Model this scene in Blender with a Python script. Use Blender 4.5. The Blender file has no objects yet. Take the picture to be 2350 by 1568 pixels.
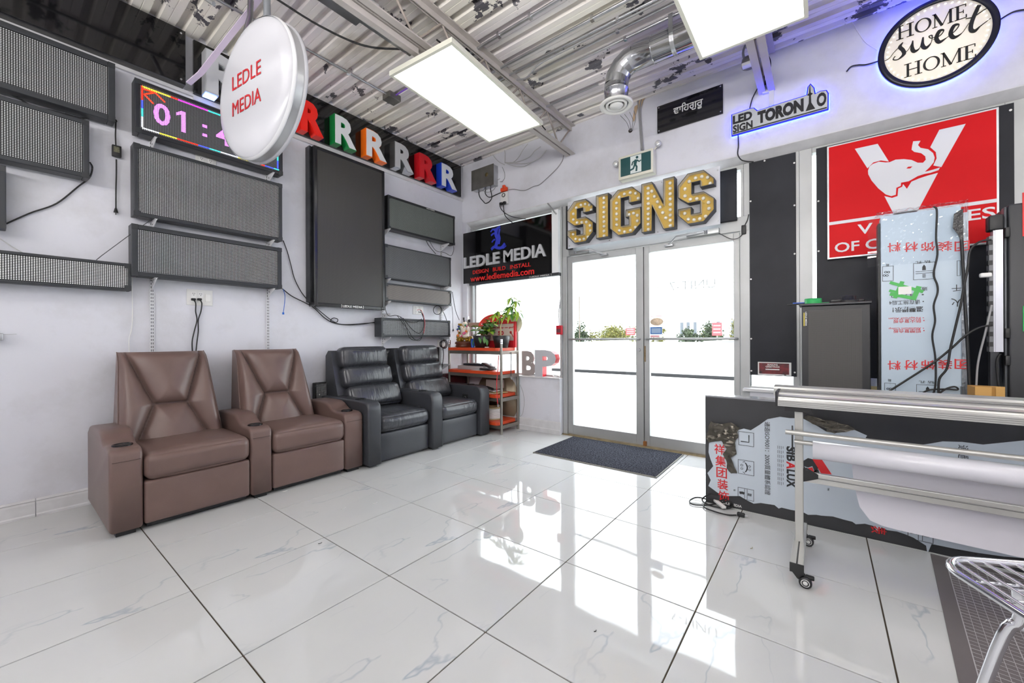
import bpy, bmesh, math, random
from math import sin, cos, pi, sqrt, radians, floor
from mathutils import Vector, Matrix, noise
from mathutils.geometry import tessellate_polygon
random.seed(7)
SC = bpy.context.scene
COL = SC.collection

# ------------------------------------------------------------------ camera
CAMP = Vector((3.94612, -4.09784, 1.10544))
YAW, ROLL, FPX = 0.6572, -0.0045, 922.855
cam = bpy.data.cameras.new('camera')
camo = bpy.data.objects.new('camera', cam)
COL.objects.link(camo)
cam.sensor_width = 36.0
cam.sensor_fit = 'HORIZONTAL'
cam.lens = FPX / 2350 * 36
cam.shift_y = -5.2855 / 2350
cam.clip_start = 0.05
cam.clip_end = 500
FW = Vector((-sin(YAW), cos(YAW), 0))
R0 = Vector((cos(YAW), sin(YAW), 0))
UP = Vector((0, 0, 1))
RT = cos(ROLL) * R0 + sin(ROLL) * UP
UPV = -sin(ROLL) * R0 + cos(ROLL) * UP
camo.matrix_world = Matrix(((RT.x, UPV.x, -FW.x, CAMP.x), (RT.y, UPV.y, -FW.y, CAMP.y), (RT.z, UPV.z, -FW.z, CAMP.z), (0, 0, 0, 1)))
SC.camera = camo

# survey helpers: where a sight line of the photograph meets a known plane of the room
def _ray(x, y):
    return FW + (x - 1175) / FPX * RT - (y - 784 + 5.2855) / FPX * UPV
def wx(x, y, X=0.0):
    d = _ray(x, y); return CAMP + d * ((X - CAMP.x) / d.x)
def wy(x, y, Y=0.0):
    d = _ray(x, y); return CAMP + d * ((Y - CAMP.y) / d.y)
def wz(x, y, Z=0.0):
    d = _ray(x, y); return CAMP + d * ((Z - CAMP.z) / d.z)

# ------------------------------------------------------------------ world and exposure
W = bpy.data.worlds.new('overcast'); SC.world = W
W.use_nodes = True
bg = W.node_tree.nodes['Background']
bg.inputs[0].default_value = (0.93, 0.97, 1.0, 1)
bg.inputs[1].default_value = 6.5
PANEL_STRENGTH = 4.0
UPLIGHT_STRENGTH = 150.0  # emission of the unseen uplights added for the ceiling
SC.view_settings.view_transform = 'Standard'
SC.view_settings.look = 'None'
SC.view_settings.gamma = 1
SC.view_settings.exposure = 0.08
SC.view_settings.use_curve_mapping = False

# ------------------------------------------------------------------ materials
def lin(c):
    return tuple(((v / 255) / 12.92 if v / 255 <= 0.04045 else ((v / 255 + 0.055) / 1.055) ** 2.4) for v in c[:3]) + (1,)
_M = {}
def mat(name, col=(200, 200, 200), rough=0.5, metal=0.0, emit=None, estr=0.0, bump=0.0, bscale=50, var=0.0, vscale=8, spec=0.5, coat=0.0, col2=None, trans=0.0, alpha=1.0, stretch=None):
    if name in _M: return _M[name]
    m = bpy.data.materials.new(name); m.use_nodes = True
    nt = m.node_tree; b = nt.nodes['Principled BSDF']
    b.inputs['Base Color'].default_value = lin(col)
    b.inputs['Roughness'].default_value = rough
    b.inputs['Metallic'].default_value = metal
    b.inputs['Specular IOR Level'].default_value = spec
    b.inputs['Coat Weight'].default_value = coat
    b.inputs['Transmission Weight'].default_value = trans
    b.inputs['Alpha'].default_value = alpha
    if emit:
        b.inputs['Emission Color'].default_value = lin(emit)
        b.inputs['Emission Strength'].default_value = estr
    if var or bump or col2:
        tc = nt.nodes.new('ShaderNodeTexCoord')
        mp = nt.nodes.new('ShaderNodeMapping')
        if stretch: mp.inputs['Scale'].default_value = stretch
        nt.links.new(tc.outputs['Object'], mp.inputs['Vector'])
    if var or col2:
        n = nt.nodes.new('ShaderNodeTexNoise'); n.inputs['Scale'].default_value = vscale; n.inputs['Detail'].default_value = 5
        nt.links.new(mp.outputs[0], n.inputs['Vector'])
        mx = nt.nodes.new('ShaderNodeMix'); mx.data_type = 'RGBA'
        c1 = lin(col); c2 = lin(col2) if col2 else tuple(v * (1 - var) for v in c1[:3]) + (1,)
        mx.inputs[6].default_value = c1; mx.inputs[7].default_value = c2
        rp = nt.nodes.new('ShaderNodeMapRange'); rp.inputs[1].default_value = 0.35; rp.inputs[2].default_value = 0.7
        nt.links.new(n.outputs[0], rp.inputs[0]); nt.links.new(rp.outputs[0], mx.inputs[0])
        nt.links.new(mx.outputs[2], b.inputs['Base Color'])
    if bump:
        n2 = nt.nodes.new('ShaderNodeTexNoise'); n2.inputs['Scale'].default_value = bscale; n2.inputs['Detail'].default_value = 4
        nt.links.new(mp.outputs[0], n2.inputs['Vector'])
        bp = nt.nodes.new('ShaderNodeBump'); bp.inputs['Strength'].default_value = bump; bp.inputs['Distance'].default_value = 0.01
        nt.links.new(n2.outputs[0], bp.inputs['Height']); nt.links.new(bp.outputs[0], b.inputs['Normal'])
    _M[name] = m
    return m

def led_mat(name, pitch, dot=(225, 228, 228), base=(18, 19, 21), frac=0.36, axes=(1, 2), emit=0.0, rough=0.6):
    """grid of small round lamps printed on a dark board"""
    if name in _M: return _M[name]
    m = bpy.data.materials.new(name); m.use_nodes = True
    nt = m.node_tree; b = nt.nodes['Principled BSDF']; N = nt.nodes; L = nt.links
    b.inputs['Roughness'].default_value = rough
    tc = N.new('ShaderNodeTexCoord'); sp = N.new('ShaderNodeSeparateXYZ'); L.new(tc.outputs['Object'], sp.inputs[0])
    def mth(op, a, bb=None):
        n = N.new('ShaderNodeMath'); n.operation = op
        for i, v in enumerate((a, bb)):
            if v is None: continue
            if isinstance(v, (int, float)): n.inputs[i].default_value = v
            else: L.new(v, n.inputs[i])
        return n.outputs[0]
    ds = []
    for ax in axes:
        t = mth('DIVIDE', sp.outputs[ax], pitch); t = mth('ADD', t, 500.0); t = mth('FRACT', t); t = mth('SUBTRACT', t, 0.5); ds.append(mth('MULTIPLY', t, t))
    d = mth('ADD', ds[0], ds[1]); msk = mth('LESS_THAN', d, frac * frac)
    mx = N.new('ShaderNodeMix'); mx.data_type = 'RGBA'
    mx.inputs[6].default_value = lin(base); mx.inputs[7].default_value = lin(dot)
    L.new(msk, mx.inputs[0]); L.new(mx.outputs[2], b.inputs['Base Color'])
    if emit:
        L.new(mx.outputs[2], b.inputs['Emission Color'])
        L.new(mth('MULTIPLY', msk, emit), b.inputs['Emission Strength'])
    _M[name] = m
    return m

def glass_mat(name='window_glass', tint=(250, 252, 252), ior=1.5):
    if name in _M: return _M[name]
    m = bpy.data.materials.new(name); m.use_nodes = True
    nt = m.node_tree; N = nt.nodes; L = nt.links; N.remove(N['Principled BSDF'])
    t = N.new('ShaderNodeBsdfTransparent'); t.inputs[0].default_value = lin(tint)
    g = N.new('ShaderNodeBsdfGlossy'); g.inputs['Roughness'].default_value = 0.01
    lw = N.new('ShaderNodeLayerWeight'); lw.inputs[0].default_value = 0.5
    r0 = ((ior - 1) / (ior + 1)) ** 2
    pw = N.new('ShaderNodeMath'); pw.operation = 'POWER'; pw.inputs[1].default_value = 5.0; L.new(lw.outputs['Facing'], pw.inputs[0])
    f = N.new('ShaderNodeMath'); f.operation = 'MULTIPLY_ADD'; f.inputs[1].default_value = 1 - r0; f.inputs[2].default_value = r0; L.new(pw.outputs[0], f.inputs[0])
    mx = N.new('ShaderNodeMixShader')
    L.new(f.outputs[0], mx.inputs[0]); L.new(t.outputs[0], mx.inputs[1]); L.new(g.outputs[0], mx.inputs[2])
    L.new(mx.outputs[0], N['Material Output'].inputs[0])
    _M[name] = m
    return m

# ------------------------------------------------------------------ mesh builder
def crom(pts, n=6, closed=False):
    P = [Vector(p) for p in pts]
    if len(P) < 3: return P
    out = []
    K = len(P)
    rng = range(K if closed else K - 1)
    for i in rng:
        p0 = P[(i - 1) % K] if closed or i > 0 else P[i] * 2 - P[i + 1]
        p1 = P[i]; p2 = P[(i + 1) % K]
        p3 = P[(i + 2) % K] if closed or i + 2 < K else p2 * 2 - p1
        for k in range(n):
            t = k / n
            out.append(0.5 * ((2 * p1) + (p2 - p0) * t + (2 * p0 - 5 * p1 + 4 * p2 - p3) * t * t + (3 * p1 - p0 - 3 * p2 + p3) * t ** 3))
    if not closed: out.append(P[-1])
    return out

class MB:
    def __init__(s): s.v = []; s.f = []; s.m = []; s.s = []
    def add(s, vs, fs, mi=0, sm=False, M=None):
        o = len(s.v)
        s.v += [(M @ Vector(v)) if M else Vector(v) for v in vs]
        for f in fs:
            s.f.append([i + o for i in f]); s.m.append(mi); s.s.append(sm)
        return s
    def box(s, x0, y0, z0, x1, y1, z1, mi=0, M=None):
        if x0 > x1: x0, x1 = x1, x0
        if y0 > y1: y0, y1 = y1, y0
        if z0 > z1: z0, z1 = z1, z0
        vs = [(x0, y0, z0), (x1, y0, z0), (x1, y1, z0), (x0, y1, z0), (x0, y0, z1), (x1, y0, z1), (x1, y1, z1), (x0, y1, z1)]
        return s.add(vs, [(0, 3, 2, 1), (4, 5, 6, 7), (0, 1, 5, 4), (1, 2, 6, 5), (2, 3, 7, 6), (3, 0, 4, 7)], mi, False, M)
    def bbox(s, x0, y0, z0, x1, y1, z1, r=0.01, mi=0, n=2, M=None, puff=(0, 0, 0), seg=1):
        """box with rounded edges; puff swells the faces"""
        if x0 > x1: x0, x1 = x1, x0
        if y0 > y1: y0, y1 = y1, y0
        if z0 > z1: z0, z1 = z1, z0
        c = Vector(((x0 + x1) / 2, (y0 + y1) / 2, (z0 + z1) / 2)); h = Vector(((x1 - x0) / 2, (y1 - y0) / 2, (z1 - z0) / 2))
        r = min(r, min(h) * 0.999)
        def ticks(hh):
            a = [-hh + r * (1 - cos(pi / 2 * k / n)) for k in range(n)]
            inner = [-(hh - r) + 2 * (hh - r) * k / seg for k in range(seg + 1)]
            return a + inner + [-t for t in reversed(a)]
        T = [ticks(h[i]) for i in range(3)]
        def place(p):
            q = Vector([max(-(h[i] - r), min(h[i] - r, p[i])) for i in range(3)])
            d = Vector(p) - q
            if d.length > 1e-9:
                d = d.normalized() * r
            o = q + d
            for i in range(3):
                if puff[i]:
                    j, k = (i + 1) % 3, (i + 2) % 3
                    w = max(0, 1 - (p[j] / h[j]) ** 2) * max(0, 1 - (p[k] / h[k]) ** 2)
                    o[i] += puff[i] * (p[i] / h[i]) * w ** 0.6
            return o + c
        for ax in range(3):
            j, k = (ax + 1) % 3, (ax + 2) % 3
            for sg in (-1, 1):
                vs = []; fs = []
                A, B = T[j], T[k]
                for a in A:
                    for b in B:
                        p = [0, 0, 0]; p[ax] = sg * h[ax]; p[j] = a; p[k] = b
                        vs.append(place(p))
                nb = len(B)
                for ia in range(len(A) - 1):
                    for ib in range(nb - 1):
                        q = (ia * nb + ib, (ia + 1) * nb + ib, (ia + 1) * nb + ib + 1, ia * nb + ib + 1)
                        fs.append(q if sg > 0 else q[::-1])
                s.add(vs, fs, mi, True, M)
        return s
    def tube(s, pts, r, n=8, closed=False, mi=0, cap=True, M=None):
        P = [Vector(p) for p in pts]
        K = len(P); rings = []
        vs = []; fs = []
        prev = None
        for i, p in enumerate(P):
            if closed: t = P[(i + 1) % K] - P[i - 1]
            else: t = P[min(i + 1, K - 1)] - P[max(i - 1, 0)]
            if t.length < 1e-9: t = Vector((0, 0, 1))
            t.normalize()
            if prev is None:
                a = Vector((0, 0, 1)) if abs(t.z) < 0.9 else Vector((1, 0, 0))
                u = t.cross(a).normalized()
            else:
                u = prev - t * prev.dot(t)
                if u.length < 1e-6: u = t.orthogonal()
                u.normalize()
            prev = u; w = t.cross(u)
            rr = r[i] if isinstance(r, (list, tuple)) else r
            for k in range(n):
                a = 2 * pi * k / n
                vs.append(p + u * (cos(a) * rr) + w * (sin(a) * rr))
        for i in range(K if closed else K - 1):
            j = (i + 1) % K
            for k in range(n):
                fs.append((i * n + k, i * n + (k + 1) % n, j * n + (k + 1) % n, j * n + k))
        s.add(vs, fs, mi, True, M)
        if cap and not closed:
            s.add(vs[:n], [tuple(reversed(range(n)))], mi, False, M); s.add(vs[-n:], [tuple(range(n))], mi, False, M)
        return s
    def wire(s, pts, r=0.004, n=6, k=6, mi=0):
        return s.tube(crom(pts, k), r, n, False, mi)
    def cyl(s, a, b, r, n=16, mi=0, r2=None, M=None):
        return s.tube([a, b], [r, r if r2 is None else r2], n, False, mi, True, M)
    def lathe(s, prof, n=24, o=(0, 0, 0), ax=(0, 0, 1), mi=0, M=None):
        ax = Vector(ax).normalized(); u = ax.orthogonal().normalized(); w = ax.cross(u); o = Vector(o)
        vs = []; fs = []
        for (r, z) in prof:
            for k in range(n):
                a = 2 * pi * k / n
                vs.append(o + ax * z + (u * cos(a) + w * sin(a)) * r)
        for i in range(len(prof) - 1):
            for k in range(n):
                fs.append((i * n + k, i * n + (k + 1) % n, (i + 1) * n + (k + 1) % n, (i + 1) * n + k))
        return s.add(vs, fs, mi, True, M)
    def prism(s, poly, o, u, v, d, mi=0, holes=(), sm=False):
        """polygon (2d) in frame o,u,v extruded by depth d along u x v"""
        o, u, v = Vector(o), Vector(u), Vector(v); nrm = u.cross(v).normalized()
        def area(p): return sum(p[i][0] * p[(i + 1) % len(p)][1] - p[(i + 1) % len(p)][0] * p[i][1] for i in range(len(p)))
        loops = [list(poly) if area(poly) > 0 else list(poly)[::-1]] + [list(h) if area(h) < 0 else list(h)[::-1] for h in holes]
        flat = [p for l in loops for p in l]
        tris = tessellate_polygon([[Vector((p[0], p[1], 0)) for p in l] for l in loops])
        base = [o + u * p[0] + v * p[1] for p in flat]; top = [b + nrm * d for b in base]
        fr = []
        for t in tris:
            a, b, c = [flat[i] for i in t]
            if (b[0] - a[0]) * (c[1] - a[1]) - (b[1] - a[1]) * (c[0] - a[0]) < 0: t = (t[0], t[2], t[1])
            fr.append(tuple(t))
        s.add(top, fr, mi)
        if d:
            s.add(base, [t[::-1] for t in fr], mi)
            k = 0
            for l in loops:
                L_ = len(l)
                vs = [base[k + i] for i in range(L_)] + [top[k + i] for i in range(L_)]
                s.add(vs, [(i, (i + 1) % L_, L_ + (i + 1) % L_, L_ + i) for i in range(L_)], mi, sm)
                k += L_
        return s
    def ppoly(s, pts, d, mi=0):
        """planar polygon given by 3d points lying on a wall, thickened towards the room by vector d"""
        P = [Vector(p) for p in pts]; d = Vector(d); nrm = d.normalized()
        o = P[0]; u = nrm.orthogonal().normalized(); v = nrm.cross(u)
        return s.prism([((p - o).dot(u), (p - o).dot(v)) for p in P], o, u, v, d.length, mi)
    def ribbon(s, pts, wd, o, u, v, d=0.002, mi=0):
        """flat brush stroke along 2d points with widths wd"""
        P = [Vector((p[0], p[1], 0)) for p in pts]; K = len(P); Lp = []; Rp = []
        for i, p in enumerate(P):
            t = P[min(i + 1, K - 1)] - P[max(i - 1, 0)]
            if t.length < 1e-9: t = Vector((1, 0, 0))
            t.normalize(); nn = Vector((-t.y, t.x, 0)); w = (wd[i] if isinstance(wd, (list, tuple)) else wd) / 2
            Lp.append(p + nn * w); Rp.append(p - nn * w)
        o, u, v = Vector(o), Vector(u), Vector(v); nrm = u.cross(v).normalized() * d
        vs = [o + u * q.x + v * q.y + nrm for q in Rp + Lp] + [o + u * q.x + v * q.y for q in Rp + Lp]
        fs = []
        for i in range(K - 1):
            fs.append((i, i + 1, K + i + 1, K + i))
            fs.append((2 * K + i, 2 * K + i + 1, i + 1, i)); fs.append((K + i, K + i + 1, 3 * K + i + 1, 3 * K + i))
        return s.add(vs, fs, mi)
    def text(s, body, o, u, v, h=None, w=None, d=0.002, mi=0, bold=0.0, res=3, center=False, shear=0.0, space=1.0):
        o, u, v = Vector(o), Vector(u).normalized(), Vector(v).normalized(); nrm = u.cross(v).normalized()
        vs, fs = text_geo(body, bold, res, shear, space)
        x0 = min(p[0] for p in vs); x1 = max(p[0] for p in vs); y0 = min(p[1] for p in vs); y1 = max(p[1] for p in vs)
        sy_ = h / (y1 - y0) if h else None
        sx_ = w / (x1 - x0) if w else sy_
        if sy_ is None: sy_ = sx_
        cx = (x1 - x0) * sx_ / 2 if center else 0
        return s.add([o + u * ((p[0] - x0) * sx_ - cx) + v * ((p[1] - y0) * sy_) + nrm * ((p[2] + 0.5) * d) for p in vs], fs, mi)
    def build(s, name, mats, parent=None, bevel=0, seg=2, label=None, cat=None, group=None, kind=None, local=False, merge=False, solid=0, sub=0):
        me = bpy.data.meshes.new(name)
        off = Vector((0, 0, 0))
        if parent is not None and not local:
            q = parent
            while q is not None:
                off += q.location; q = q.parent
        elif parent is None and not local and cat:
            xs = [v.x for v in s.v]; ys = [v.y for v in s.v]; zs = [v.z for v in s.v]
            off = Vector(((min(xs) + max(xs)) / 2, (min(ys) + max(ys)) / 2, min(zs)))
        me.from_pydata([tuple(v - off) for v in s.v], [], s.f)
        if not isinstance(mats, (list, tuple)): mats = [mats]
        for m in mats: me.materials.append(m)
        me.polygons.foreach_set('material_index', s.m)
        me.polygons.foreach_set('use_smooth', s.s)
        me.validate()
        if merge:
            b = bmesh.new(); b.from_mesh(me); bmesh.ops.remove_doubles(b, verts=b.verts, dist=1e-5); bmesh.ops.recalc_face_normals(b, faces=b.faces); b.to_mesh(me); b.free()
        o = bpy.data.objects.new(name, me); COL.objects.link(o)
        if parent is not None: o.parent = parent
        elif not local and cat: o.location = off
        if solid:
            md = o.modifiers.new('solid', 'SOLIDIFY'); md.thickness = solid; md.offset = 0
        if bevel:
            md = o.modifiers.new('bevel', 'BEVEL'); md.width = bevel; md.segments = seg; md.limit_method = 'ANGLE'; md.angle_limit = radians(40)
        if sub:
            md = o.modifiers.new('sub', 'SUBSURF'); md.levels = sub; md.render_levels = sub
        tag(o, label, cat, group, kind)
        return o

def inset(poly, d):
    n = len(poly); a = sum(poly[i][0] * poly[(i + 1) % n][1] - poly[(i + 1) % n][0] * poly[i][1] for i in range(n))
    P = list(poly) if a > 0 else list(poly)[::-1]; out = []
    for i in range(n):
        p0, p1, p2 = Vector(P[i - 1]), Vector(P[i]), Vector(P[(i + 1) % n])
        e1 = (p1 - p0).normalized(); e2 = (p2 - p1).normalized()
        n1 = Vector((-e1.y, e1.x)); n2 = Vector((-e2.y, e2.x))
        b = n1 + n2; k = b.dot(n1)
        out.append(tuple(p1 + b * (d / max(k, 0.25))))
    return out

def rprism(mb, poly, y0, y1, r, n=5, mi=0):
    """x,z profile swept along y with rounded ends"""
    lay = [(y0 + r * (1 - cos(pi / 2 * k / n)), r * (1 - sin(pi / 2 * k / n))) for k in range(n + 1)]
    lay = lay + [(y0 + y1 - y, i) for y, i in reversed(lay)]
    rings = [[(p[0], y, p[1]) for p in inset(poly, i)] for y, i in lay]
    m = len(poly); vs = [v for rg in rings for v in rg]; fs = []
    for a in range(len(rings) - 1):
        for k in range(m): fs.append((a * m + k, a * m + (k + 1) % m, (a + 1) * m + (k + 1) % m, (a + 1) * m + k))
    mb.add(vs, fs, mi, True)
    tr = tessellate_polygon([[Vector((v[0], v[2], 0)) for v in rings[0]]])
    mb.add(rings[0], [tuple(t) for t in tr], mi, True); mb.add(rings[-1], [tuple(t) for t in tr], mi, True)
    return mb

_TX = {}
def text_geo(body, bold, res, shear, space):
    k = (body, bold, res, shear, space)
    if k not in _TX:
        c = bpy.data.curves.new('lettering', 'FONT'); c.body = body; c.extrude = 0.5; c.offset = bold; c.resolution_u = res; c.shear = shear; c.space_character = space
        t = bpy.data.objects.new('lettering', c)
        me = bpy.data.meshes.new_from_object(t)
        _TX[k] = ([tuple(v.co) for v in me.vertices], [tuple(p.vertices) for p in me.polygons])
        bpy.data.meshes.remove(me); bpy.data.objects.remove(t); bpy.data.curves.remove(c)
    return _TX[k]

def tag(o, label=None, cat=None, group=None, kind=None):
    if label: o['label'] = label
    if cat: o['category'] = cat
    if group: o['group'] = group
    if kind: o['kind'] = kind
    return o
def thing(name, label, cat, loc=(0, 0, 0), rz=0.0, group=None):
    o = bpy.data.objects.new(name, None); COL.objects.link(o)
    o.location = loc; o.rotation_euler = (0, 0, rz); o.empty_display_size = 0.05
    return tag(o, label, cat, group)
def copy_tree(o, parent=None, **kw):
    c = o.copy(); COL.objects.link(c)
    if parent is not None: c.parent = parent
    for ch in list(o.children): copy_tree(ch, c)
    for k, v in kw.items(): c[k] = v
    return c
X_, Y_, Z_ = Vector((1, 0, 0)), Vector((0, 1, 0)), Vector((0, 0, 1))
# ------------------------------------------------------------------ common materials
def wall_mat():
    m = mat('white_wall_paint', (222, 222, 228), 0.55, bump=0.05, bscale=60)
    nt = m.node_tree; N = nt.nodes; L = nt.links; b = N['Principled BSDF']
    tc = N.new('ShaderNodeTexCoord')
    n1 = N.new('ShaderNodeTexNoise'); n1.inputs['Scale'].default_value = 1.6; n1.inputs['Detail'].default_value = 6; n1.inputs['Roughness'].default_value = 0.65
    L.new(tc.outputs['Object'], n1.inputs['Vector'])
    r1 = N.new('ShaderNodeValToRGB'); e = r1.color_ramp.elements
    e[0].position = 0.30; e[0].color = lin((202, 202, 207)); e[1].position = 0.52; e[1].color = lin((218, 219, 227))
    L.new(n1.outputs[0], r1.inputs[0])
    n2 = N.new('ShaderNodeTexNoise'); n2.inputs['Scale'].default_value = 5; n2.inputs['Detail'].default_value = 8
    L.new(tc.outputs['Object'], n2.inputs['Vector'])
    r2 = N.new('ShaderNodeValToRGB'); e = r2.color_ramp.elements
    e[0].position = 0.72; e[0].color = (0, 0, 0, 1); e[1].position = 0.8; e[1].color = (1, 1, 1, 1)
    L.new(n2.outputs[0], r2.inputs[0])
    mx = N.new('ShaderNodeMix'); mx.data_type = 'RGBA'; mx.inputs[7].default_value = lin((176, 168, 156))
    ml = N.new('ShaderNodeMath'); ml.operation = 'MULTIPLY'; ml.inputs[1].default_value = 0.6
    L.new(r2.outputs[0], ml.inputs[0]); L.new(ml.outputs[0], mx.inputs[0]); L.new(r1.outputs[0], mx.inputs[6]); L.new(mx.outputs[2], b.inputs['Base Color'])
    return m
WALL = wall_mat()
TRIMW = mat('white_trim', (216, 216, 218), 0.45, var=0.12, vscale=12)
ALU = mat('anodised_aluminium', (178, 180, 180), 0.38, 0.65, var=0.1, vscale=6)
FRAME = mat('storefront_frame', (176, 178, 178), 0.45, 0.35, var=0.08, vscale=5)
STEEL = mat('galvanised_steel', (190, 192, 195), 0.28, 0.9, var=0.2, vscale=9)
CHROME = mat('chrome', (225, 226, 230), 0.12, 1.0)
BLACK = mat('black_plastic', (24, 25, 27), 0.45)
CABLE = mat('black_cable', (20, 20, 22), 0.5)
GREYC = mat('grey_cable', (150, 150, 152), 0.5)
WHITEP = mat('white_plastic', (228, 228, 226), 0.4)
GLASS = glass_mat()
LEDF = mat('led_frame_grey', (48, 51, 55), 0.45, 0.2)
WBR = mat('white_bracket', (215, 216, 220), 0.4)

# ------------------------------------------------------------------ room shell
XR, YB, ZC = 7.4, -8.2, 3.5
def struct(name, mb, m, parent=None, **k):
    return mb.build(name, m, parent, kind=None if parent else 'structure', **k)

grout = mat('floor_grout', (70, 60, 46), 0.9, var=0.3, vscale=9)
fl = struct('floor', MB().box(-0.02, YB, -0.06, XR, 0.12, -0.004), grout)
def tile_mat():
    m = bpy.data.materials.new('marble_porcelain'); m.use_nodes = True
    nt = m.node_tree; N = nt.nodes; L = nt.links; b = N['Principled BSDF']
    b.inputs['Roughness'].default_value = 0.035; b.inputs['IOR'].default_value = 1.62
    tc = N.new('ShaderNodeTexCoord'); oi = N.new('ShaderNodeObjectInfo')
    w = N.new('ShaderNodeMath'); w.operation = 'MULTIPLY'; w.inputs[1].default_value = 3.0; L.new(oi.outputs['Random'], w.inputs[0])
    fl_ = N.new('ShaderNodeMath'); fl_.operation = 'FLOOR'; L.new(w.outputs[0], fl_.inputs[0])
    w2 = N.new('ShaderNodeMath'); w2.operation = 'MULTIPLY'; w2.inputs[1].default_value = 7.3; L.new(fl_.outputs[0], w2.inputs[0])
    mp = N.new('ShaderNodeMapping'); mp.inputs['Rotation'].default_value = (0, 0, 0.5); mp.inputs['Scale'].default_value = (3.4, 1.5, 1)
    L.new(tc.outputs['Object'], mp.inputs[0])
    def noi(scale, det, rough=0.5):
        n = N.new('ShaderNodeTexNoise'); n.noise_dimensions = '4D'; n.inputs['Scale'].default_value = scale; n.inputs['Detail'].default_value = det; n.inputs['Roughness'].default_value = rough
        L.new(mp.outputs[0], n.inputs['Vector']); L.new(w2.outputs[0], n.inputs['W']); return n
    n1 = noi(1.1, 4, 0.5)
    s1 = N.new('ShaderNodeMath'); s1.operation = 'SUBTRACT'; s1.inputs[1].default_value = 0.5; L.new(n1.outputs[0], s1.inputs[0])
    a1 = N.new('ShaderNodeMath'); a1.operation = 'ABSOLUTE'; L.new(s1.outputs[0], a1.inputs[0])
    r1 = N.new('ShaderNodeMapRange'); r1.inputs[1].default_value = 0.0; r1.inputs[2].default_value = 0.011; r1.inputs[3].default_value = 1; r1.inputs[4].default_value = 0; L.new(a1.outputs[0], r1.inputs[0])
    n2 = noi(2.2, 3)
    r2 = N.new('ShaderNodeMapRange'); r2.inputs[1].default_value = 0.48; r2.inputs[2].default_value = 0.68; L.new(n2.outputs[0], r2.inputs[0])
    mm = N.new('ShaderNodeMath'); mm.operation = 'MULTIPLY'; L.new(r1.outputs[0], mm.inputs[0]); L.new(r2.outputs[0], mm.inputs[1])
    n3 = noi(0.9, 4)
    base = N.new('ShaderNodeMix'); base.data_type = 'RGBA'; base.inputs[6].default_value = lin((206, 207, 205)); base.inputs[7].default_value = lin((194, 196, 197)); L.new(n3.outputs[0], base.inputs[0])
    mx = N.new('ShaderNodeMix'); mx.data_type = 'RGBA'; mx.inputs[7].default_value = lin((140, 152, 166)); L.new(base.outputs[2], mx.inputs[6])
    k = N.new('ShaderNodeMath'); k.operation = 'MULTIPLY'; k.inputs[1].default_value = 0.75; L.new(mm.outputs[0], k.inputs[0]); L.new(k.outputs[0], mx.inputs[0])
    # specks of dirt
    n4 = N.new('ShaderNodeTexNoise'); n4.inputs['Scale'].default_value = 26; n4.inputs['Detail'].default_value = 2; L.new(tc.outputs['Object'], n4.inputs['Vector'])
    r4 = N.new('ShaderNodeMapRange'); r4.inputs[1].default_value = 0.76; r4.inputs[2].default_value = 0.79; L.new(n4.outputs[0], r4.inputs[0])
    mx2 = N.new('ShaderNodeMix'); mx2.data_type = 'RGBA'; mx2.inputs[7].default_value = lin((120, 114, 104)); L.new(mx.outputs[2], mx2.inputs[6]); L.new(r4.outputs[0], mx2.inputs[0])
    L.new(mx2.outputs[2], b.inputs['Base Color'])
    n5 = N.new('ShaderNodeTexNoise'); n5.inputs['Scale'].default_value = 4.0; n5.inputs['Detail'].default_value = 1; L.new(tc.outputs['Object'], n5.inputs['Vector'])
    bp = N.new('ShaderNodeBump'); bp.inputs['Strength'].default_value = 0.035; bp.inputs['Distance'].default_value = 0.02; L.new(n5.outputs[0], bp.inputs['Height']); L.new(bp.outputs[0], b.inputs['Normal'])
    return m
TILE = tile_mat()
tb = MB(); tb.bbox(-0.2974, -0.2974, -0.012, 0.2974, 0.2974, 0.0, r=0.0012, n=1); tb.s = [False] * len(tb.s)
tile0 = None
nx = [(-0.0, 0.535)] + [(0.535 + 0.6 * k, 0.535 + 0.6 * (k + 1)) for k in range(11)]
ny = [(-0.56, 0.02)] + [(-0.56 - 0.6 * (k + 1), -0.56 - 0.6 * k) for k in range(12)]
rt = random.Random(3)
for (a, b_) in nx:
    for (c, d_) in ny:
        if tile0 is None:
            tile0 = tb.build('tile', TILE, fl, local=True); o = tile0
        else:
            o = tile0.copy(); COL.objects.link(o)
        o.location = ((a + b_) / 2, (c + d_) / 2, 0)
        o.scale = ((b_ - a) / 0.6, (d_ - c) / 0.6, 1)
        o.rotation_euler = (rt.uniform(-1, 1) * 0.0011, rt.uniform(-1, 1) * 0.0011, 0)

struct('wall_left', MB().box(-0.2, YB, -0.06, 0, 0.12, 3.62), WALL)
struct('wall_back', MB().box(-0.2, YB - 0.2, -0.06, XR + 0.2, YB, 3.62), WALL)
struct('wall_right', MB().box(XR, YB, -0.06, XR + 0.2, 0.12, 3.62), WALL)
# storefront wall: header, low walls, left return
wf = MB()
wf.box(0, -0.1, 2.705, XR, 0.12, 3.62)
struct('wall_front', wf, WALL)
struct('wall_front', MB().box(0, -0.1, 0, 1.555, 0.12, 0.645), WALL, bevel=0.004)
struct('wall_front', MB().box(3.45, -0.1, 0, XR, 0.12, 0.65), WALL, bevel=0.004)
struct('wall_front', MB().box(0, -0.1, 0.645, 0.085, 0.12, 2.705), WALL)
# sloping plaster reveal under the header
rv = MB().prism([(-0.1, 2.706), (-0.1, 2.697), (-0.005, 2.645), (0.05, 2.645), (0.05, 2.706)], (0.085, 0, 0), Y_, Z_, 4.9)
struct('trim_1', rv, TRIMW)

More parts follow.
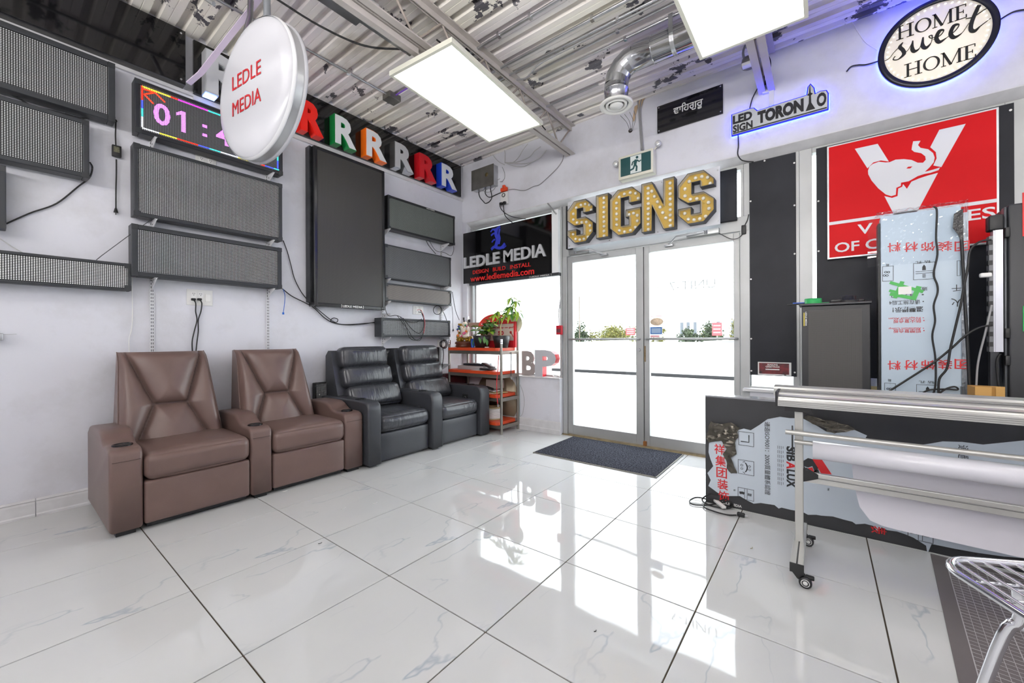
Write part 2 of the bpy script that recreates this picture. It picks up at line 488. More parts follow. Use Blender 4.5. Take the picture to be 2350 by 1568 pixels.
# corrugated metal deck
def deck_mat():
    m = bpy.data.materials.new('painted_steel_deck'); m.use_nodes = True
    nt = m.node_tree; N = nt.nodes; L = nt.links; b = N['Principled BSDF']
    tc = N.new('ShaderNodeTexCoord')
    def noi(scale, det, rough=0.6, st=(1, 1, 1), off=0):
        mp = N.new('ShaderNodeMapping'); mp.inputs['Scale'].default_value = st; mp.inputs['Location'].default_value = (off, off, 0); L.new(tc.outputs['Object'], mp.inputs[0])
        n = N.new('ShaderNodeTexNoise'); n.inputs['Scale'].default_value = scale; n.inputs['Detail'].default_value = det; n.inputs['Roughness'].default_value = rough; L.new(mp.outputs[0], n.inputs['Vector']); return n
    def rng(o, a, c):
        r = N.new('ShaderNodeMapRange'); r.inputs[1].default_value = a; r.inputs[2].default_value = c; L.new(o, r.inputs[0]); return r.outputs[0]
    base = N.new('ShaderNodeMix'); base.data_type = 'RGBA'; base.inputs[6].default_value = lin((244, 240, 230)); base.inputs[7].default_value = lin((228, 221, 227))
    L.new(rng(noi(1.3, 3, st=(0.5, 2, 1)).outputs[0], 0.35, 0.65), base.inputs[0])
    brn = N.new('ShaderNodeMix'); brn.data_type = 'RGBA'; brn.inputs[7].default_value = lin((146, 132, 108)); L.new(base.outputs[2], brn.inputs[6])
    L.new(rng(noi(1.1, 4, st=(0.6, 1.6, 1), off=9.1).outputs[0], 0.6, 0.78), brn.inputs[0])
    pk = N.new('ShaderNodeMix'); pk.data_type = 'RGBA'; pk.inputs[7].default_value = lin((92, 90, 96)); L.new(brn.outputs[2], pk.inputs[6])
    mk = rng(noi(2.6, 7, 0.66, st=(0.8, 1, 1), off=4.45).outputs[0], 0.600, 0.604)
    L.new(mk, pk.inputs[0]); L.new(pk.outputs[2], b.inputs['Base Color'])
    b.inputs['Roughness'].default_value = 0.42; b.inputs['Metallic'].default_value = 0.0
    bp = N.new('ShaderNodeBump'); bp.inputs['Strength'].default_value = 0.5; bp.inputs['Distance'].default_value = 0.003; bp.invert = True
    L.new(mk, bp.inputs['Height']); L.new(bp.outputs[0], b.inputs['Normal'])
    return m
dk = MB(); per = 0.1525; prof = []
y = 0.12
while y > YB:
    prof += [(y, ZC), (y - 0.042, ZC), (y - 0.044, ZC + 0.003), (y - 0.048, ZC + 0.003), (y - 0.05, ZC), (y - 0.092, ZC), (y - 0.106, ZC + 0.042), (y - 0.1385, ZC + 0.042)]
    y -= per
vs = []; fs = []
for (yy, zz) in prof: vs += [(0, yy, zz), (XR, yy, zz)]
for i in range(len(prof) - 1): fs.append((2 * i, 2 * i + 1, 2 * i + 3, 2 * i + 2))
dk.add(vs, fs)
struct('ceiling', dk, deck_mat(), solid=0.002)
struct('roof_slab', MB().box(-0.2, YB - 0.2, 3.56, XR + 0.2, 0.12, 3.66), mat('roof_underside', (90, 88, 86), 0.9))

# skirting along the left wall (two lengths with an open joint)
def skirt(y0, y1):
    return MB().prism([(0, 0), (0.018, 0), (0.018, 0.012), (0.012, 0.02), (0.012, 0.082), (0.008, 0.095), (0.014, 0.1), (0.008, 0.112), (0, 0.112)], (0, y1, 0), X_, Z_, y1 - y0)
struct('baseboard_left', skirt(-8.15, -3.93), TRIMW)
struct('baseboard_left.001', skirt(-3.926, -0.12), TRIMW)
bm_ = MB().prism([(0, 0), (-0.024, 0), (-0.024, 0.05), (-0.014, 0.06), (-0.014, 0.13), (-0.006, 0.145), (0, 0.145)], (0.02, -0.1, 0), Y_, Z_, 1.545)
struct('baseboard_front', bm_, TRIMW)
struct('trim_2', MB().box(0.0, -3.115, 3.012, 0.022, -0.1, 3.05).box(0, YB, 3.035, 0.022, -3.115, 3.06), TRIMW)

# ------------------------------------------------------------------ storefront glazing
def window(n, x0, x1, z0, z1, fw=0.045, mull=(), y=0.0):
    fr = MB(); d0, d1 = y - 0.03, y + 0.05
    fr.box(x0, d0, z0, x0 + fw, d1, z1).box(x1 - fw, d0, z0, x1, d1, z1).box(x0 + fw, d0, z0, x1 - fw, d1, z0 + 0.035).box(x0 + fw, d0, z1 - 0.04, x1 - fw, d1, z1)
    for mx_ in mull: fr.box(mx_, d0, z0 + 0.035, mx_ + 0.03, d1, z1 - 0.04)
    w = struct('window_%d' % n, fr, FRAME, bevel=0.003)
    MB().box(x0 + fw, y + 0.006, z0 + 0.035, x1 - fw, y + 0.012, z1 - 0.04).build('pane', GLASS, w)
    return w
window(1, 0.085, 1.56, 0.645, 2.645, fw=0.035, mull=(0.16,))
window(2, 3.40, 3.80, 0.65, 2.645, fw=0.045)
window(3, 3.80, 4.985, 0.65, 2.645, fw=0.085)
window(4, 4.985, 6.7, 0.65, 2.645, fw=0.05)
struct('wall_front', MB().box(6.7, -0.1, 0.65, XR, 0.12, 2.705), WALL)
struct('trim_3', MB().box(3.40, -0.13, 0.648, 6.7, 0.0, 0.672), TRIMW, bevel=0.004)
struct('trim_4', MB().box(0.085, -0.125, 0.643, 1.56, -0.02, 0.658), TRIMW, bevel=0.004)
# transom over the doors
tr = MB()
tr.box(1.56, -0.03, 2.605, 3.40, 0.05, 2.645).box(1.56, -0.035, 2.055, 3.44, 0.06, 2.185).box(1.56, -0.03, 2.185, 1.62, 0.05, 2.605).box(3.378, -0.03, 2.185, 3.40, 0.05, 2.605)
w5 = struct('window_5', tr, FRAME, bevel=0.003)
MB().box(1.62, 0.006, 2.185, 3.378, 0.012, 2.605).build('pane', GLASS, w5)
# door frame and the two leaves
jb = MB().box(1.56, -0.04, 0, 1.615, 0.06, 2.055).box(3.372, -0.04, 0, 3.445, 0.06, 2.055).box(1.535, -0.06, 0.665, 1.56, 0.06, 2.64)
struct('trim_5', jb, FRAME, bevel=0.003)
struct('trim_6', MB().box(1.56, -0.06, -0.003, 3.44, 0.1, 0.012), mat('worn_threshold', (176, 158, 120), 0.4, 0.5, var=0.4, vscale=14))
def door(n, x0, x1, gx0, gx1, barx0, barx1, hinge_left):
    lf = MB(); a, b_ = -0.022, 0.022
    lf.box(x0, a, 0.016, gx0, b_, 2.048).box(gx1, a, 0.016, x1, b_, 2.048).box(gx0, a, 0.016, gx1, b_, 0.12).box(gx0, a, 1.98, gx1, b_, 2.048)
    dr = struct('door_%d' % n, lf, FRAME, bevel=0.003)
    MB().box(gx0, -0.003, 0.12, gx1, 0.003, 1.98).build('pane', GLASS, dr)
    pb = MB(); zb = 1.102
    pb.tube([(barx0, -0.02, zb), (barx0 + 0.005, -0.06, zb), (barx0 + 0.02, -0.068, zb), (barx1 - 0.02, -0.068, zb), (barx1 - 0.005, -0.06, zb), (barx1, -0.02, zb)], 0.011, 10)
    pb.build('push_bar', ALU, dr)
    return dr
d1 = door(1, 1.62, 2.498, 1.682, 2.42, 1.655, 2.46, True)
d2 = door(2, 2.506, 3.366, 2.56, 3.317, 2.53, 3.345, False)
MB().box(2.499, -0.01, 0.02, 2.505, 0.01, 2.045).build('weather_strip', BLACK, d1)
MB().cyl((2.452, -0.022, 0.99), (2.452, -0.04, 0.99), 0.018, 14).build('lock_cylinder', STEEL, d1)
MB().box(2.508, -0.03, 0.87, 2.522, -0.021, 1.03).build('latch_plate', mat('rusty_plate', (150, 130, 100), 0.5, 0.5, var=0.4, vscale=40), d2)
MB().box(2.50, -0.05, 0.016, 2.53, -0.02, 0.06).build('floor_bolt', mat('rusty_bolt', (150, 98, 50), 0.6, 0.3), d2)
def closer(dr, xa, xb, xm, s):
    c = MB().bbox(xa, -0.075, 2.06, xb, -0.035, 2.11, 0.006)
    c.build('closer_body', ALU, dr)
    a = MB().tube([((xa + xb) / 2 + s * 0.03, -0.08, 2.085), (xm, -0.16, 2.065), (xm - s * 0.10, -0.05, 2.02)], 0.009, 6)
    a.cyl(((xa + xb) / 2 + s * 0.03, -0.07, 2.07), ((xa + xb) / 2 + s * 0.03, -0.085, 2.10), 0.016, 10)
    a.bbox(xm - s * 0.10 - 0.04, -0.065, 2.008, xm - s * 0.10 + 0.04, -0.02, 2.028, 0.003)
    a.build('closer_arm', STEEL, dr)
closer(d1, 1.66, 1.90, 1.98, -1)
closer(d2, 2.93, 3.21, 2.86, 1)
# lettering on the glass, facing the street
tg = mat('etched_lettering', (214, 217, 220), 0.7)
MB().text('UNIT-7', (3.165, 0.0032, 1.575), -X_, Z_, h=0.085, w=0.415, d=0.001, bold=-0.012).build('lettering', tg, d2)
# ------------------------------------------------------------------ things on the left wall
LED10 = led_mat('led_dots_10', 0.01, frac=0.27)
LED10W = led_mat('led_dots_10_bright', 0.01, dot=(240, 242, 240), frac=0.33)
LED8 = led_mat('led_dots_8', 0.0077, dot=(205, 210, 212), frac=0.28, base=(22, 23, 25))
LED6 = led_mat('led_dots_6', 0.0062, dot=(128, 134, 128), frac=0.36, base=(40, 44, 42))
LED6B = led_mat('led_dots_6_brown', 0.0062, dot=(150, 144, 138), frac=0.36, base=(58, 54, 52))
LED5 = led_mat('led_dots_5', 0.005, dot=(72, 70, 66), frac=0.42, base=(34, 33, 32), rough=0.45)
def led_panel(label, y0, y1, z0, z1, xf=0.13, xb=0.03, screen=LED10, fw=0.03, rec=0.008, rnd=0.004, corners=True, frame=LEDF, group=None):
    t = thing('led_display', label, 'led display', (xb, (y0 + y1) / 2, z0), group=group)
    f = MB()
    f.box(xb, y0, z0, xf, y0 + fw, z1).box(xb, y1 - fw, z0, xf, y1, z1).box(xb, y0 + fw, z0, xf, y1 - fw, z0 + fw).box(xb, y0 + fw, z1 - fw, xf, y1 - fw, z1)
    f.box(xb, y0 + fw, z0 + fw, xb + 0.01, y1 - fw, z1 - fw)
    fo = f.build('frame', frame, t, bevel=rnd, seg=2)
    MB().box(xb + 0.01, y0 + fw, z0 + fw, xf - rec, y1 - fw, z1 - fw).build('screen', screen, t)
    if corners:
        for (yy, sy_) in ((y0, 1), (y1, -1)):
            for (zz, sz_) in ((z0, 1), (z1, -1)):
                c = MB().box(xf, yy, zz, xf + 0.0025, yy + sy_ * 0.036, zz + sz_ * 0.036)
                c.build('corner_cap', mat('led_corner', (40, 43, 46), 0.4), fo)
    return t
led_panel('wide dark led panel with white dots, topmost at far left under the glossy board', -5.19, -3.574, 2.60, 2.997, fw=0.035)
led_panel('rounded dark led panel with white dots, second from the top at the far left', -5.0, -3.698, 2.177, 2.555, rnd=0.012, screen=LED10)
led_panel('dark led panel mostly cut off by the left edge, only its grey end shows', -4.9, -4.04, 1.772, 2.143, rnd=0.012, fw=0.04)
led_panel('long narrow led strip panel hanging on chains, lowest on the left', -5.0, -3.495, 1.455, 1.646, screen=LED10W, fw=0.018, xf=0.11)
led_panel('tall led panel with white dots, directly under the lit clock panel', -3.485, -2.503, 1.988, 2.50, fw=0.026)
led_panel('shorter led panel with white dots, resting on brackets above the white light switch', -3.497, -2.509, 1.563, 1.928, fw=0.034)
led_panel('dark led panel with greenish face, topmost right of the tall black screen', -1.40, -0.37, 2.341, 2.72, screen=LED6, fw=0.024, frame=mat('led_frame_black', (24, 26, 28), 0.4))
led_panel('grey led panel second from the top, right of the tall black screen', -1.44, -0.443, 1.788, 2.166, screen=led_mat('led_dots_6_grey', 0.0062, dot=(120, 122, 124), frac=0.36, base=(44, 45, 47)), fw=0.012)
led_panel('slim brownish led panel, third from the top right of the tall black screen', -1.437, -0.437, 1.539, 1.737, screen=LED6B, fw=0.016)
led_panel('slim led panel with cables draped over its face, above the black recliners', -1.51, -0.49, 1.138, 1.347, xf=0.16, screen=LED8, fw=0.024)
led_panel('low led panel behind the black recliners with coiled cable at its end', -1.45, -0.58, 0.80, 1.008, screen=LED10, fw=0.022, frame=BLACK, xf=0.056, xb=0.016, corners=False)

# lit clock panel
ck = led_panel('lit led clock panel showing 01:46 in purple with a rainbow border', -3.477, -2.497, 2.578, 2.957, screen=led_mat('led_dots_clock', 0.0096, dot=(120, 122, 126), base=(10, 10, 12), frac=0.36), fw=0.026, frame=mat('led_frame_clock', (30, 32, 38), 0.4), rnd=0.01)
xs = 0.1235
def lit(name, c, s=2.6): return led_mat(name, 0.0096, dot=c, base=(6, 5, 8), frac=0.42, emit=s)
LP = lit('lit_purple', (232, 120, 255), 3.0); LR = lit('lit_red', (255, 40, 20)); LY = lit('lit_yellow', (255, 240, 60)); LM = lit('lit_magenta', (240, 60, 240)); LC = lit('lit_cyan', (60, 230, 220)); LB = lit('lit_blue', (60, 80, 255)); LW = lit('lit_white', (240, 245, 255))
iy0, iy1, iz0, iz1 = -3.448, -2.525, 2.608, 2.928
def strip(m, a, b_, z): MB().box(xs - 0.002, a, z - 0.0048, xs, b_, z + 0.0048).build('border_light', m, ck)
def vstrip(m, y, a, b_): MB().box(xs - 0.002, y - 0.0048, a, xs, y + 0.0048, b_).build('border_light', m, ck)
seq = [(LY, .17), (LR, .05), (LM, .2), (LC, .12), (LB, .1), (LW, .09), (LY, .1), (LR, .07), (LM, .1)]
p = iy0 + 0.012
for m, l in seq:
    strip(m, p, min(iy1, p + l * 0.923), iz1 - 0.012); p += l * 0.923
seq = [(LW, .1), (LY, .11), (LR, .14), (LB, .08), (LC, .08), (LW, .13), (LY, .12), (LR, .1), (LB, .08), (LC, .06)]
p = iy0 + 0.012
for m, l in seq:
    strip(m, p, min(iy1, p + l * 0.923), iz0 + 0.012); p += l * 0.923
vstrip(LR, iy0 + 0.012, 2.82, 2.92); vstrip(LB, iy0 + 0.012, 2.76, 2.82); vstrip(LC, iy0 + 0.012, 2.70, 2.76); vstrip(LW, iy0 + 0.012, 2.625, 2.70)
vstrip(LC, iy1 - 0.012, 2.70, 2.90); vstrip(LB, iy1 - 0.012, 2.63, 2.70)
# the digits sit a little low and to the left, as on the photographed screen
for chx, yy, ww_, bd in (('0', -3.375, .095, .02), ('4', -2.995, .10, .015), ('6', -2.875, .10, .015), ('7', -2.655, .09, .01)):
    MB().text(chx, (xs - 0.002, yy, 2.685), Y_, Z_, h=0.155, w=ww_, d=0.002, bold=bd).build('digit', LP, ck)
MB().box(xs - 0.002, -3.215, 2.685, xs, -3.188, 2.84).prism([(-3.245, 2.795), (-3.215, 2.812), (-3.215, 2.84), (-3.245, 2.815)], (xs - 0.002, 0, 0), Y_, Z_, 0.002).build('digit', LP, ck)
for zz in (2.705, 2.775): MB().box(xs - 0.002, -3.085, zz, xs, -3.055, zz + 0.02).build('colon_dot', LP, ck)
ar = MB()
for a, b_ in (((-3.425, 2.865), (-3.365, 2.905)), ((-3.365, 2.905), (-3.31, 2.86)), ((-3.425, 2.865), (-3.375, 2.82)), ((-3.365, 2.905), (-3.43, 2.90))):
    ar.tube([(xs, a[0], a[1]), (xs, b_[0], b_[1])], 0.0045, 6)
ar.build('arrow_mark', mat('lit_red_line', (255, 60, 20), 0.5, emit=(255, 45, 15), estr=1.6), ck)

# tall dark screen
BLKF = mat('glossy_black_frame', (20, 21, 23), 0.25)
ts = thing('led_screen', 'tall black portrait led screen with a rounded black frame in the middle of the wall', 'led display', (0.02, -1.83, 1.43))
f = MB().box(0.02, -2.222, 1.43, 0.14, -2.19, 2.958).box(0.02, -1.476, 1.43, 0.14, -1.446, 2.958).box(0.02, -2.19, 1.43, 0.14, -1.476, 1.465).box(0.02, -2.19, 2.93, 0.14, -1.476, 2.958).box(0.02, -2.19, 1.465, 0.03, -1.476, 2.93)
f.build('frame', BLKF, ts, bevel=0.01, seg=3)
MB().box(0.03, -2.19, 1.465, 0.132, -1.476, 2.93).build('screen', LED5, ts)
MB().box(0.01, -2.242, 1.47, 0.09, -2.224, 2.96).build('side_rail', mat('dark_steel_rail', (70, 72, 76), 0.3, 0.7, var=0.5, vscale=7), ts)
pl = MB().text('LEDLE MEDIA', (0.1405, -1.94, 1.435), Y_, Z_, h=0.022, w=0.215, d=0.001, bold=0.012)
pl.box(0.1405, -1.955, 1.43, 0.1412, -1.951, 1.462).box(0.1405, -1.715, 1.43, 0.1412, -1.711, 1.462)
pl.build('maker_lettering', WHITEP, ts)
lb = [o for o in bpy.data.objects if o.get('label', '').startswith('dark led panel with greenish')][0]
MB().text('LEDLE MEDIA', (0.1325, -0.85, 2.701), Y_, Z_, h=0.011, w=0.13, d=0.001, bold=0.01).build('maker_lettering', WHITEP, lb)

# small wrapped led module behind the recliners
wm = thing('led_display', 'small led module wrapped in clear film, behind the gap between brown and black recliners', 'led display', (0.05, -2.06, 0.54))
MB().bbox(0.016, -2.19, 0.50, 0.075, -2.055, 0.69, 0.008).build('frame', BLACK, wm)
MB().box(0.075, -2.18, 0.52, 0.078, -2.065, 0.675).build('screen', LED10, wm)
fm = MB(); rr = random.Random(5)
nn = 14; vs = []; fs = []
for i in range(nn):
    for j in range(nn): vs.append((0.081 + rr.uniform(0, 0.012), -2.195 + 0.145 * i / (nn - 1), 0.49 + 0.21 * j / (nn - 1)))
for i in range(nn - 1):
    for j in range(nn - 1): fs.append((i * nn + j, (i + 1) * nn + j, (i + 1) * nn + j + 1, i * nn + j + 1))
fm.add(vs, fs); FILM = glass_mat('clear_film', (235, 238, 240), 1.9)
fm.build('film', FILM, wm)

# glossy black boards up at the ceiling
GLB = mat('glossy_black_acrylic', (12, 12, 14), 0.06, spec=0.6)
b1 = thing('acrylic_board', 'long glossy black board along the ceiling at the upper left', 'board', (0.02, -4.2, 3.058))
MB().box(0.02, -7.2, 3.06, 0.10, -3.182, 3.47).build('board', GLB, b1, bevel=0.002)
MB().cyl((0.1, -3.21, 3.44), (0.104, -3.21, 3.44), 0.007, 8).cyl((0.1, -3.21, 3.09), (0.104, -3.21, 3.09), 0.007, 8).build('screw', STEEL, b1)
rb = thing('letter_board', 'long black backing board carrying the row of coloured R letters', 'board', (0.02, -1.6, 3.06))
MB().box(0.022, -3.12, 3.052, 0.05, -0.17, 3.47).build('board', GLB, rb, bevel=0.002)
RR = [('grey', (176, 178, 182), (190, 192, 198), 'large grey letter R with blue light at its foot, partly behind the round sign', -3.10, -2.80, False),
      ('red', (226, 32, 22), (226, 32, 22), 'bright red letter R, first one right of the round sign', -2.376, -2.111, False),
      ('green', (20, 128, 62), (214, 216, 220), 'letter R with green sides and white face', -2.053, -1.765, True),
      ('orange', (246, 112, 20), (216, 218, 222), 'letter R with orange sides and white face', -1.709, -1.40, True),
      ('silver', (196, 198, 202), (206, 208, 212), 'polished silver letter R in the colour row', -1.347, -1.033, False),
      ('crimson', (196, 22, 34), (196, 22, 34), 'deep red letter R between the silver and blue ones', -0.999, -0.679, False),
      ('blue', (28, 66, 196), (220, 224, 230), 'letter R with blue sides and white face, next to the room corner', -0.649, -0.322, True)]
for i, (nm, sc, fc, lab, y0, y1, two) in enumerate(RR):
    z0 = 3.052; hh = 0.292 if i else 0.34
    yb0 = y0 + 0.03; w_ = (y1 - y0) - 0.05 if i else 0.30
    t = thing('channel_letter', lab, 'sign letter', (0.052, (y0 + y1) / 2, z0), group='row of R letters')
    gl = 0.12 if nm in ('silver',) else 0.3
    MB().text('R', (0.052, yb0, z0), Y_, Z_, h=hh, w=w_, d=0.095, bold=0.05).build('letter_side', mat('letter_side_' + nm, sc, gl, 0.9 if nm == 'silver' else 0.0), t)
    MB().text('R', (0.1475, yb0 + 0.006, z0 + 0.006), Y_, Z_, h=hh - 0.012, w=w_ - 0.012, d=0.004, bold=0.035).build('letter_face', mat('letter_face_' + nm, fc, 0.3, 0.5 if nm == 'silver' else 0), t)
    if i == 0:
        MB().box(0.06, y0 + 0.032, 3.040, 0.14, y0 + 0.11, 3.047).build('glow_strip', mat('blue_glow', (120, 150, 255), emit=(120, 150, 255), estr=5), t)

# ------------------------------------------------------------------ slotted standards and brackets
SLOT = mat('slot_dark', (70, 72, 76), 0.7)
def standard(label, y, z0, z1, brk, ln=0.13):
    t = thing('wall_standard', label, 'shelf standard', (0, y, z0))
    MB().box(0, y - 0.012, z0, 0.014, y + 0.012, z1).build('rail', WBR, t)
    s = MB(); z = z0 + 0.02
    while z < z1 - 0.02:
        s.box(0.0135, y - 0.007, z, 0.0146, y - 0.003, z + 0.016); s.box(0.0135, y + 0.003, z, 0.0146, y + 0.007, z + 0.016); z += 0.026
    s.build('slots', SLOT, t, kind='stuff')
    for zb in brk:
        b = MB().prism([(0.014, -0.075), (0.03, -0.075), (ln, -0.012), (ln, 0.0), (0.014, 0.0)], (0, y + 0.002, zb), X_, Z_, 0.004)
        b.box(0.014, y - 0.008, zb - 0.003, ln, y + 0.008, zb)
        b.cyl((0.05, y - 0.0035, zb - 0.025), (0.05, y - 0.002, zb - 0.025), 0.006, 8, 1)
        b.build('bracket', [WBR, SLOT], t)
standard('white slotted standard left of the power outlets, carrying three panels', -3.367, 0.2, 2.75, [2.577, 1.986, 1.561], 0.15)
standard('white slotted standard right of the power outlets, carrying three panels', -2.58, 0.2, 2.75, [2.577, 1.986, 1.561], 0.15)
standard('white slotted standard beside the tall black screen', -1.39, 0.2, 2.75, [2.34, 1.786, 1.537, 1.40, 1.136, 0.70], 0.16)
standard('white slotted standard nearest the room corner', -0.505, 0.2, 2.75, [2.34, 1.786, 1.537, 1.136, 0.79], 0.16)

# ------------------------------------------------------------------ outlets
def outlet(label, y0, y1, z0, z1, socks, switch=None):
    t = thing('outlet_plate', label, 'outlet', (0, (y0 + y1) / 2, z0))
    MB().bbox(0, y0, z0, 0.006, y1, z1, 0.003).build('plate', WHITEP, t)
    for (yc, zc) in socks:
        MB().bbox(0.006, yc - 0.017, zc - 0.022, 0.009, yc + 0.017, zc + 0.022, 0.002).build('socket', mat('socket_white', (236, 236, 234), 0.35), t)
        MB().box(0.009, yc - 0.008, zc + 0.004, 0.0095, yc - 0.005, zc + 0.014).box(0.009, yc + 0.004, zc + 0.004, 0.0095, yc + 0.007, zc + 0.014).box(0.009, yc - 0.003, zc - 0.006, 0.0095, yc + 0.002, zc - 0.001).build('slot', SLOT, t)
    if switch:
        MB().bbox(0.006, switch[0] - 0.017, switch[1] - 0.032, 0.012, switch[0] + 0.017, switch[1] + 0.032, 0.002).build('switch', mat('socket_white'), t)
outlet('white triple wall plate with two sockets and a switch above the first brown seat', -3.16, -2.99, 1.387, 1.512, [(-3.115, 1.47), (-3.115, 1.428), (-3.07, 1.47), (-3.07, 1.428)], (-3.023, 1.45))
outlet('white outlet plate under the slim brownish panel with red-tagged plugs', -0.96, -0.80, 1.415, 1.518, [(-0.91, 1.49), (-0.91, 1.445), (-0.85, 1.49), (-0.85, 1.445)])
outlet('white outlet plate almost hidden behind the lit clock panel', -3.10, -2.96, 2.49, 2.60, [(-3.06, 2.56), (-3.0, 2.56)])
outlet('white outlet plate near the corner with coiled black cable', -0.57, -0.42, 1.01, 1.105, [(-0.53, 1.06), (-0.47, 1.06)])
outlet('white outlet plate near the corner under the third slim panel', -0.56, -0.45, 1.43, 1.52, [(-0.505, 1.475)])

def cable(label, pts, r=0.0045, m=CABLE, name='cable', k=6, cat='cable', extra=None):
    mb = MB().wire(pts, r, 6, k)
    if extra: extra(mb)
    return mb.build(name, m, None, label=label, cat=cat)
def L(*pp, X=0.012): return [wx(x, y, X) for x, y in pp]
def plug(mb, p, dz=-1):
    p = Vector(p); mb.cyl(p, p + Vector((0, 0, dz * 0.03)), 0.006, 8, 0, 0.013).box(p.x - 0.008, p.y - 0.002, p.z + dz * 0.03, p.x - 0.004, p.y + 0.002, p.z + dz * 0.045)
cable('black cable looping from the second panel to the panel at the left edge', L((206, 372), (212, 385), (205, 408), (180, 428), (130, 467), (75, 487), (40, 502), (14, 514)))
cable('black cable drooping from under the topmost left panel', L((0, 205), (40, 225), (68, 240), (85, 245), (150, 262), (190, 272), (225, 270), (262, 274), (268, 280), X=0.05))
def ad(mb):
    mb.bbox(0.008, -3.575, 2.40, 0.03, -3.53, 2.478, 0.003)
    plug(mb, wx(266, 480, 0.02))
pa = thing('power_adapter', 'black inline power adapter hanging on its cord beside the lit clock panel', 'adapter', (0, -3.553, 2.0))
MB().wire([wx(266, 280, .02), wx(265, 310, .02), wx(266, 336, .02)], 0.004).wire([wx(267, 366, .02), wx(267, 400, .02), wx(266, 440, .02), wx(266, 478, .02)], 0.004).build('cord', CABLE, pa)
MB().bbox(0.008, -3.578, 2.40, 0.032, -3.53, 2.48, 0.004).build('adapter_box', BLACK, pa)
MB().box(0.032, -3.57, 2.43, 0.0325, -3.54, 2.468).build('rating_label', mat('rating_label', (120, 120, 96), 0.5, var=0.6, vscale=120), pa)
mb = MB(); plug(mb, wx(266, 478, .02)); mb.build('plug', BLACK, pa)
for (x0, nm) in ((448, 'left black cord plugged into the triple wall plate'), (462, 'right black cord plugged into the triple wall plate')):
    mb = MB()
    dx = 0 if x0 < 450 else 1
    pts = L((x0 - 4, 688), (x0 + 1, 696), (449 if not dx else 461, 715), (452 if not dx else 455, 735), (446 if not dx else 455, 760), (441 if not dx else 452, 785), (442 if not dx else 449, 815), X=0.02)
    mb.wire(pts, 0.0045); p0 = wx(x0 - 4, 687, 0.02); mb.bbox(0.008, p0.y - 0.014, p0.z - 0.01, 0.03, p0.y + 0.014, p0.z + 0.008, 0.004)
    mb.build('cable', CABLE, None, label=nm, cat='cable')
cable('thin white wire running down the wall left of the first brown seat', L((304, 630), (303, 665), (304, 720), (302, 755), (296, 780), (297, 810)), 0.0025, WHITEP)
cable('black cable from the tall panel down to the foot of the black screen', L((650, 552), (660, 580), (668, 610), (676, 640), (690, 668), (704, 687)), 0.004)
cable('black cable sagging smoothly from the lower dotted panel to the slim panel with draped cables', L((648, 663), (670, 680), (700, 695), (722, 708), (745, 730), (768, 742), (800, 746), (835, 744), (872, 737), X=0.02), 0.0045)
cable('black cable with a small knot loop under the tall black screen', L((704, 690), (735, 715), (760, 735), (772, 740), (775, 733), (765, 730), (760, 738), (790, 745), (840, 742), (872, 740), X=0.024), 0.004)
bu = MB().wire(L((650, 664), (654, 680), (652, 705), (650, 718), X=0.03), 0.003); q = wx(650, 718, 0.03); bu.bbox(q.x - 0.005, q.y - 0.008, q.z - 0.016, q.x + 0.005, q.y + 0.008, q.z + 0.004, 0.002)
bu.build('data_cable', mat('blue_cable', (22, 96, 190), 0.45), None, label='short blue data cable with plug dangling below the lower dotted panel', cat='cable')
# chains and wires holding the narrow strip
cable('thin dark chain holding the narrow strip panel up to the bracket', [wx(358, 497, 0.09), wx(310, 530, 0.1), wx(232, 588, 0.1), wx(221, 597, 0.1)], 0.0025, SLOT, 'chain', 1)
cable('light link chain at the left end of the narrow strip panel', [wx(0, 548, 0.08), wx(30, 568, 0.09), wx(57, 583, 0.1)], 0.003, ALU, 'chain', 1)
# draped cables over the slim panel
for pts in ([(883, 694), (885, 712), (892, 725), (908, 724), (920, 728), (935, 738), (955, 740), (968, 732)], [(918, 727), (930, 745), (940, 775), (955, 781), (970, 770), (974, 740), (965, 712)], [(925, 730), (945, 755), (962, 765), (972, 750), (970, 722), (960, 716)], [(912, 725), (935, 755), (950, 778), (965, 780), (973, 755), (972, 730)]):
    tag(cable('black cable draped in a loop across the slim panel face', L(*pts, X=0.175), 0.0035), group='cables draped over the slim panel')
cable('red wire among the draped cables on the slim panel', L((957, 712), (966, 712), (973, 728), (975, 745), (972, 765), X=0.178), 0.003, mat('red_wire', (190, 50, 60), 0.4))
co = MB()
for k in range(3): co.tube([wx(1004 + 9.5 * cos(a * pi / 8 + k), 712 + 10 * sin(a * pi / 8 + k), 0.05 + 0.006 * k) for a in range(16)], 0.004, 6, True)
co.wire(L((1012, 708), (1020, 722), (1026, 740), (1030, 770), (1032, 800), X=0.03), 0.004)
co.build('cable_coil', CABLE, None, label='coiled black cable hanging under the third slim panel', cat='cable')
co = MB()
for k in range(3): co.tube([wx(1016 + 7 * cos(a * pi / 8 + k) + 2 * k, 790 + (8 + k) * sin(a * pi / 8 + k), 0.14 + 0.006 * k) for a in range(16)], 0.0045, 6, True)
co.wire(L((1016, 798), (1018, 815), (1015, 840), (1012, 856), (1022, 862), X=0.1), 0.005)
co.build('cable_coil', CABLE, None, label='tangled black cable coil beside the far black recliner', cat='cable')
cable('black cord with plug hanging in the corner by the last slim panels', L((1037, 703), (1039, 725), (1039, 745), (1040, 757), X=0.03), 0.003, extra=lambda mb: plug(mb, wx(1040, 755, 0.03)))
cable('black cable running from the panels down into the corner', L((1038, 670), (1041, 690), (1046, 715), (1054, 735), X=0.03), 0.004)
cable('black cables bridging the top two panels near the corner', L((978, 553), (985, 565), (1000, 583), X=0.06) , 0.004)
cable('thin wire loop between the two upper panels near the corner', L((985, 553), (1000, 575), (1020, 580), (1035, 587), (1041, 575), (1041, 565), X=0.06), 0.003)
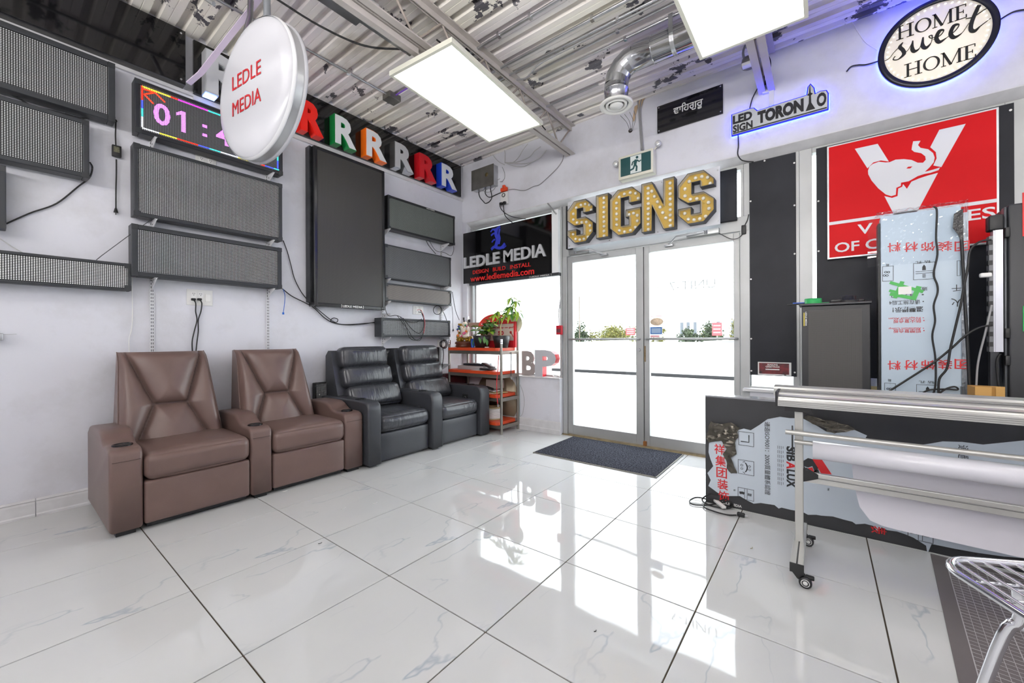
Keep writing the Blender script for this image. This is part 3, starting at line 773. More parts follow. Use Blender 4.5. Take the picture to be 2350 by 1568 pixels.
hk = MB().bbox(0, -4.10, 1.11, 0.08, -4.052, 1.155, 0.006).box(0.08, -4.085, 1.125, 0.083, -4.06, 1.135).wire(L((8, 768), (25, 768), (38, 767), X=0.02), 0.0015)
hk.build('wall_hook', STEEL, None, label='small metal fitting cut by the left edge at seat height', cat='fitting')
# ------------------------------------------------------------------ theatre seating
def leather(name, col, bump=0.08):
    m = mat(name, col, 0.33, bump=bump, bscale=260, var=0.12, vscale=7, spec=0.48)
    return m
BRN = leather('brown_leather', (108, 87, 81), 0.08)
BLL = leather('black_leather', (56, 58, 63), 0.10)
def wrinkle_mat():
    m = mat('creased_black_leather', (56, 58, 63), 0.28, bump=0.6, bscale=7, spec=0.6, stretch=(1, 3.6, 0.9))
    return m
BLW = wrinkle_mat()
GLEAM = mat('cup_rim', (40, 40, 42), 0.12, 0.8)
FOOT = BLACK

sofa = thing('recliner_sofa', 'brown leather two-seat theatre recliner with faceted backs and cup holders', 'sofa', (0.42, -2.925, 0))
ARM = [(0.02, 0.03), (0.02, 0.50), (0.10, 0.545), (0.22, 0.562), (0.42, 0.565), (0.50, 0.560), (0.55, 0.545), (0.58, 0.525), (0.62, 0.503), (0.66, 0.497), (0.77, 0.494), (0.805, 0.482), (0.822, 0.455), (0.824, 0.03)]
def brown_arm(y0, y1):
    arm = rprism(MB(), ARM, y0, y1, 0.02).build('arm', BRN, sofa, merge=True)
    c = (0.705, (y0 + y1) / 2)
    MB().lathe([(0.036, 0.496), (0.036, 0.503), (0.045, 0.503), (0.047, 0.499), (0.047, 0.494)], 28, (c[0], c[1], 0)).lathe([(0.036, 0.50), (0.034, 0.4965), (0.0, 0.4965)], 28, (c[0], c[1], 0), mi=1).build('cup_holder', [GLEAM, BLACK], arm)
    s = MB().tube([(0.826, y0 + 0.012, 0.425), (0.827, (y0 + y1) / 2, 0.424), (0.826, y1 - 0.012, 0.425)], 0.0016, 6)
    s.build('seam', mat('brown_seam', (70, 55, 52), 0.6), arm)
    for xf_ in (0.74, 0.10): MB().box(xf_, y0 + 0.03, 0, xf_ + 0.06, y1 - 0.03, 0.034).build('foot', FOOT, arm)
for a in ((-3.702, -3.558), (-3.004, -2.866), (-2.312, -2.146)): brown_arm(*a)

def faceted_back(y0t, y1t, y0b, y1b, yc):
    """upholstered back with four puffed panels meeting along sewn seams"""
    segs = [((.07, 0), (.33, .57)), ((.93, 0), (.67, .57)), ((.33, .57), (.67, .57)), ((.33, .57), (.17, .93)), ((.67, .57), (.83, .93)), ((.17, .93), (.17, 1.1)), ((.83, .93), (.83, 1.1))]
    def dist(s, t):
        b = 9
        for (p, q) in segs:
            px, py = p[0] * 0.52, p[1] * 0.60; qx, qy = q[0] * 0.52, q[1] * 0.60
            dx, dy = qx - px, qy - py; l2 = dx * dx + dy * dy
            k = max(0, min(1, ((s * 0.52 - px) * dx + (t * 0.60 - py) * dy) / l2))
            b = min(b, math.hypot(s * 0.52 - px - k * dx, t * 0.60 - py - k * dy))
        return b
    n, m = 64, 72
    top, bot = 1.028, 0.40
    def pt(s, t, lift):
        y = (y0t + (y1t - y0t) * s) * (1 - t) + (y0b + (y1b - y0b) * s) * t
        z = top + (bot - top) * t
        x = 0.205 + 0.20 * t
        d = dist(s, t); pf = 0.075 * (1 - math.exp(-d / 0.05)) - 0.022 * math.exp(-(d / 0.007) ** 2)
        e = min(s, 1 - s) * 0.52
        edge = 1 - math.exp(-e / 0.018)
        te = 1 - math.exp(-t * 0.6 / 0.02)
        return (x + pf * min(edge, 1) - 0.03 * (1 - edge) - 0.045 * (1 - te), y, z - 0.012 * (1 - te) * 0)
    mb = MB(); vs = [pt(i / n, j / m, 1) for j in range(m + 1) for i in range(n + 1)]
    fs = [(j * (n + 1) + i, (j + 1) * (n + 1) + i, (j + 1) * (n + 1) + i + 1, j * (n + 1) + i + 1) for j in range(m) for i in range(n)]
    mb.add(vs, fs, 0, True)
    o = mb.build('backrest', BRN, sofa, merge=False)
    # side and rear shell
    sh = MB()
    P = []
    for (s, a) in ((0, 1), (1, 1)):
        for t in (0, 1):
            q = pt(s, t, 1); P.append(q)
    (a, b_, c, d_) = P
    def rear(q, t): return (0.075 + 0.05 * t, q[1], q[2])
    k = 12
    L0 = [pt(0, j / k, 1) for j in range(k + 1)]; L1 = [pt(1, j / k, 1) for j in range(k + 1)]
    r0 = [(0.07 + 0.06 * j / k, L0[j][1] + 0.006, L0[j][2] - 0.004) for j in range(k + 1)]; r1 = [(0.07 + 0.06 * j / k, L1[j][1] - 0.006, L1[j][2] - 0.004) for j in range(k + 1)]
    def strip_(A, B):
        o_ = len(A); sh.add(A + B, [(i, i + 1, o_ + i + 1, o_ + i) for i in range(o_ - 1)], 0, True)
    strip_(L0, r0); strip_(r1, L1); strip_(r0, r1)
    ft = [pt(i / n, 0, 1) for i in range(n + 1)]; rt_ = [(0.07, r0[0][1] + (r1[0][1] - r0[0][1]) * i / n, r0[0][2]) for i in range(n + 1)]
    strip_(rt_, ft)
    sh.build('back_shell', BRN, sofa)
    # piping
    for e_, q_ in ((0, -0.001), (1, 0.001)): MB().tube([Vector(pt(e_, j / 20, 1)) + Vector((0.004, q_, 0)) for j in range(21)], 0.003, 6).build('piping', BRN, sofa)
for (y0, y1) in ((-3.558, -3.004), (-2.866, -2.312)):
    faceted_back(y0 - 0.015, y1 - 0.085, y0 - 0.045, y1 - 0.03, (y0 + y1) / 2)
    MB().bbox(0.30, y0 + 0.004, 0.288, 0.842, y1 - 0.004, 0.445, 0.045, n=5, seg=8, puff=(0.012, 0, 0.022)).build('seat_cushion', BRN, sofa)
    MB().bbox(0.10, y0 + 0.004, 0.035, 0.822, y1 - 0.004, 0.284, 0.016, n=3, seg=4, puff=(0.004, 0, 0)).build('front_panel', BRN, sofa)
    MB().box(0.2, y0 + 0.02, 0.012, 0.79, y1 - 0.02, 0.036).build('base_frame', BLACK, sofa)

dark = thing('recliner_sofa', 'black leather two-seat theatre recliner with puffed three-roll backs', 'sofa', (0.45, -1.345, 0))
def black_arm(y0, y1, sock):
    arm = rprism(MB(), [(0.06, 0.02), (0.06, 0.555), (0.10, 0.565), (0.30, 0.572), (0.70, 0.572), (0.80, 0.57), (0.835, 0.564), (0.86, 0.55), (0.876, 0.528), (0.884, 0.49), (0.884, 0.02)], y0, y1, 0.018).build('arm', BLL, dark, merge=True)
    c = (0.66, (y0 + y1) / 2)
    MB().lathe([(0.036, 0.573), (0.036, 0.578), (0.044, 0.578), (0.046, 0.573)], 24, (c[0], c[1], 0)).lathe([(0.036, 0.576), (0.0, 0.574)], 24, (c[0], c[1], 0), mi=1).build('cup_holder', [GLEAM, BLACK], arm)
    if sock:
        w_ = MB().box(0.60, y0 - 0.006, 0.385, 0.68, y0 + 0.002, 0.465).build('control_panel', BLACK, arm)
        MB().tube([(0.64 + 0.017 * cos(a * pi / 8), y0 - 0.007, 0.425 + 0.017 * sin(a * pi / 8)) for a in range(16)], 0.002, 6, True).build('button_ring', STEEL, arm)
for a in ((-2.135, -2.003, 0), (-1.425, -1.282, 0), (-0.712, -0.557, 1)): black_arm(*a)
def cush(y0, y1, zc, xc, h, th, tilt, m, name='back_cushion', rr=0.05, puff=0.03):
    M = Matrix.Translation((xc, (y0 + y1) / 2, zc)) @ Matrix.Rotation(tilt, 4, 'Y')
    w_ = (y1 - y0) / 2
    MB().bbox(-th / 2, -w_, -h / 2, th / 2, w_, h / 2, rr, n=5, seg=8, M=M, puff=(puff, 0.006, 0.004)).build(name, m, dark)
for (y0, y1) in ((-2.003, -1.425), (-1.282, -0.712)):
    ya, yb = y0 - 0.055, y1 - 0.085
    cush(ya + 0.03, yb, 0.930, 0.215, 0.205, 0.15, -0.10, BLW)
    cush(ya + 0.035, yb + 0.03, 0.735, 0.255, 0.205, 0.15, -0.26, BLW)
    cush(ya + 0.045, yb + 0.075, 0.53, 0.335, 0.23, 0.17, -0.42, BLW)
    sh = MB().prism([(0.06, 0.30), (0.06, 0.95), (0.11, 1.0), (0.17, 1.0), (0.20, 0.85), (0.34, 0.40), (0.34, 0.30)], (0, yb + 0.0, 0), X_, Z_, yb - ya + 0.02)
    sh.build('back_shell', BLL, dark, bevel=0.012, seg=3)
    MB().bbox(0.30, y0 + 0.004, 0.275, 0.862, y1 - 0.004, 0.425, 0.06, n=6, seg=8, puff=(0.016, 0, 0.02)).build('seat_cushion', BLW, dark)
    MB().bbox(0.12, y0 + 0.004, 0.02, 0.835, y1 - 0.004, 0.268, 0.016, n=3, seg=4, puff=(0.004, 0, 0)).build('front_panel', BLL, dark)
    MB().box(0.2, y0 + 0.02, 0.0, 0.78, y1 - 0.02, 0.022).build('base_frame', BLACK, dark)
for (xf_, yf_) in ((0.1, -2.1), (0.78, -2.1), (0.78, -1.39), (0.1, -0.68), (0.78, -0.68)): MB().box(xf_, yf_, 0, xf_ + 0.06, yf_ + 0.07, 0.024).build('foot', FOOT, dark)
# ------------------------------------------------------------------ signs along the storefront
def Z6(x, y, Y): return wy(1650 + x * .31891, y * .31891, Y)
def Z7(x, y, Y): return wy(1250 + x * .31891, 350 + y * .31891, Y)
# black lightbox in the left window
lb = thing('lightbox_sign', 'black glossy window sign with blue gothic L and white lettering', 'sign', (0.73, -0.1, 1.86))
MB().box(0.03, -0.115, 1.872, 1.462, -0.05, 2.563).build('face', GLB, lb, bevel=0.002)
MB().box(1.462, -0.112, 1.87, 1.545, -0.05, 2.60).build('light_edge', mat('lit_edge', (236, 238, 240), 0.4), lb)
SILV = mat('silver_letter', (206, 208, 212), 0.35, 0.2)
REDL = mat('red_letter', (222, 38, 36), 0.4)
def ledle(mb, x0, x1, za, zb, body, m, bold=0.02, name='lettering', d=0.012):
    mb.text(body, (x0, -0.115, za), X_, Z_, h=zb - za, w=x1 - x0, d=d, bold=bold)
    return mb.build(name, m, lb)
ledle(MB(), 0.055, 0.685, 2.075, 2.225, 'LEDLE', SILV, 0.03, d=0.02)
ledle(MB(), 0.755, 1.385, 2.078, 2.228, 'MEDIA', SILV, 0.018, d=0.02)
ledle(MB(), 0.21, 0.49, 1.985, 2.035, 'DESIGN', REDL, 0.01, d=0.003)
ledle(MB(), 0.565, 0.775, 1.985, 2.035, 'BUILD', REDL, 0.01, d=0.003)
ledle(MB(), 0.85, 1.165, 1.985, 2.035, 'INSTALL', REDL, 0.01, d=0.003)
ledle(MB(), 0.165, 1.215, 1.885, 1.965, 'www.ledlemedia.com', REDL, 0.018, d=0.003)
gl = MB()
def gp(pts, wd): gl.ribbon(crom([(p[0], p[1], 0) for p in pts], 6), wd, (0.52, -0.1155, 2.245), X_, Z_, 0.003 + len(gl.v) * 4e-6)
gp([(0.175, 0.30), (0.13, 0.29), (0.09, 0.27), (0.075, 0.29)], 0.03)
gp([(0.115, 0.285), (0.10, 0.22), (0.125, 0.15), (0.105, 0.08), (0.085, 0.045)], 0.052)
gp([(0.165, 0.275), (0.15, 0.21), (0.165, 0.15), (0.15, 0.08)], 0.026)
gp([(0.02, 0.03), (0.07, 0.055), (0.13, 0.035), (0.19, 0.03), (0.25, 0.075)], 0.036)
gp([(0.03, 0.12), (0.07, 0.15), (0.09, 0.14)], 0.02); gp([(0.02, 0.21), (0.06, 0.23), (0.10, 0.22)], 0.022)
gp([(0.01, 0.26), (0.05, 0.285), (0.08, 0.27)], 0.02); gp([(0.19, 0.03), (0.225, 0.02), (0.27, 0.045)], 0.016)
gl.build('gothic_letter', mat('blue_letter', (52, 64, 196), 0.4), lb)
st = thing('led_strip', 'slim dark led ticker bar under the black window sign', 'led display', (0.84, -0.1, 1.835))
MB().box(0.144, -0.12, 1.836, 1.555, -0.055, 1.872).build('bar', mat('ticker_grey', (62, 64, 68), 0.4, 0.3), st, bevel=0.003)
MB().text('LEDLE MEDIA', (1.165, -0.121, 1.846), X_, Z_, h=0.016, w=0.27, d=0.001, bold=0.01).box(1.145, -0.122, 1.842, 1.148, -0.12, 1.866).box(1.455, -0.122, 1.842, 1.458, -0.12, 1.866).build('maker_lettering', WHITEP, st)
cable('thin metal hanger strap from the header to the lightbox corner', [Vector((1.40, -0.1, 2.70)), Vector((1.435, -0.11, 2.66)), Vector((1.50, -0.13, 2.58)), Vector((1.53, -0.12, 2.545))], 0.008, ALU, 'hanger', 3, 'bracket')

# marquee SIGNS panel
mq = thing('marquee_sign', 'white panel with golden marquee bulb letters SIGNS above the doors', 'sign', (2.45, -0.11, 2.12))
PW = mat('marquee_panel', (212, 214, 220), 0.4)
MB().box(1.68, -0.122, 2.123, 3.229, -0.112, 2.643).build('back_panel', PW, mq)
sc = MB()
for (xx, zz) in ((1.70, 2.60), (1.70, 2.15), (3.21, 2.61), (3.21, 2.16), (2.18, 2.14), (2.72, 2.62), (2.05, 2.62), (2.68, 2.145)): sc.cyl((xx, -0.122, zz), (xx, -0.126, zz), 0.007, 8)
sc.build('screws', STEEL, mq, kind='stuff')
GOLD = mat('gold_face', (206, 172, 80), 0.5, var=0.12, vscale=14)
CREAM = mat('letter_cream', (216, 212, 200), 0.5)
DKG = mat('letter_dark_side', (58, 60, 64), 0.5)
S_ = [(.28, 0), (.72, 0), (1, .2), (1, .42), (.72, .585), (.40, .585), (.40, .80), (.62, .80), (.62, .68), (1, .68), (1, .80), (.72, 1), (.28, 1), (0, .80), (0, .56), (.28, .41), (.62, .41), (.62, .19), (.38, .19), (.38, .33), (0, .33), (0, .2)]
I_ = [(0, 0), (1, 0), (1, 1), (0, 1)]
G_ = [(.27, 0), (.73, 0), (1, .18), (1, .53), (.52, .53), (.52, .36), (.62, .36), (.62, .20), (.38, .20), (.38, .80), (.62, .80), (.62, .66), (1, .66), (1, .82), (.73, 1), (.27, 1), (0, .82), (0, .18)]
N_ = [(0, 0), (.33, 0), (.33, .52), (.66, 0), (1, 0), (1, 1), (.67, 1), (.67, .50), (.33, 1), (0, 1)]
BLB = {'S': [(.87, .74), (.80, .87), (.64, .91), (.47, .91), (.29, .87), (.17, .74), (.17, .60), (.32, .51), (.50, .495), (.68, .48), (.82, .38), (.83, .26), (.74, .12), (.58, .09), (.42, .09), (.26, .12), (.16, .25)],
       'I': [(.5, .06 + .11 * k) for k in range(9)],
       'G': [(.87, .75), (.79, .87), (.62, .91), (.43, .91), (.26, .87), (.17, .75), (.17, .63), (.17, .51), (.17, .39), (.17, .27), (.26, .13), (.43, .08), (.62, .09), (.78, .14), (.84, .27), (.84, .39), (.72, .45), (.58, .44)],
       'N': [(.165, .07 + .106 * k) for k in range(9)] + [(.835, .07 + .106 * k) for k in range(9)] + [(.28, .84), (.36, .72), (.45, .60), (.53, .48), (.61, .36), (.70, .24)]}
bulb0 = None
BULB = mat('bulb_white', (240, 238, 228), 0.25)
for ch, poly, x0, x1, z0, z1 in (('S', S_, 1.722, 2.033, 2.148, 2.605), ('I', I_, 2.068, 2.207, 2.158, 2.61), ('G', G_, 2.222, 2.545, 2.152, 2.615), ('N', N_, 2.551, 2.863, 2.14, 2.615), ('S', S_, 2.892, 3.199, 2.148, 2.61)):
    w_, h_ = x1 - x0, z1 - z0
    pg = [(p[0] * w_, p[1] * h_) for p in poly]
    t = MB()
    o_ = (x0, -0.122, z0)
    ins = inset(pg, 0.006)
    t.prism(pg, o_, X_, Z_, 0.088, 0, holes=[ins])
    fl_ = len(t.f)
    n = len(pg)
    # ring: outer walls dark, inner walls cream, lip dark
    for k in range(len(t.f)):
        c = sum((t.v[i] for i in t.f[k]), Vector()) / len(t.f[k])
    for k in range(fl_ - n, fl_): t.m[k] = 1
    for k in range(fl_ - 2 * n, fl_ - n): t.m[k] = 0
    lo = MB()
    let = t.build('marquee_letter', [DKG, CREAM], mq)
    MB().prism(inset(pg, 0.0055), (x0, -0.122, z0), X_, Z_, 0.035, 0).build('gold_face', GOLD, let)
    for (bx, bz) in BLB[ch]:
        c = Vector((x0 + bx * w_, -0.157, z0 + bz * h_))
        if bulb0 is None:
            bulb0 = MB().lathe([(0.0150, 0.0), (0.0165, 0.005), (0.0155, 0.014), (0.011, 0.021), (0.005, 0.0245), (0.0, 0.025)], 10, (0, 0, 0), -Y_).build('bulb', BULB, let, local=True); b = bulb0
        else:
            b = bulb0.copy(); COL.objects.link(b); b.parent = let
        b.location = c - mq.location

# exit sign
ex = thing('exit_sign', 'green running-man exit sign in a cream box above the marquee letters', 'sign', (2.49, -0.1, 2.71))
EXW = mat('exit_cream', (222, 220, 204), 0.45)
MB().bbox(2.312, -0.20, 2.712, 2.664, -0.10, 2.945, 0.008).build('housing', EXW, ex)
MB().box(2.338, -0.203, 2.74, 2.642, -0.199, 2.92).build('face', mat('exit_green', (30, 78, 80), 0.35), ex)
MB().box(2.44, -0.205, 2.745, 2.55, -0.203, 2.915).build('doorway', mat('exit_white', (222, 230, 228), 0.4), ex)
mn = MB(); mn.lathe([(0.013, 0), (0.013, 0.002), (0, 0.002)], 16, (2.508, -0.205, 2.892), -Y_)
for pts, w_ in (([(2.50, 2.872), (2.487, 2.83)], 0.03), ([(2.487, 2.832), (2.505, 2.80), (2.50, 2.757)], 0.017), ([(2.487, 2.832), (2.47, 2.79), (2.425, 2.778)], 0.017), ([(2.505, 2.868), (2.53, 2.845), (2.548, 2.855)], 0.012), ([(2.495, 2.868), (2.465, 2.855), (2.455, 2.825)], 0.012)):
    mn.ribbon([(p[0], p[1], 0) for p in pts], w_, (0, -0.205, 0), X_, Z_, 0.002 + len(mn.v) * 1e-5)
mn.build('running_figure', mat('exit_green'), ex)
for (xx, zz) in ((2.27, 2.905), (2.70, 2.985)):
    MB().lathe([(0.0, -0.02), (0.022, -0.018), (0.03, 0.0), (0.028, 0.018), (0.02, 0.025), (0, 0.026)], 18, (xx, -0.16, zz), -Y_).build('lamp_head', mat('lamp_clear', (210, 212, 214), 0.15, 0.3), ex)
    MB().lathe([(0.009, 0.026), (0.006, 0.031), (0, 0.033)], 10, (xx, -0.16, zz), -Y_).build('lamp_bulb', mat('bulb_white'), ex)
    MB().cyl((xx, -0.14, zz), (2.34 if xx < 2.4 else 2.62, -0.13, 2.93), 0.006, 8).build('lamp_stem', EXW, ex)

# gurmukhi plaque
pj = thing('plaque_sign', 'small glossy black plaque with white gurmukhi word on the upper wall', 'sign', (2.966, -0.1, 3.107))
MB().box(2.678, -0.118, 3.108, 3.254, -0.104, 3.368).build('plate', GLB, pj, bevel=0.001)
pt_ = MB()
x = 2.832
sc_ = 0.087
for chx, adv in (('\u0a35', .568), ('\u0a3e', .235), ('\u0a3f', .245), ('\u0a39', .576), ('\u0a17', .75), ('\u0a30', .579)):
    vs, fs = text_geo(chx, 0.012, 3, 0, 1.0)
    pt_.add([Vector((x + p[0] * sc_, -0.118 - (p[2] + .5) * 0.003, 3.24 + p[1] * sc_)) for p in vs], fs)
    x += adv * sc_
    if chx in '\u0a17\u0a30':
        v2, f2 = text_geo('\u0a41' if chx == '\u0a17' else '\u0a42', 0.012, 3, 0, 1.0)
        pt_.add([Vector((x + p[0] * sc_, -0.118 - (p[2] + .5) * 0.003, 3.24 + p[1] * sc_)) for p in v2], f2)
pt_.build('lettering', WHITEP, pj)
sc = MB()
for (xx, zz) in ((2.695, 3.35), (3.236, 3.35), (2.695, 3.126), (3.236, 3.126)): sc.cyl((xx, -0.118, zz), (xx, -0.122, zz), 0.006, 10)
sc.build('screws', CHROME, pj, kind='stuff')

# LED SIGN TORONTO
BLUEG = mat('blue_led_glow', (40, 60, 255), emit=(35, 50, 255), estr=42)
tn = thing('halo_sign', 'small black and silver city skyline sign with blue halo, LED SIGN TORONTO', 'sign', (3.66, -0.1, 2.87))
out = [(3.323, 2.872), (3.992, 2.872), (3.993, 3.02), (3.98, 3.05), (3.94, 3.058), (3.912, 3.05), (3.905, 3.095), (3.88, 3.14), (3.86, 3.118), (3.852, 3.06), (3.838, 3.058), (3.70, 3.058), (3.52, 3.052), (3.495, 3.085), (3.47, 3.09), (3.323, 3.085)]
for a, b_ in ((-0.112, 0),): pass
o2 = [(x, z - 0.022 * (0 if i < 2 else 1)) for i, (x, z) in enumerate(out)]
MB().prism([(x, z) for x, z in o2], (0, -0.122, 0), X_, Z_, 0.012).build('blue_plate', mat('deep_blue', (18, 28, 168), 0.3, emit=(20, 30, 220), estr=0.5), tn)
i2 = inset(o2, 0.008)
MB().prism(i2, (0, -0.134, 0), X_, Z_, 0.006).build('silver_plate', mat('pale_silver', (196, 200, 204), 0.35), tn)
bt = MB()
bt.text('LED', (3.336, -0.140, 2.968), X_, Z_, h=0.072, w=0.145, d=0.004, bold=0.045)
bt.text('SIGN', (3.336, -0.140, 2.895), X_, Z_, h=0.062, w=0.148, d=0.004, bold=0.035)
bt.text('TORON', (3.52, -0.140, 2.91), X_, Z_, h=0.105, w=0.315, d=0.004, bold=0.06)
bt.text('O', (3.918, -0.140, 2.91), X_, Z_, h=0.105, w=0.06, d=0.004, bold=0.04)
bt.prism([(3.848, 2.905), (3.868, 2.96), (3.870, 3.02), (3.858, 3.028), (3.870, 3.04), (3.8745, 3.105), (3.877, 3.105), (3.881, 3.04), (3.894, 3.028), (3.882, 3.02), (3.884, 2.96), (3.908, 2.905)], (0, -0.140, 0), X_, Z_, 0.004)
bt.box(3.336, -0.144, 2.884, 3.98, -0.14, 2.892)
bt.build('lettering', BLACK, tn)
hb = MB()
for i in range(len(o2)):
    a, b_ = o2[i], o2[(i + 1) % len(o2)]
    hb.tube([(a[0], -0.107, a[1]), (b_[0], -0.107, b_[1])], 0.004, 5)
hb.build('led_strip', BLUEG, tn)

# HOME sweet HOME
hm = thing('round_sign', 'round white backlit sign reading HOME sweet HOME with black rim and blue halo', 'sign', (4.565, -0.1, 2.83))
HC = Vector((4.565, -0.145, 3.128)); HR = 0.292
MB().lathe([(0, 0.0), (HR - 0.03, 0.0), (HR - 0.03, -0.012), (0, -0.012)], 64, HC, -Y_).build('face', mat('lit_cream_face', (250, 244, 232), 0.5, emit=(255, 244, 224), estr=0.22), hm)
MB().lathe([(HR - 0.034, -0.014), (HR - 0.034, 0.006), (HR, 0.006), (HR, -0.014), (HR - 0.034, -0.014)], 72, HC, -Y_).build('rim', mat('rim_black', (22, 24, 40), 0.3), hm)
led = MB()
for k in range(46):
    a = 2 * pi * k / 46
    led.lathe([(0.0052, 0.0), (0.004, 0.002), (0, 0.0025)], 8, HC + Vector((cos(a) * (HR - 0.05), -0.001, sin(a) * (HR - 0.05))), -Y_)
led.build('led_dots', mat('led_dot_white', (255, 250, 236), emit=(255, 246, 220), estr=2.2), hm, kind='stuff')
ringb = MB(); ringb.tube([HC + Vector((cos(2 * pi * k / 64) * (HR - 0.015), 0.03, sin(2 * pi * k / 64) * (HR - 0.015))) for k in range(64)], 0.005, 6, True)
ringb.build('halo_strip', mat('halo_blue', (60, 70, 255), emit=(52, 66, 255), estr=85), hm)
sp_ = MB()
for a in (0.7, 2.4, 3.9, 5.5): sp_.cyl(HC + Vector((cos(a) * 0.22, 0.012, sin(a) * 0.22)), HC + Vector((cos(a) * 0.22, 0.045, sin(a) * 0.22)), 0.012, 10)
sp_.build('standoff', STEEL, hm)
SFY = -0.146
def serif(mb, ch, x, z, w_, h_):
    T, t_, s_ = 0.0125, 0.005, 0.0045
    o_ = (0, SFY, 0)
    def bar(x0, z0, x1, z1): mb.box(x0, SFY - 0.003, z0, x1, SFY, z1)
    def srf(xc, zz, wd): bar(xc - wd / 2, zz, xc + wd / 2, zz + s_)
    if ch == 'H':
        for xc, th in ((x + w_ * .2, T), (x + w_ * .8, T)):
            bar(xc - th / 2, z, xc + th / 2, z + h_); srf(xc, z, w_ * .42); srf(xc, z + h_ - s_, w_ * .42)
        bar(x + w_ * .2, z + h_ * .48, x + w_ * .8, z + h_ * .48 + t_)
    if ch == 'O':
        n = 40
        ou = [(x + w_ / 2 + w_ / 2 * cos(2 * pi * k / n), z + h_ / 2 + h_ / 2 * sin(2 * pi * k / n)) for k in range(n)]
        i_ = [(x + w_ / 2 + (w_ / 2 - T) * cos(2 * pi * k / n), z + h_ / 2 + (h_ / 2 - t_) * sin(2 * pi * k / n)) for k in range(n)]
        mb.prism(ou, o_, X_, Z_, 0.003, holes=[i_])
    if ch == 'M':
        bar(x + w_ * .12 - t_ / 2, z, x + w_ * .12 + t_ / 2, z + h_); bar(x + w_ * .87 - T / 2, z, x + w_ * .87 + T / 2, z + h_)
        srf(x + w_ * .12, z, w_ * .24); srf(x + w_ * .87, z, w_ * .28); srf(x + w_ * .07, z + h_ - s_, w_ * .16); srf(x + w_ * .93, z + h_ - s_, w_ * .18)
        mb.ribbon([(x + w_ * .10, z + h_, 0), (x + w_ * .47, z, 0)], T, o_, X_, Z_, 0.003); mb.ribbon([(x + w_ * .47, z, 0), (x + w_ * .86, z + h_, 0)], t_, o_, X_, Z_, 0.003)
    if ch == 'E':
        xc = x + w_ * .25
        bar(xc - T / 2, z, xc + T / 2, z + h_); bar(x, z, x + w_ * .95, z + s_); bar(x, z + h_ - s_, x + w_ * .9, z + h_); bar(xc, z + h_ * .48, x + w_ * .72, z + h_ * .48 + s_)
        bar(x + w_ * .9 - 0.004, z + h_ * .80, x + w_ * .9, z + h_); bar(x + w_ * .95 - 0.005, z, x + w_ * .95, z + h_ * .24); bar(x + w_ * .72 - 0.004, z + h_ * .38, x + w_ * .72, z + h_ * .62)
for (x0, z0, hh, tot) in ((4.372, 3.222, 0.094, 0.345), (4.412, 2.94, 0.094, 0.345)):
    x = x0; hl = MB()
    for ch, w_ in (('H', .27), ('O', .25), ('M', .30), ('E', .18)):
        serif(hl, ch, x, z0, w_ * tot * 0.95, hh); x += w_ * tot
    hl.build('serif_word', BLACK, hm)
sw = MB()
def stroke(pts, wd):
    P = crom([(p[0], p[1], 0) for p in pts], 8); n = len(P)
    Wd = []
    for i in range(n):
        f_ = i / (n - 1) * (len(wd) - 1); k = min(int(f_), len(wd) - 2); Wd.append(wd[k] + (wd[k + 1] - wd[k]) * (f_ - k))
    sw.ribbon(P, Wd, (4.30, SFY, 3.06), X_, Z_, 0.003 + len(sw.v) * 1e-6)
a_, b_, c_ = 0.0035, 0.021, 0.006
stroke([(-.01, .045), (.03, .05), (.06, .085), (.095, .12), (.105, .135)], [a_, a_, a_, c_, c_])
stroke([(.105, .135), (.09, .11), (.105, .08), (.11, .05), (.08, .025), (.055, .035), (.065, .055)], [c_, b_, b_, b_, c_, c_, c_])
stroke([(.11, .05), (.135, .075), (.155, .12)], [a_, a_, a_])
stroke([(.155, .125), (.152, .07), (.165, .045), (.19, .06), (.205, .125)], [c_, b_, b_, a_, c_])
stroke([(.207, .125), (.203, .07), (.22, .045), (.245, .07), (.25, .115), (.235, .118), (.245, .10), (.275, .10)], [c_, b_, b_, a_, c_, c_, a_, a_])
stroke([(.255, .085), (.29, .10), (.305, .125), (.285, .13), (.27, .09), (.285, .055), (.32, .07)], [a_, c_, c_, b_, b_, b_, a_])
stroke([(.32, .07), (.36, .10), (.375, .13), (.352, .133), (.337, .09), (.353, .055), (.39, .07), (.42, .12)], [a_, c_, c_, b_, b_, b_, a_, a_])
stroke([(.465, .215), (.435, .13), (.428, .075), (.445, .055), (.47, .075), (.515, .105)], [b_, b_, b_, b_, c_, a_])
stroke([(.405, .155), (.44, .15), (.48, .17), (.51, .18)], [a_, c_, c_, a_])
sw.build('script_lettering', BLACK, hm)
cable('black wire tail curling out left of the round HOME sign', [Z6(918, 515, -.12), Z6(950, 480, -.12), Z6(1000, 468, -.12), Z6(1060, 465, -.12), Z6(1150, 440, -.13)], 0.005)
cable('black wire tail leaving the round HOME sign to the right', [Z6(2025, 140, -.13), Z6(2080, 105, -.12), Z6(2130, 82, -.12), Z6(2200, 70, -.12), Z6(2300, 60, -.12)], 0.005)
cable('thin white wire on the upper wall leading to the HOME sign', [Z6(920, 120, -.105), Z6(965, 170, -.105), Z6(1010, 245, -.105), Z6(1060, 310, -.105), Z6(1140, 360, -.11)], 0.003, WHITEP)

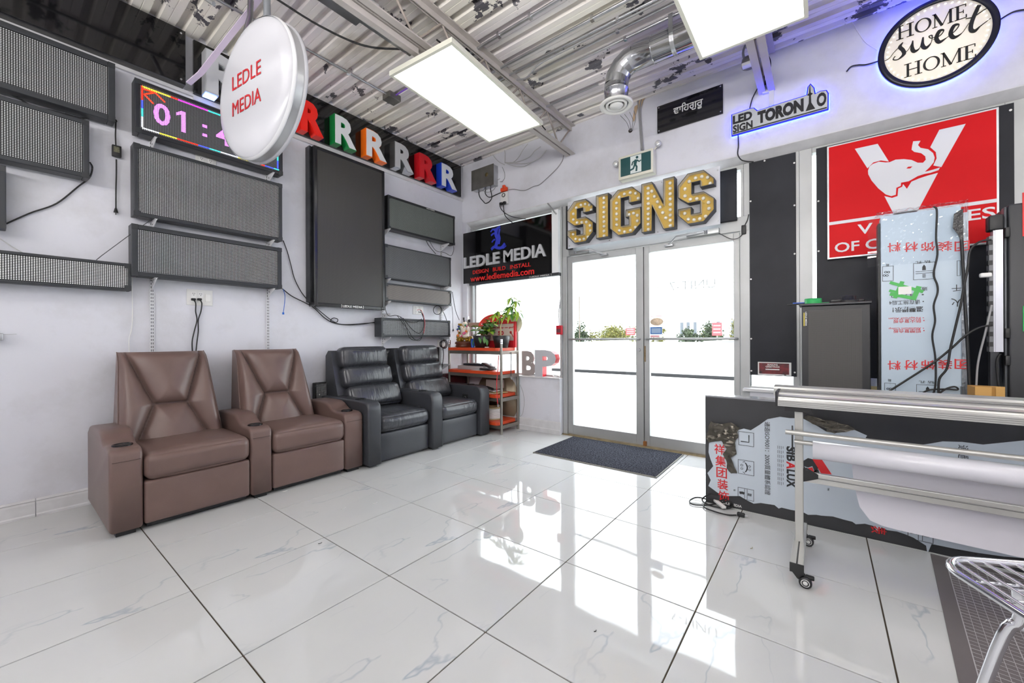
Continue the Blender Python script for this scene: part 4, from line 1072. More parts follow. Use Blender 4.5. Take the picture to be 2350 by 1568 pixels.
# red elephant sign
EY = -0.085
es = thing('emblem_sign', 'large red sign with white elephant inside a V', 'sign', (4.42, -0.05, 1.715))
REDS = mat('red_sign_face', (206, 14, 22), 0.5, var=0.05, vscale=3, spec=0.15)
WHS = mat('emblem_white', (218, 220, 224), 0.45)
MB().box(3.98, EY, 1.72, 4.862, -0.046, 2.605).build('frame', mat('sign_silver_edge', (200, 202, 205), 0.35, 0.5), es, bevel=0.002)
MB().box(3.992, EY - 0.004, 1.732, 4.85, EY, 2.593).build('face', REDS, es)
ef = EY - 0.0045
def E6(*pp): return [Z6(x, y, ef) for x, y in pp]
em = MB(); dv = (0, -0.002, 0)
em.ppoly(E6((978, 1072), (1142, 1036), (1222, 1163), (1165, 1155), (1110, 1170), (1068, 1212)), dv)
em.ppoly(E6((1585, 935), (1775, 892), (1600, 1203), (1542, 1192), (1566, 1140), (1560, 1095), (1520, 1060)), dv)
em.ppoly(E6((1228, 1168), (1270, 1150), (1330, 1146), (1385, 1152), (1430, 1172), (1468, 1172), (1488, 1150), (1484, 1125), (1455, 1103), (1405, 1094), (1386, 1078), (1390, 1050), (1397, 1018), (1450, 1014), (1432, 1045), (1450, 1065), (1505, 1075), (1540, 1102), (1552, 1135), (1545, 1168), (1515, 1205), (1480, 1238), (1540, 1222), (1590, 1206), (1580, 1225), (1520, 1245), (1480, 1252), (1430, 1268), (1365, 1305), (1310, 1315), (1308, 1338), (1276, 1352), (1272, 1402), (1240, 1412), (1200, 1400), (1145, 1355), (1098, 1300), (1074, 1255), (1072, 1230), (1082, 1200), (1108, 1180), (1150, 1165), (1200, 1170)), dv)
em.ppoly(E6((1190, 1412), (1245, 1425), (1285, 1412), (1290, 1358), (1318, 1345), (1325, 1326), (1352, 1360), (1385, 1308), (1440, 1285), (1500, 1265), (1575, 1245), (1450, 1480), (1335, 1690)), dv)
em.build('emblem', WHS, es)
MB().ppoly(E6((1348, 1214), (1360, 1202), (1392, 1199), (1376, 1213)), (0, -0.0035, 0)).build('eye', REDS, es)
MB().box(3.992, ef - 0.002, 1.985, 4.85, ef, 2.008).build('stripe', WHS, es)
for tb_, tx0, tz0, tw in (('V', 4.16, 1.885, .085), ('ES', 4.72, 1.885, .125), ('OF', 4.025, 1.765, .145), ('CO', 4.205, 1.765, .175)):
    MB().text(tb_, (tx0, ef, tz0), X_, Z_, h=0.075, d=0.002, w=tw, bold=0.015).build('lettering', WHS, es)

# black boards in the right-hand windows
BBD = mat('black_backer_board', (38, 40, 46), 0.45, var=0.3, vscale=4, spec=0.2)
def screws(pp, y, par):
    m = MB()
    for (xx, zz) in pp: m.cyl((xx, y, zz), (xx, y - 0.004, zz), 0.007, 8)
    m.build('screws', WHITEP, par, kind='stuff')
bb = thing('backer_board', 'tall matte black board screwed over the narrow window right of the doors', 'board', (3.61, -0.03, 0.78))
MB().box(3.446, -0.042, 0.785, 3.778, -0.034, 2.637).build('board', BBD, bb)
screws([(3.455, 2.3), (3.455, 1.62), (3.455, 1.1), (3.455, 0.82), (3.768, 2.55), (3.768, 2.2), (3.768, 1.8), (3.765, 0.82), (3.56, 2.625), (3.7, 0.795)], -0.042, bb)
b0 = thing('backer_board', 'small black panel wedged between the SIGNS letters and the bright gap', 'board', (3.28, -0.02, 2.15))
MB().bbox(3.215, -0.075, 2.15, 3.352, -0.036, 2.612, 0.006).build('board', BBD, b0)
b0 = thing('backer_board', 'black edge of a panel just left of the SIGNS letters', 'board', (1.66, -0.04, 2.12))
MB().box(1.634, -0.085, 2.13, 1.70, -0.04, 2.62).build('board', BLACK, b0)
b2 = thing('backer_board', 'wide black board behind the red elephant sign', 'board', (4.42, -0.03, 0.73))
MB().box(3.912, -0.044, 0.72, 4.935, -0.034, 2.625).build('board', BBD, b2)
screws([(3.925, 2.2), (3.925, 1.8), (3.925, 1.4), (4.92, 2.58)], -0.044, b2)
bk = MB().box(3.95, -0.035, 2.585, 4.93, -0.005, 2.60)
bk.build('hanging_rail', BLACK, None, label='thin dark rail from which the red sign hangs', cat='rail')
sg = thing('greeting_card', 'red SEASONS GREETINGS card taped to the tall black board', 'card', (3.625, -0.043, 0.79))
MB().box(3.504, -0.046, 0.79, 3.742, -0.0425, 0.90).build('white_border', WHITEP, sg)
MB().box(3.513, -0.0475, 0.80, 3.727, -0.046, 0.892).build('print', mat('red_print', (128, 22, 34), 0.4, col2=(40, 14, 18), vscale=26), sg)
MB().text('SEASONS', (3.573, -0.0475, 0.872), X_, Z_, h=0.013, w=0.075, d=0.001, bold=0.02).text('GREETINGS', (3.561, -0.0475, 0.854), X_, Z_, h=0.014, w=0.10, d=0.001, bold=0.02).box(3.56, -0.0485, 0.834, 3.66, -0.0475, 0.843).build('lettering', WHITEP, sg)
MB().bbox(3.385, -0.06, 2.02, 3.42, -0.03, 2.10, 0.006).wire([(3.41, -0.04, 2.10), (3.43, -0.045, 2.14), (3.44, -0.04, 2.19)], 0.004).wire([(3.39, -0.05, 2.02), (3.36, -0.06, 1.99), (3.30, -0.05, 1.995), (3.22, -0.05, 2.05), (3.16, -0.05, 2.09)], 0.0035).build('adapter', BLACK, None, label='black inline adapter dangling at the upper right corner of the doors', cat='adapter')

# fittings on the header wall
eb = thing('junction_cabinet', 'grey steel electrical box with a round knockout at the room corner', 'electrical box', (0.5, -0.1, 3.1))
DIRTY = mat('dirty_steel', (132, 130, 124), 0.4, 0.7, var=0.3, vscale=8)
MB().box(0.275, -0.19, 3.075, 0.645, -0.10, 3.335).build('box', STEEL, eb, bevel=0.003)
MB().box(0.268, -0.198, 3.072, 0.65, -0.19, 3.338).build('cover', DIRTY, eb)
MB().lathe([(0.026, 0.0), (0.026, 0.001), (0, 0.001)], 20, (0.535, -0.198, 3.225), -Y_).build('knockout', mat('knockout', (86, 72, 34), 0.6), eb)
def F(*pp, Y=-0.11): return [wy(1040 + x * .13393, 330 + y * .13393, Y) for x, y in pp]
cable('heavy black cable hanging in a big loop below the grey electrical box', F((480, 740), (440, 830), (460, 920), (520, 990), (550, 1020), (610, 1000), (660, 930), (650, 830), (620, 710)), 0.0055)
cable('heavy black cable curving from the grey electrical box to the orange adapter', F((620, 710), (560, 780), (550, 850), (590, 905), (640, 915), (720, 880), (800, 845), (850, 830)), 0.0055)
for pts in ([(640, 690), (720, 640), (800, 600)], [(840, 400), (880, 500), (880, 590), (840, 645), (800, 650)], [(760, 660), (700, 780), (600, 830), (500, 810)]): tag(cable('thin grey wire beside the grey electrical box', F(*pts), 0.003, GREYC, 'wire'), group='thin wires at the electrical box')
tm = thing('plug_timer', 'white plug-in timer with dial and orange adapter on the header wall', 'timer', (0.76, -0.1, 2.82))
c0 = F((890, 940))[0]
MB().bbox(c0.x - 0.055, -0.14, c0.z - 0.075, c0.x + 0.055, -0.10, c0.z + 0.075, 0.008).build('timer_body', WHITEP, tm)
MB().lathe([(0.026, 0), (0.026, 0.006), (0.018, 0.006), (0.018, 0.002)], 20, (c0.x, -0.14, c0.z + 0.035), -Y_).build('dial', SLOT, tm)
p = F((890, 800))[0]
OR = mat('orange_plastic', (222, 72, 30), 0.45)
MB().bbox(p.x - 0.05, -0.15, p.z - 0.02, p.x + 0.05, -0.11, p.z + 0.03, 0.012).bbox(p.x - 0.02, -0.15, p.z + 0.0, p.x + 0.02, -0.115, p.z + 0.06, 0.01).build('orange_adapter', OR, tm)
MB().bbox(c0.x - 0.05, -0.17, c0.z - 0.09, c0.x - 0.01, -0.14, c0.z - 0.055, 0.006).bbox(c0.x + 0.005, -0.17, c0.z - 0.09, c0.x + 0.045, -0.14, c0.z - 0.055, 0.006).build('plug', BLACK, tm)
cable('longer black cord from the timer running right along the top of the black window sign', F((850, 1030), (800, 1050), (830, 1130), (920, 1210), (1060, 1265), (1240, 1290), Y=-0.13), 0.005)
cable('shorter black cord dropping from the timer behind the black window sign', F((860, 1040), (870, 1150), (890, 1230), (940, 1290), (1010, 1350), Y=-0.13), 0.005)
cable('grey cable swinging from the orange adapter up to the joist end', F((950, 790), (1040, 780), (1220, 800), (1380, 730), (1480, 700), (1640, 560), (1780, 420), (1870, 290), (1890, 200)), 0.0045, GREYC)
for pts in ([(650, 50), (660, 150), (720, 250), (800, 320), (880, 360)], [(800, 10), (860, 80), (885, 160), (885, 330)], [(900, 320), (1020, 320), (1120, 230), (1200, 100), (1280, 0)], [(900, 325), (1100, 310), (1300, 230), (1400, 120), (1500, 50)], [(900, 330), (1050, 340), (1300, 330), (1480, 240), (1600, 110)], [(920, 340), (1040, 380), (1200, 390), (1330, 330)]): tag(cable('pale grey wire looping across the wall under the first light panel', F(*pts, Y=-0.115), 0.004, mat('pale_cable', (196, 196, 196), 0.5), 'wire'), group='wires under the first light panel')
pb_ = thing('pull_station', 'small red fire alarm pull station beside the door frame', 'fire alarm', (1.50, -0.08, 1.155))
MB().bbox(1.50, -0.095, 1.155, 1.575, -0.06, 1.262, 0.005).build('housing', mat('alarm_red', (190, 24, 44), 0.4), pb_)
MB().box(1.512, -0.098, 1.18, 1.563, -0.095, 1.222).build('handle', mat('alarm_grey', (110, 60, 70), 0.4), pb_)
MB().tube(crom([(1.538, -0.08, 1.262), (1.538, -0.08, 1.45), (1.55, -0.07, 1.56), (1.56, -0.065, 1.60)], 6), 0.008, 8).build('conduit', ALU, pb_)

cable('black wire from the outlet at the ceiling to the TORONTO sign', [Z6(305, 575, -.12), Z6(275, 640, -.12), Z6(240, 710, -.12), Z6(220, 785, -.12)], 0.0045)
cable('black wire hanging below the TORONTO sign into the window corner', [Z6(138, 975, -.12), Z6(140, 1050, -.12), Z6(135, 1110, -.11), Z6(160, 1150, -.09), Z6(200, 1162, -.06), Z6(250, 1165, -.05)], 0.005)
jb_ = thing('pendant_outlet', 'grey round outlet box hanging from a beam end with a white socket', 'electrical box', (3.36, -0.2, 3.2))
q = Z6(215, 450, -.32)
MB().lathe([(0.0, 0.035), (0.05, 0.03), (0.055, 0.0), (0.05, -0.035), (0, -0.04)], 18, q, Z_).build('box', DIRTY, jb_)
MB().bbox(q.x - 0.045, q.y - 0.06, q.z - 0.045, q.x + 0.05, q.y + 0.0, q.z - 0.02, 0.006).build('socket', WHITEP, jb_)
MB().tube(crom([q + Vector((-0.03, 0, 0.03)), q + Vector((-0.04, 0, 0.1)), q + Vector((-0.02, 0, 0.16)), q + Vector((0.02, 0, 0.25))], 6), 0.009, 8).build('conduit', GREYC, jb_)
cable('black cord with a loose plug hanging beside the pendant outlet', [Z6(335, 300, -.2), Z6(345, 380, -.2), Z6(370, 440, -.2), Z6(365, 520, -.2), Z6(335, 560, -.2), Z6(328, 500, -.2), Z6(335, 420, -.2), Z6(325, 560, -.2), Z6(335, 590, -.2)], 0.005, extra=lambda mb: mb.bbox(*(Z6(338, 600, -.2) - Vector((.014, .014, .02))), *(Z6(338, 600, -.2) + Vector((.014, .014, .02))), 0.006))
bw = MB().box(3.555, -0.13, 3.16, 3.60, -0.102, 3.5).box(3.60, -0.112, 3.05, 3.635, -0.102, 3.3)
bw.build('beam_bracket', WBR, None, label='white steel bracket plate at the beam end above the TORONTO sign', cat='bracket')
hole = MB().lathe([(0.022, 0), (0.022, 0.002), (0, 0.002)], 14, (2.403, -0.101, 3.231), -Y_)
hole.build('cable_hole', mat('hole_dark', (40, 34, 28), 0.9), None, label='small dark cable hole in the wall below the air diffuser', cat='hole')
for dx in (0.0, 0.04, 0.09, 0.13): tag(cable('thin grey wire running from the hole up behind the round diffuser', [Vector(p_) for p_ in ((2.46 + dx, -0.5, 3.19), (2.44 + dx * .7, -0.3, 3.22), (2.41 + dx * .2, -0.14, 3.215), (2.403, -0.104, 3.231))], 0.0028, GREYC, 'wire'), group='wires behind the diffuser')
def Q(*pp, Y=-0.112): return [wy(1150 + x * .20408, y * .20408, Y) for x, y in pp]
for lab_, q_ in (('flexible grey conduit dropping straight from the deck to the exit sign', Q((1580, 1690), (1560, 1400), (1545, 1200), (1530, 1060), (1545, 960), (1630, 790))), ('flexible grey conduit curving along the wall top down to the exit sign', Q((1598, 1690), (1570, 1350), (1565, 1200), (1590, 1090), (1650, 1020), (1740, 970), (1870, 930)))): cable(lab_, q_, 0.008, GREYC, 'conduit', 6, 'conduit')
rp = MB()
rp.ppoly(Q((1600, 1040), (1690, 1030), (1600, 1130), (1560, 1250), (1535, 1180)), (0, -0.002, 0)); rp.ppoly(Q((1500, 1200), (1545, 1170), (1500, 1360), (1475, 1370)), (0, -0.002, 0))
rp.build('plaster_patch', mat('bare_plaster', (196, 170, 138), 0.8, var=0.2), None, label='bare tan plaster patches behind the flexible conduits', cat='wall patch')

# letters standing on the window sill
bl = thing('sill_letter', 'flat grey letter B leaning on the window sill', 'sign letter', (1.08, -0.05, 0.658))
vb = MB().text('B', (0.985, -0.045, 0.659), X_, Z_, h=0.30, w=0.205, d=0.02, bold=0.04)
vb.build('letter', mat('letter_grey', (150, 146, 144), 0.5), bl)
pl_ = thing('sill_letter', 'grey-faced letter P with red sides on the window sill', 'sign letter', (1.33, -0.07, 0.658))
MB().text('P', (1.215, -0.012, 0.659), X_, Z_, h=0.315, w=0.29, d=0.095, bold=0.045).build('letter_side', mat('letter_red_side', (214, 34, 46), 0.35), pl_)
MB().text('P', (1.213, -0.107, 0.657), X_, Z_, h=0.319, w=0.294, d=0.004, bold=0.047).build('letter_face', mat('letter_face_grey', (112, 112, 114), 0.35), pl_)
MB().tube(crom([(1.43, -0.05, 0.672), (1.47, -0.08, 0.668), (1.50, -0.05, 0.675), (1.53, -0.07, 0.67)], 5), 0.007, 6).build('cable_scrap', WHITEP, None, label='scrap of pale cable lying on the sill beside the letter P', cat='cable')
# stickers on the right door
st = MB(); st.lathe([(0.062, 0), (0.062, 0.001), (0, 0.001)], 28, (0, 0, 0), -Y_)
M_ = Matrix.Translation((2.628, -0.0035, 1.275)) @ Matrix.Diagonal((1.05, 1, 0.62, 1))
st.v = [M_ @ v for v in st.v]
o = st.build('oval_sticker', mat('tan_sticker', (236, 214, 186), 0.5, var=0.3, vscale=60), d2)
MB().box(2.563, -0.0045, 1.148, 2.68, -0.0035, 1.222).build('blue_sticker', mat('blue_sticker', (54, 108, 176), 0.45), d2)
MB().box(2.575, -0.0052, 1.160, 2.668, -0.0045, 1.210).build('sticker_print', mat('sticker_print', (150, 176, 206), 0.5), d2)
MB().box(2.563, -0.0045, 1.118, 2.655, -0.0035, 1.14).build('red_white_sticker', mat('pale_sticker', (226, 170, 176), 0.5), d2)
# ------------------------------------------------------------------ ceiling fittings
JST = mat('joist_paint', (196, 190, 186), 0.5, var=0.12, vscale=6)
JWB = mat('joist_web', (170, 160, 152), 0.5, var=0.2, vscale=10)
def joist(label, xj):
    t = thing('roof_joist', label, 'joist', (xj, -4, 3.17))
    c = MB()
    for s in (-1, 1):
        xa = xj + s * 0.008
        c.box(xa, YB, 3.488, xa + s * 0.05, -0.06, 3.496).box(xa, YB, 3.445, xa + s * 0.006, -0.06, 3.488)
    c.build('top_chord', JST, t)
    b_ = MB()
    for s in (-1, 1):
        xa = xj + s * 0.008
        b_.box(xa, YB, 3.172, xa + s * 0.05, -0.06, 3.179).box(xa, YB, 3.179, xa + s * 0.006, -0.06, 3.225)
    b_.build('bottom_chord', JST, t)
    y = -0.12; k = 0
    while y > -5.2:
        a, c2 = (3.46, 3.19) if k % 2 == 0 else (3.19, 3.46)
        MB().tube([(xj, y, a), (xj, y - 0.24, c2)], 0.009, 7).build('web_rod', JWB, t)
        y -= 0.24; k += 1
    return t
joist('open-web steel roof joist above the first light panel', 1.71)
joist('open-web steel roof joist above the second light panel', 3.585)
for xj in (5.45,): joist('open-web steel roof joist near the right-hand wall', xj)
def tube_light(label, cx, cy, z=3.03, rz=0.0):
    t = thing('ceiling_light', label, 'ceiling light', (cx, cy, z))
    f = MB(); w_, l_ = 0.303, 0.607
    f.box(cx - w_, cy - l_, z, cx - w_ + 0.022, cy + l_, z + 0.03).box(cx + w_ - 0.022, cy - l_, z, cx + w_, cy + l_, z + 0.03).box(cx - w_ + 0.022, cy - l_, z, cx + w_ - 0.022, cy - l_ + 0.022, z + 0.03).box(cx - w_ + 0.022, cy + l_ - 0.022, z, cx + w_ - 0.022, cy + l_, z + 0.03).box(cx - w_, cy - l_, z + 0.03, cx + w_, cy + l_, z + 0.034)
    f.build('frame', mat('panel_frame_cream', (222, 222, 208), 0.45), t)
    MB().box(cx - w_ + 0.022, cy - l_ + 0.022, z + 0.006, cx + w_ - 0.022, cy + l_ - 0.022, z + 0.01).build('diffuser', mat('panel_light', (255, 255, 255), 0.5, emit=(255, 252, 248), estr=PANEL_STRENGTH), t)
    h = MB()
    for sy_ in (-0.45, 0.45): h.box(cx - 0.012, cy + sy_ - 0.01, z + 0.034, cx + 0.012, cy + sy_ + 0.01, 3.175)
    h.build('hanger', WBR, t)
    t.rotation_euler = (0, 0, rz)
    return t
tube_light('flat white light panel hanging under the joist in the middle of the ceiling', 1.71, -1.69, rz=radians(4.3))
tube_light('flat white light panel cut off by the top edge, right of the air duct', 3.585, -1.70)
tube_light('flat white light panel behind the viewpoint over the middle of the room', 1.745, -4.75, 3.03)
tube_light('flat white light panel behind the viewpoint over the right half', 3.585, -4.75, 3.03)
tube_light('flat white light panel near the right wall toward the street', 5.45, -1.70, 3.03)
tube_light('flat white light panel near the right wall at the back', 5.45, -4.75, 3.03)
tube_light('flat white light panel in the rear left of the room', 1.745, -7.0, 3.03)
tube_light('flat white light panel in the rear middle of the room', 3.585, -7.0, 3.03)

# slotted strut carrying the first light
sr = MB().box(1.655, -3.9, 3.118, 1.70, -2.25, 3.16, 0)
sr.box(1.60, -3.9, 3.145, 1.64, -2.25, 3.165, 1)
sr.build('strut_channel', [JST, STEEL], None, label='cream steel channel running back from the first light panel', cat='channel')
# air duct
DZ, DY = 3.335, -0.97
du = thing('air_duct', 'round galvanised air duct with elbow and white diffuser', 'air duct', (2.7, DY, 3.1))
DUCT = mat('duct_steel', (198, 200, 204), 0.16, 0.95, var=0.18, vscale=5)
pr = [(0.094, x) for x in (0, 0.002)]
MB().lathe([(0.097, 0), (0.097, 0.14), (0.1, 0.142), (0.1, 0.15), (0.097, 0.152), (0.097, 3.6)], 32, (2.78, DY, DZ), X_).build('horizontal_run', DUCT, du)
eb_ = MB(); c = Vector((2.78, DY, DZ)); ang = [0, 30, 60, 90]; R_ = 0.16
prev = None
cen = Vector((2.78, DY, DZ - R_))
pts = [cen + Vector((-sin(radians(a)) * R_, 0, cos(radians(a)) * R_)) for a in (0, 18, 42, 66, 90)]
eb_.tube(pts, [0.097, 0.0965, 0.096, 0.096, 0.095], 32)
for p_ in eb_.s: pass
eb_.s = [False] * len(eb_.s)
eb_.build('elbow', DUCT, du)
xv = 2.78 - R_
MB().lathe([(0.094, 3.175), (0.094, 3.135), (0.0975, 3.133), (0.0975, 3.125), (0.094, 3.123), (0.092, 3.02)], 32, (xv, DY, 0), Z_).build('drop', DUCT, du)
df = MB().lathe([(0.092, 3.035), (0.13, 3.022), (0.134, 3.010), (0.126, 3.004), (0.098, 3.012), (0.094, 3.03)], 40, (xv, DY, 0), Z_)
df.build('diffuser_ring', WHITEP, du)
MB().lathe([(0.088, 3.03), (0.084, 3.008), (0.074, 3.004), (0.066, 3.012), (0.062, 3.03)], 36, (xv, DY, 0), Z_).build('diffuser_cone', WHITEP, du)
MB().lathe([(0.0, 3.03), (0.05, 3.024), (0.054, 3.008), (0.048, 3.0), (0.0, 2.998)], 32, (xv, DY, 0), Z_).build('diffuser_disc', WHITEP, du)
sb = MB()
sb.tube([(3.08 , DY + 0.1 * cos(a), DZ + 0.1 * sin(a)) for a in [radians(-160 + 340 * k / 24) for k in range(25)]], 0.0015, 4)
for k in range(24):
    a0, a1 = radians(-180 + 270 * k / 24), radians(-180 + 270 * (k + 1) / 24)
    sb.add([(3.065, DY + 0.099 * cos(a0), DZ + 0.099 * sin(a0)), (3.095, DY + 0.099 * cos(a0), DZ + 0.099 * sin(a0)), (3.095, DY + 0.099 * cos(a1), DZ + 0.099 * sin(a1)), (3.065, DY + 0.099 * cos(a1), DZ + 0.099 * sin(a1))], [(0, 1, 2, 3)])
sb.box(3.065, DY - 0.105, DZ, 3.095, DY - 0.1, 3.47)
sb.build('strap', STEEL, du)
# conduits along the deck
def conduit(label, pts, r=0.011, straps=()):
    t = thing('conduit', label, 'conduit', pts[0])
    MB().tube(pts, r, 10).build('pipe', STEEL, t)
    for p_ in straps:
        p_ = Vector(p_)
        MB().box(p_.x - 0.012, p_.y - r - 0.004, p_.z - r - 0.004, p_.x + 0.012, p_.y + r + 0.004, p_.z + r + 0.008).build('clip', CHROME, t)
    return t
conduit('straight steel conduit nearest the second light, under the deck', [(1.2, -1.36, 3.486), (5.0, -1.36, 3.486)], 0.013, [(2.6, -1.36, 3.486)])
conduit('straight steel conduit next to the flexible cable under the deck', [(1.2, -1.24, 3.486), (5.0, -1.24, 3.486)], 0.011, [(2.75, -1.24, 3.486)])
conduit('straight steel conduit just in front of the round duct', [(1.9, -1.13, 3.486), (5.0, -1.13, 3.486)], 0.009, [(2.7, -1.13, 3.486)])
conduit('straight steel conduit above the round duct', [(1.9, -1.02, 3.486), (5.0, -1.02, 3.486)], 0.011, [(2.72, -1.02, 3.486)])
conduit('straight steel conduit crossing the deck near the middle light', [(0.9, -1.66, 3.486), (5.0, -1.66, 3.486)], 0.013, [(2.25, -1.66, 3.486), (1.95, -1.66, 3.486)])
conduit('straight steel conduit along the wall end of the deck', [(0.4, -0.62, 3.486), (2.3, -0.62, 3.486)], 0.01)
conduit('thin conduit from the round sign to the junction box on the deck', [(0.62, -4.6, 3.482), (0.62, -1.75, 3.482)], 0.011, [(0.62, -2.15, 3.482)])
jx = thing('junction_box', 'grey octagonal junction box at the end of the thin conduit', 'electrical box', (0.62, -1.69, 3.42))
MB().box(0.56, -1.76, 3.44, 0.68, -1.63, 3.498).build('box', DIRTY, jx, bevel=0.006)
MB().tube([(0.68, -1.69, 3.48), (1.4, -1.69, 3.48)], 0.007, 6).build('purple_wire', mat('purple_wire', (130, 90, 200), 0.4), jx)
cable('grey flexible cable hanging in a loop from the joist to the light panel', [Vector(p_) for p_ in ((1.78, -1.2, 3.44), (1.9, -1.22, 3.40), (2.05, -1.23, 3.455), (2.4, -1.225, 3.465), (3.2, -1.225, 3.468))], 0.008, GREYC)
cable('black cable draped along the joist over the first light panel', [Vector(p_) for p_ in ((1.72, -2.1, 3.30), (1.74, -1.9, 3.28), (1.76, -1.6, 3.25), (1.77, -1.35, 3.23), (1.78, -1.0, 3.24), (1.76, -0.7, 3.2))], 0.006)
cable('black cable sagging under the deck behind the round sign', [Vector(p_) for p_ in ((0.95, -2.9, 3.48), (1.1, -2.65, 3.36), (1.3, -2.42, 3.26), (1.62, -2.28, 3.17))], 0.007)
# square air box at the top edge
ab = thing('air_box', 'grey sheet metal box on the ceiling at the top edge, left of the joist', 'air duct', (1.35, -2.75, 3.25))
MB().box(1.40, -3.2, 3.30, 1.64, -2.56, 3.47).build('box', mat('grey_sheet_metal', (150, 154, 160), 0.35, 0.5), ab, bevel=0.006)
MB().box(1.385, -3.2, 3.29, 1.655, -2.54, 3.303).build('flange', STEEL, ab)
# round blade sign on a pole
RS = thing('round_lightbox', 'round white double-sided blade sign hanging from a pole, red LEDLE MEDIA lettering', 'sign', (1.682, -3.25, 2.372), radians(7.1))
def rs(mb, nm, m, **k): return mb.build(nm, m, RS, local=True, **k)
Rr, Dd = 0.343, 0.052
rs(MB().lathe([(0.0, Dd + 0.012), (Rr - 0.075, Dd + 0.01), (Rr - 0.045, Dd + 0.003), (Rr - 0.028, Dd - 0.004), (Rr - 0.012, Dd - 0.01), (Rr - 0.002, Dd - 0.02), (Rr, Dd - 0.03)], 80, (0, 0, 0), -Y_), 'face', mat('sign_face_white', (186, 187, 193), 0.25, spec=0.4))
rs(MB().lathe([(Rr - 0.002, Dd - 0.03), (Rr - 0.002, -Dd + 0.03)], 80, (0, 0, 0), -Y_), 'casing', mat('casing_silver', (186, 188, 190), 0.3, 0.6))
rs(MB().lathe([(Rr + 0.0015, Dd - 0.032), (Rr + 0.004, Dd - 0.03), (Rr + 0.004, Dd - 0.024), (Rr - 0.003, Dd - 0.014)], 80, (0, 0, 0), -Y_), 'retainer', mat('retainer_white', (224, 225, 228), 0.3))
rs(MB().lathe([(0.0, -Dd - 0.012), (Rr - 0.045, -Dd - 0.003), (Rr - 0.01, -Dd + 0.012), (Rr + 0.006, -Dd + 0.02), (Rr + 0.006, -Dd + 0.032), (Rr - 0.002, -Dd + 0.034)], 80, (0, 0, 0), -Y_), 'rear_face', mat('sign_face_white'))
RED2 = mat('red_vinyl', (178, 28, 36), 0.4)
rs(MB().text('LEDLE', (-0.150, -Dd - 0.0125, 0.02), X_, Z_, h=0.070, w=0.27, d=0.0015).text('MEDIA', (-0.150, -Dd - 0.0125, -0.112), X_, Z_, h=0.070, w=0.27, d=0.0015), 'lettering', RED2)
rs(MB().cyl((0.0, 0.03, Rr - 0.02), (0.0, 0.03, 1.13), 0.0165, 14), 'pole', mat('pole_grey', (128, 132, 138), 0.4, 0.4))
# white strut, pink light painted into its colour, and pipe at the upper left
LST = mat('pink_lit_white', (214, 200, 222), 0.45)
sv = MB(); pa_, pb_2, pc_2 = Vector((0.12, -3.17, 3.07)), Vector((0.22, -3.12, 3.135)), wz(596, -4, 3.485)
for (p_, q_) in ((pa_, pb_2), (pb_2, pc_2)):
    d_ = (q_ - p_).normalized(); n_ = d_.cross(Z_).normalized() * 0.019; t_ = d_.cross(n_).normalized() * 0.004
    vs = [v + a_ * n_ + c_ * t_ for v in (p_, q_) for a_, c_ in ((-1, -1), (1, -1), (1, 1), (-1, 1))]
    sv.add(vs, [(0, 1, 2, 3), (7, 6, 5, 4), (0, 4, 5, 1), (1, 5, 6, 2), (2, 6, 7, 3), (3, 7, 4, 0)])
sv.build('brace', LST, None, label='white flat strut with pink light in its colour, running diagonally from the black board up to the deck', cat='brace')
cable('grey steel pipe crossing behind the round sign up to the deck', [Vector((0.60, -2.95, 3.36)), Vector((0.75, -2.97, 3.40)), Vector((1.3, -3.15, 3.47))], 0.018, STEEL, 'pipe', 1, 'pipe')
cable('short galvanised pipe stub with a hanging chain near the upper left deck', [Vector((0.62, -3.28, 3.46)), Vector((0.73, -3.18, 3.36))], 0.016, STEEL, 'pipe', 1, 'pipe')

# unseen batten lamps added over the rear and right to brighten the ceiling
def uplight(label, cx, cy, z=2.3):
    t = thing('added_uplight', label, 'ceiling light', (cx, cy, z))
    MB().box(cx - 0.62, cy - 0.02, z + 0.04, cx + 0.62, cy + 0.02, z + 0.07).build('uplight', WBR, t)
    MB().cyl((cx - 0.6, cy, z), (cx + 0.6, cy, z), 0.02, 12).build('tube', mat('tube_light', (255, 255, 255), emit=(255, 251, 246), estr=UPLIGHT_STRENGTH), t)
    MB().prism([(-0.05, z - 0.01), (-0.045, z - 0.03), (0.045, z - 0.03), (0.05, z - 0.01), (0.047, z - 0.01), (0.042, z - 0.026), (-0.042, z - 0.026), (-0.047, z - 0.01)], (cx - 0.62, cy, 0), Y_, Z_, 1.24).build('tray', WBR, t)
    MB().cyl((cx - 0.5, cy, z + 0.07), (cx - 0.5, cy, 3.5), 0.004, 6).cyl((cx + 0.5, cy, z + 0.07), (cx + 0.5, cy, 3.5), 0.004, 6).build('suspension', STEEL, t)
for (cx, cy, lab) in ((2.2, -5.9, 'tube batten with a reflector tray at the rear left, unseen, added to light the ceiling'), (3.2, -5.6, 'tube batten with a reflector tray over the middle of the rear, unseen, added to light the ceiling'), (4.9, -5.2, 'tube batten with a reflector tray over the rear right part, unseen, added to light the ceiling'), (6.5, -4.4, 'tube batten with a reflector tray near the right wall at the rear, unseen, added to light the ceiling'), (1.2, -7.0, 'tube batten with a reflector tray in the back row, left, unseen, added to light the ceiling'), (2.7, -7.0, 'tube batten with a reflector tray in the back row, middle left, unseen, added to light the ceiling'), (4.5, -6.6, 'tube batten with a reflector tray in the back row, middle right, unseen, added to light the ceiling'), (4.3, -4.75, 'tube batten with a reflector tray just behind the viewpoint, unseen, added to light the ceiling')): uplight(lab, cx, cy)
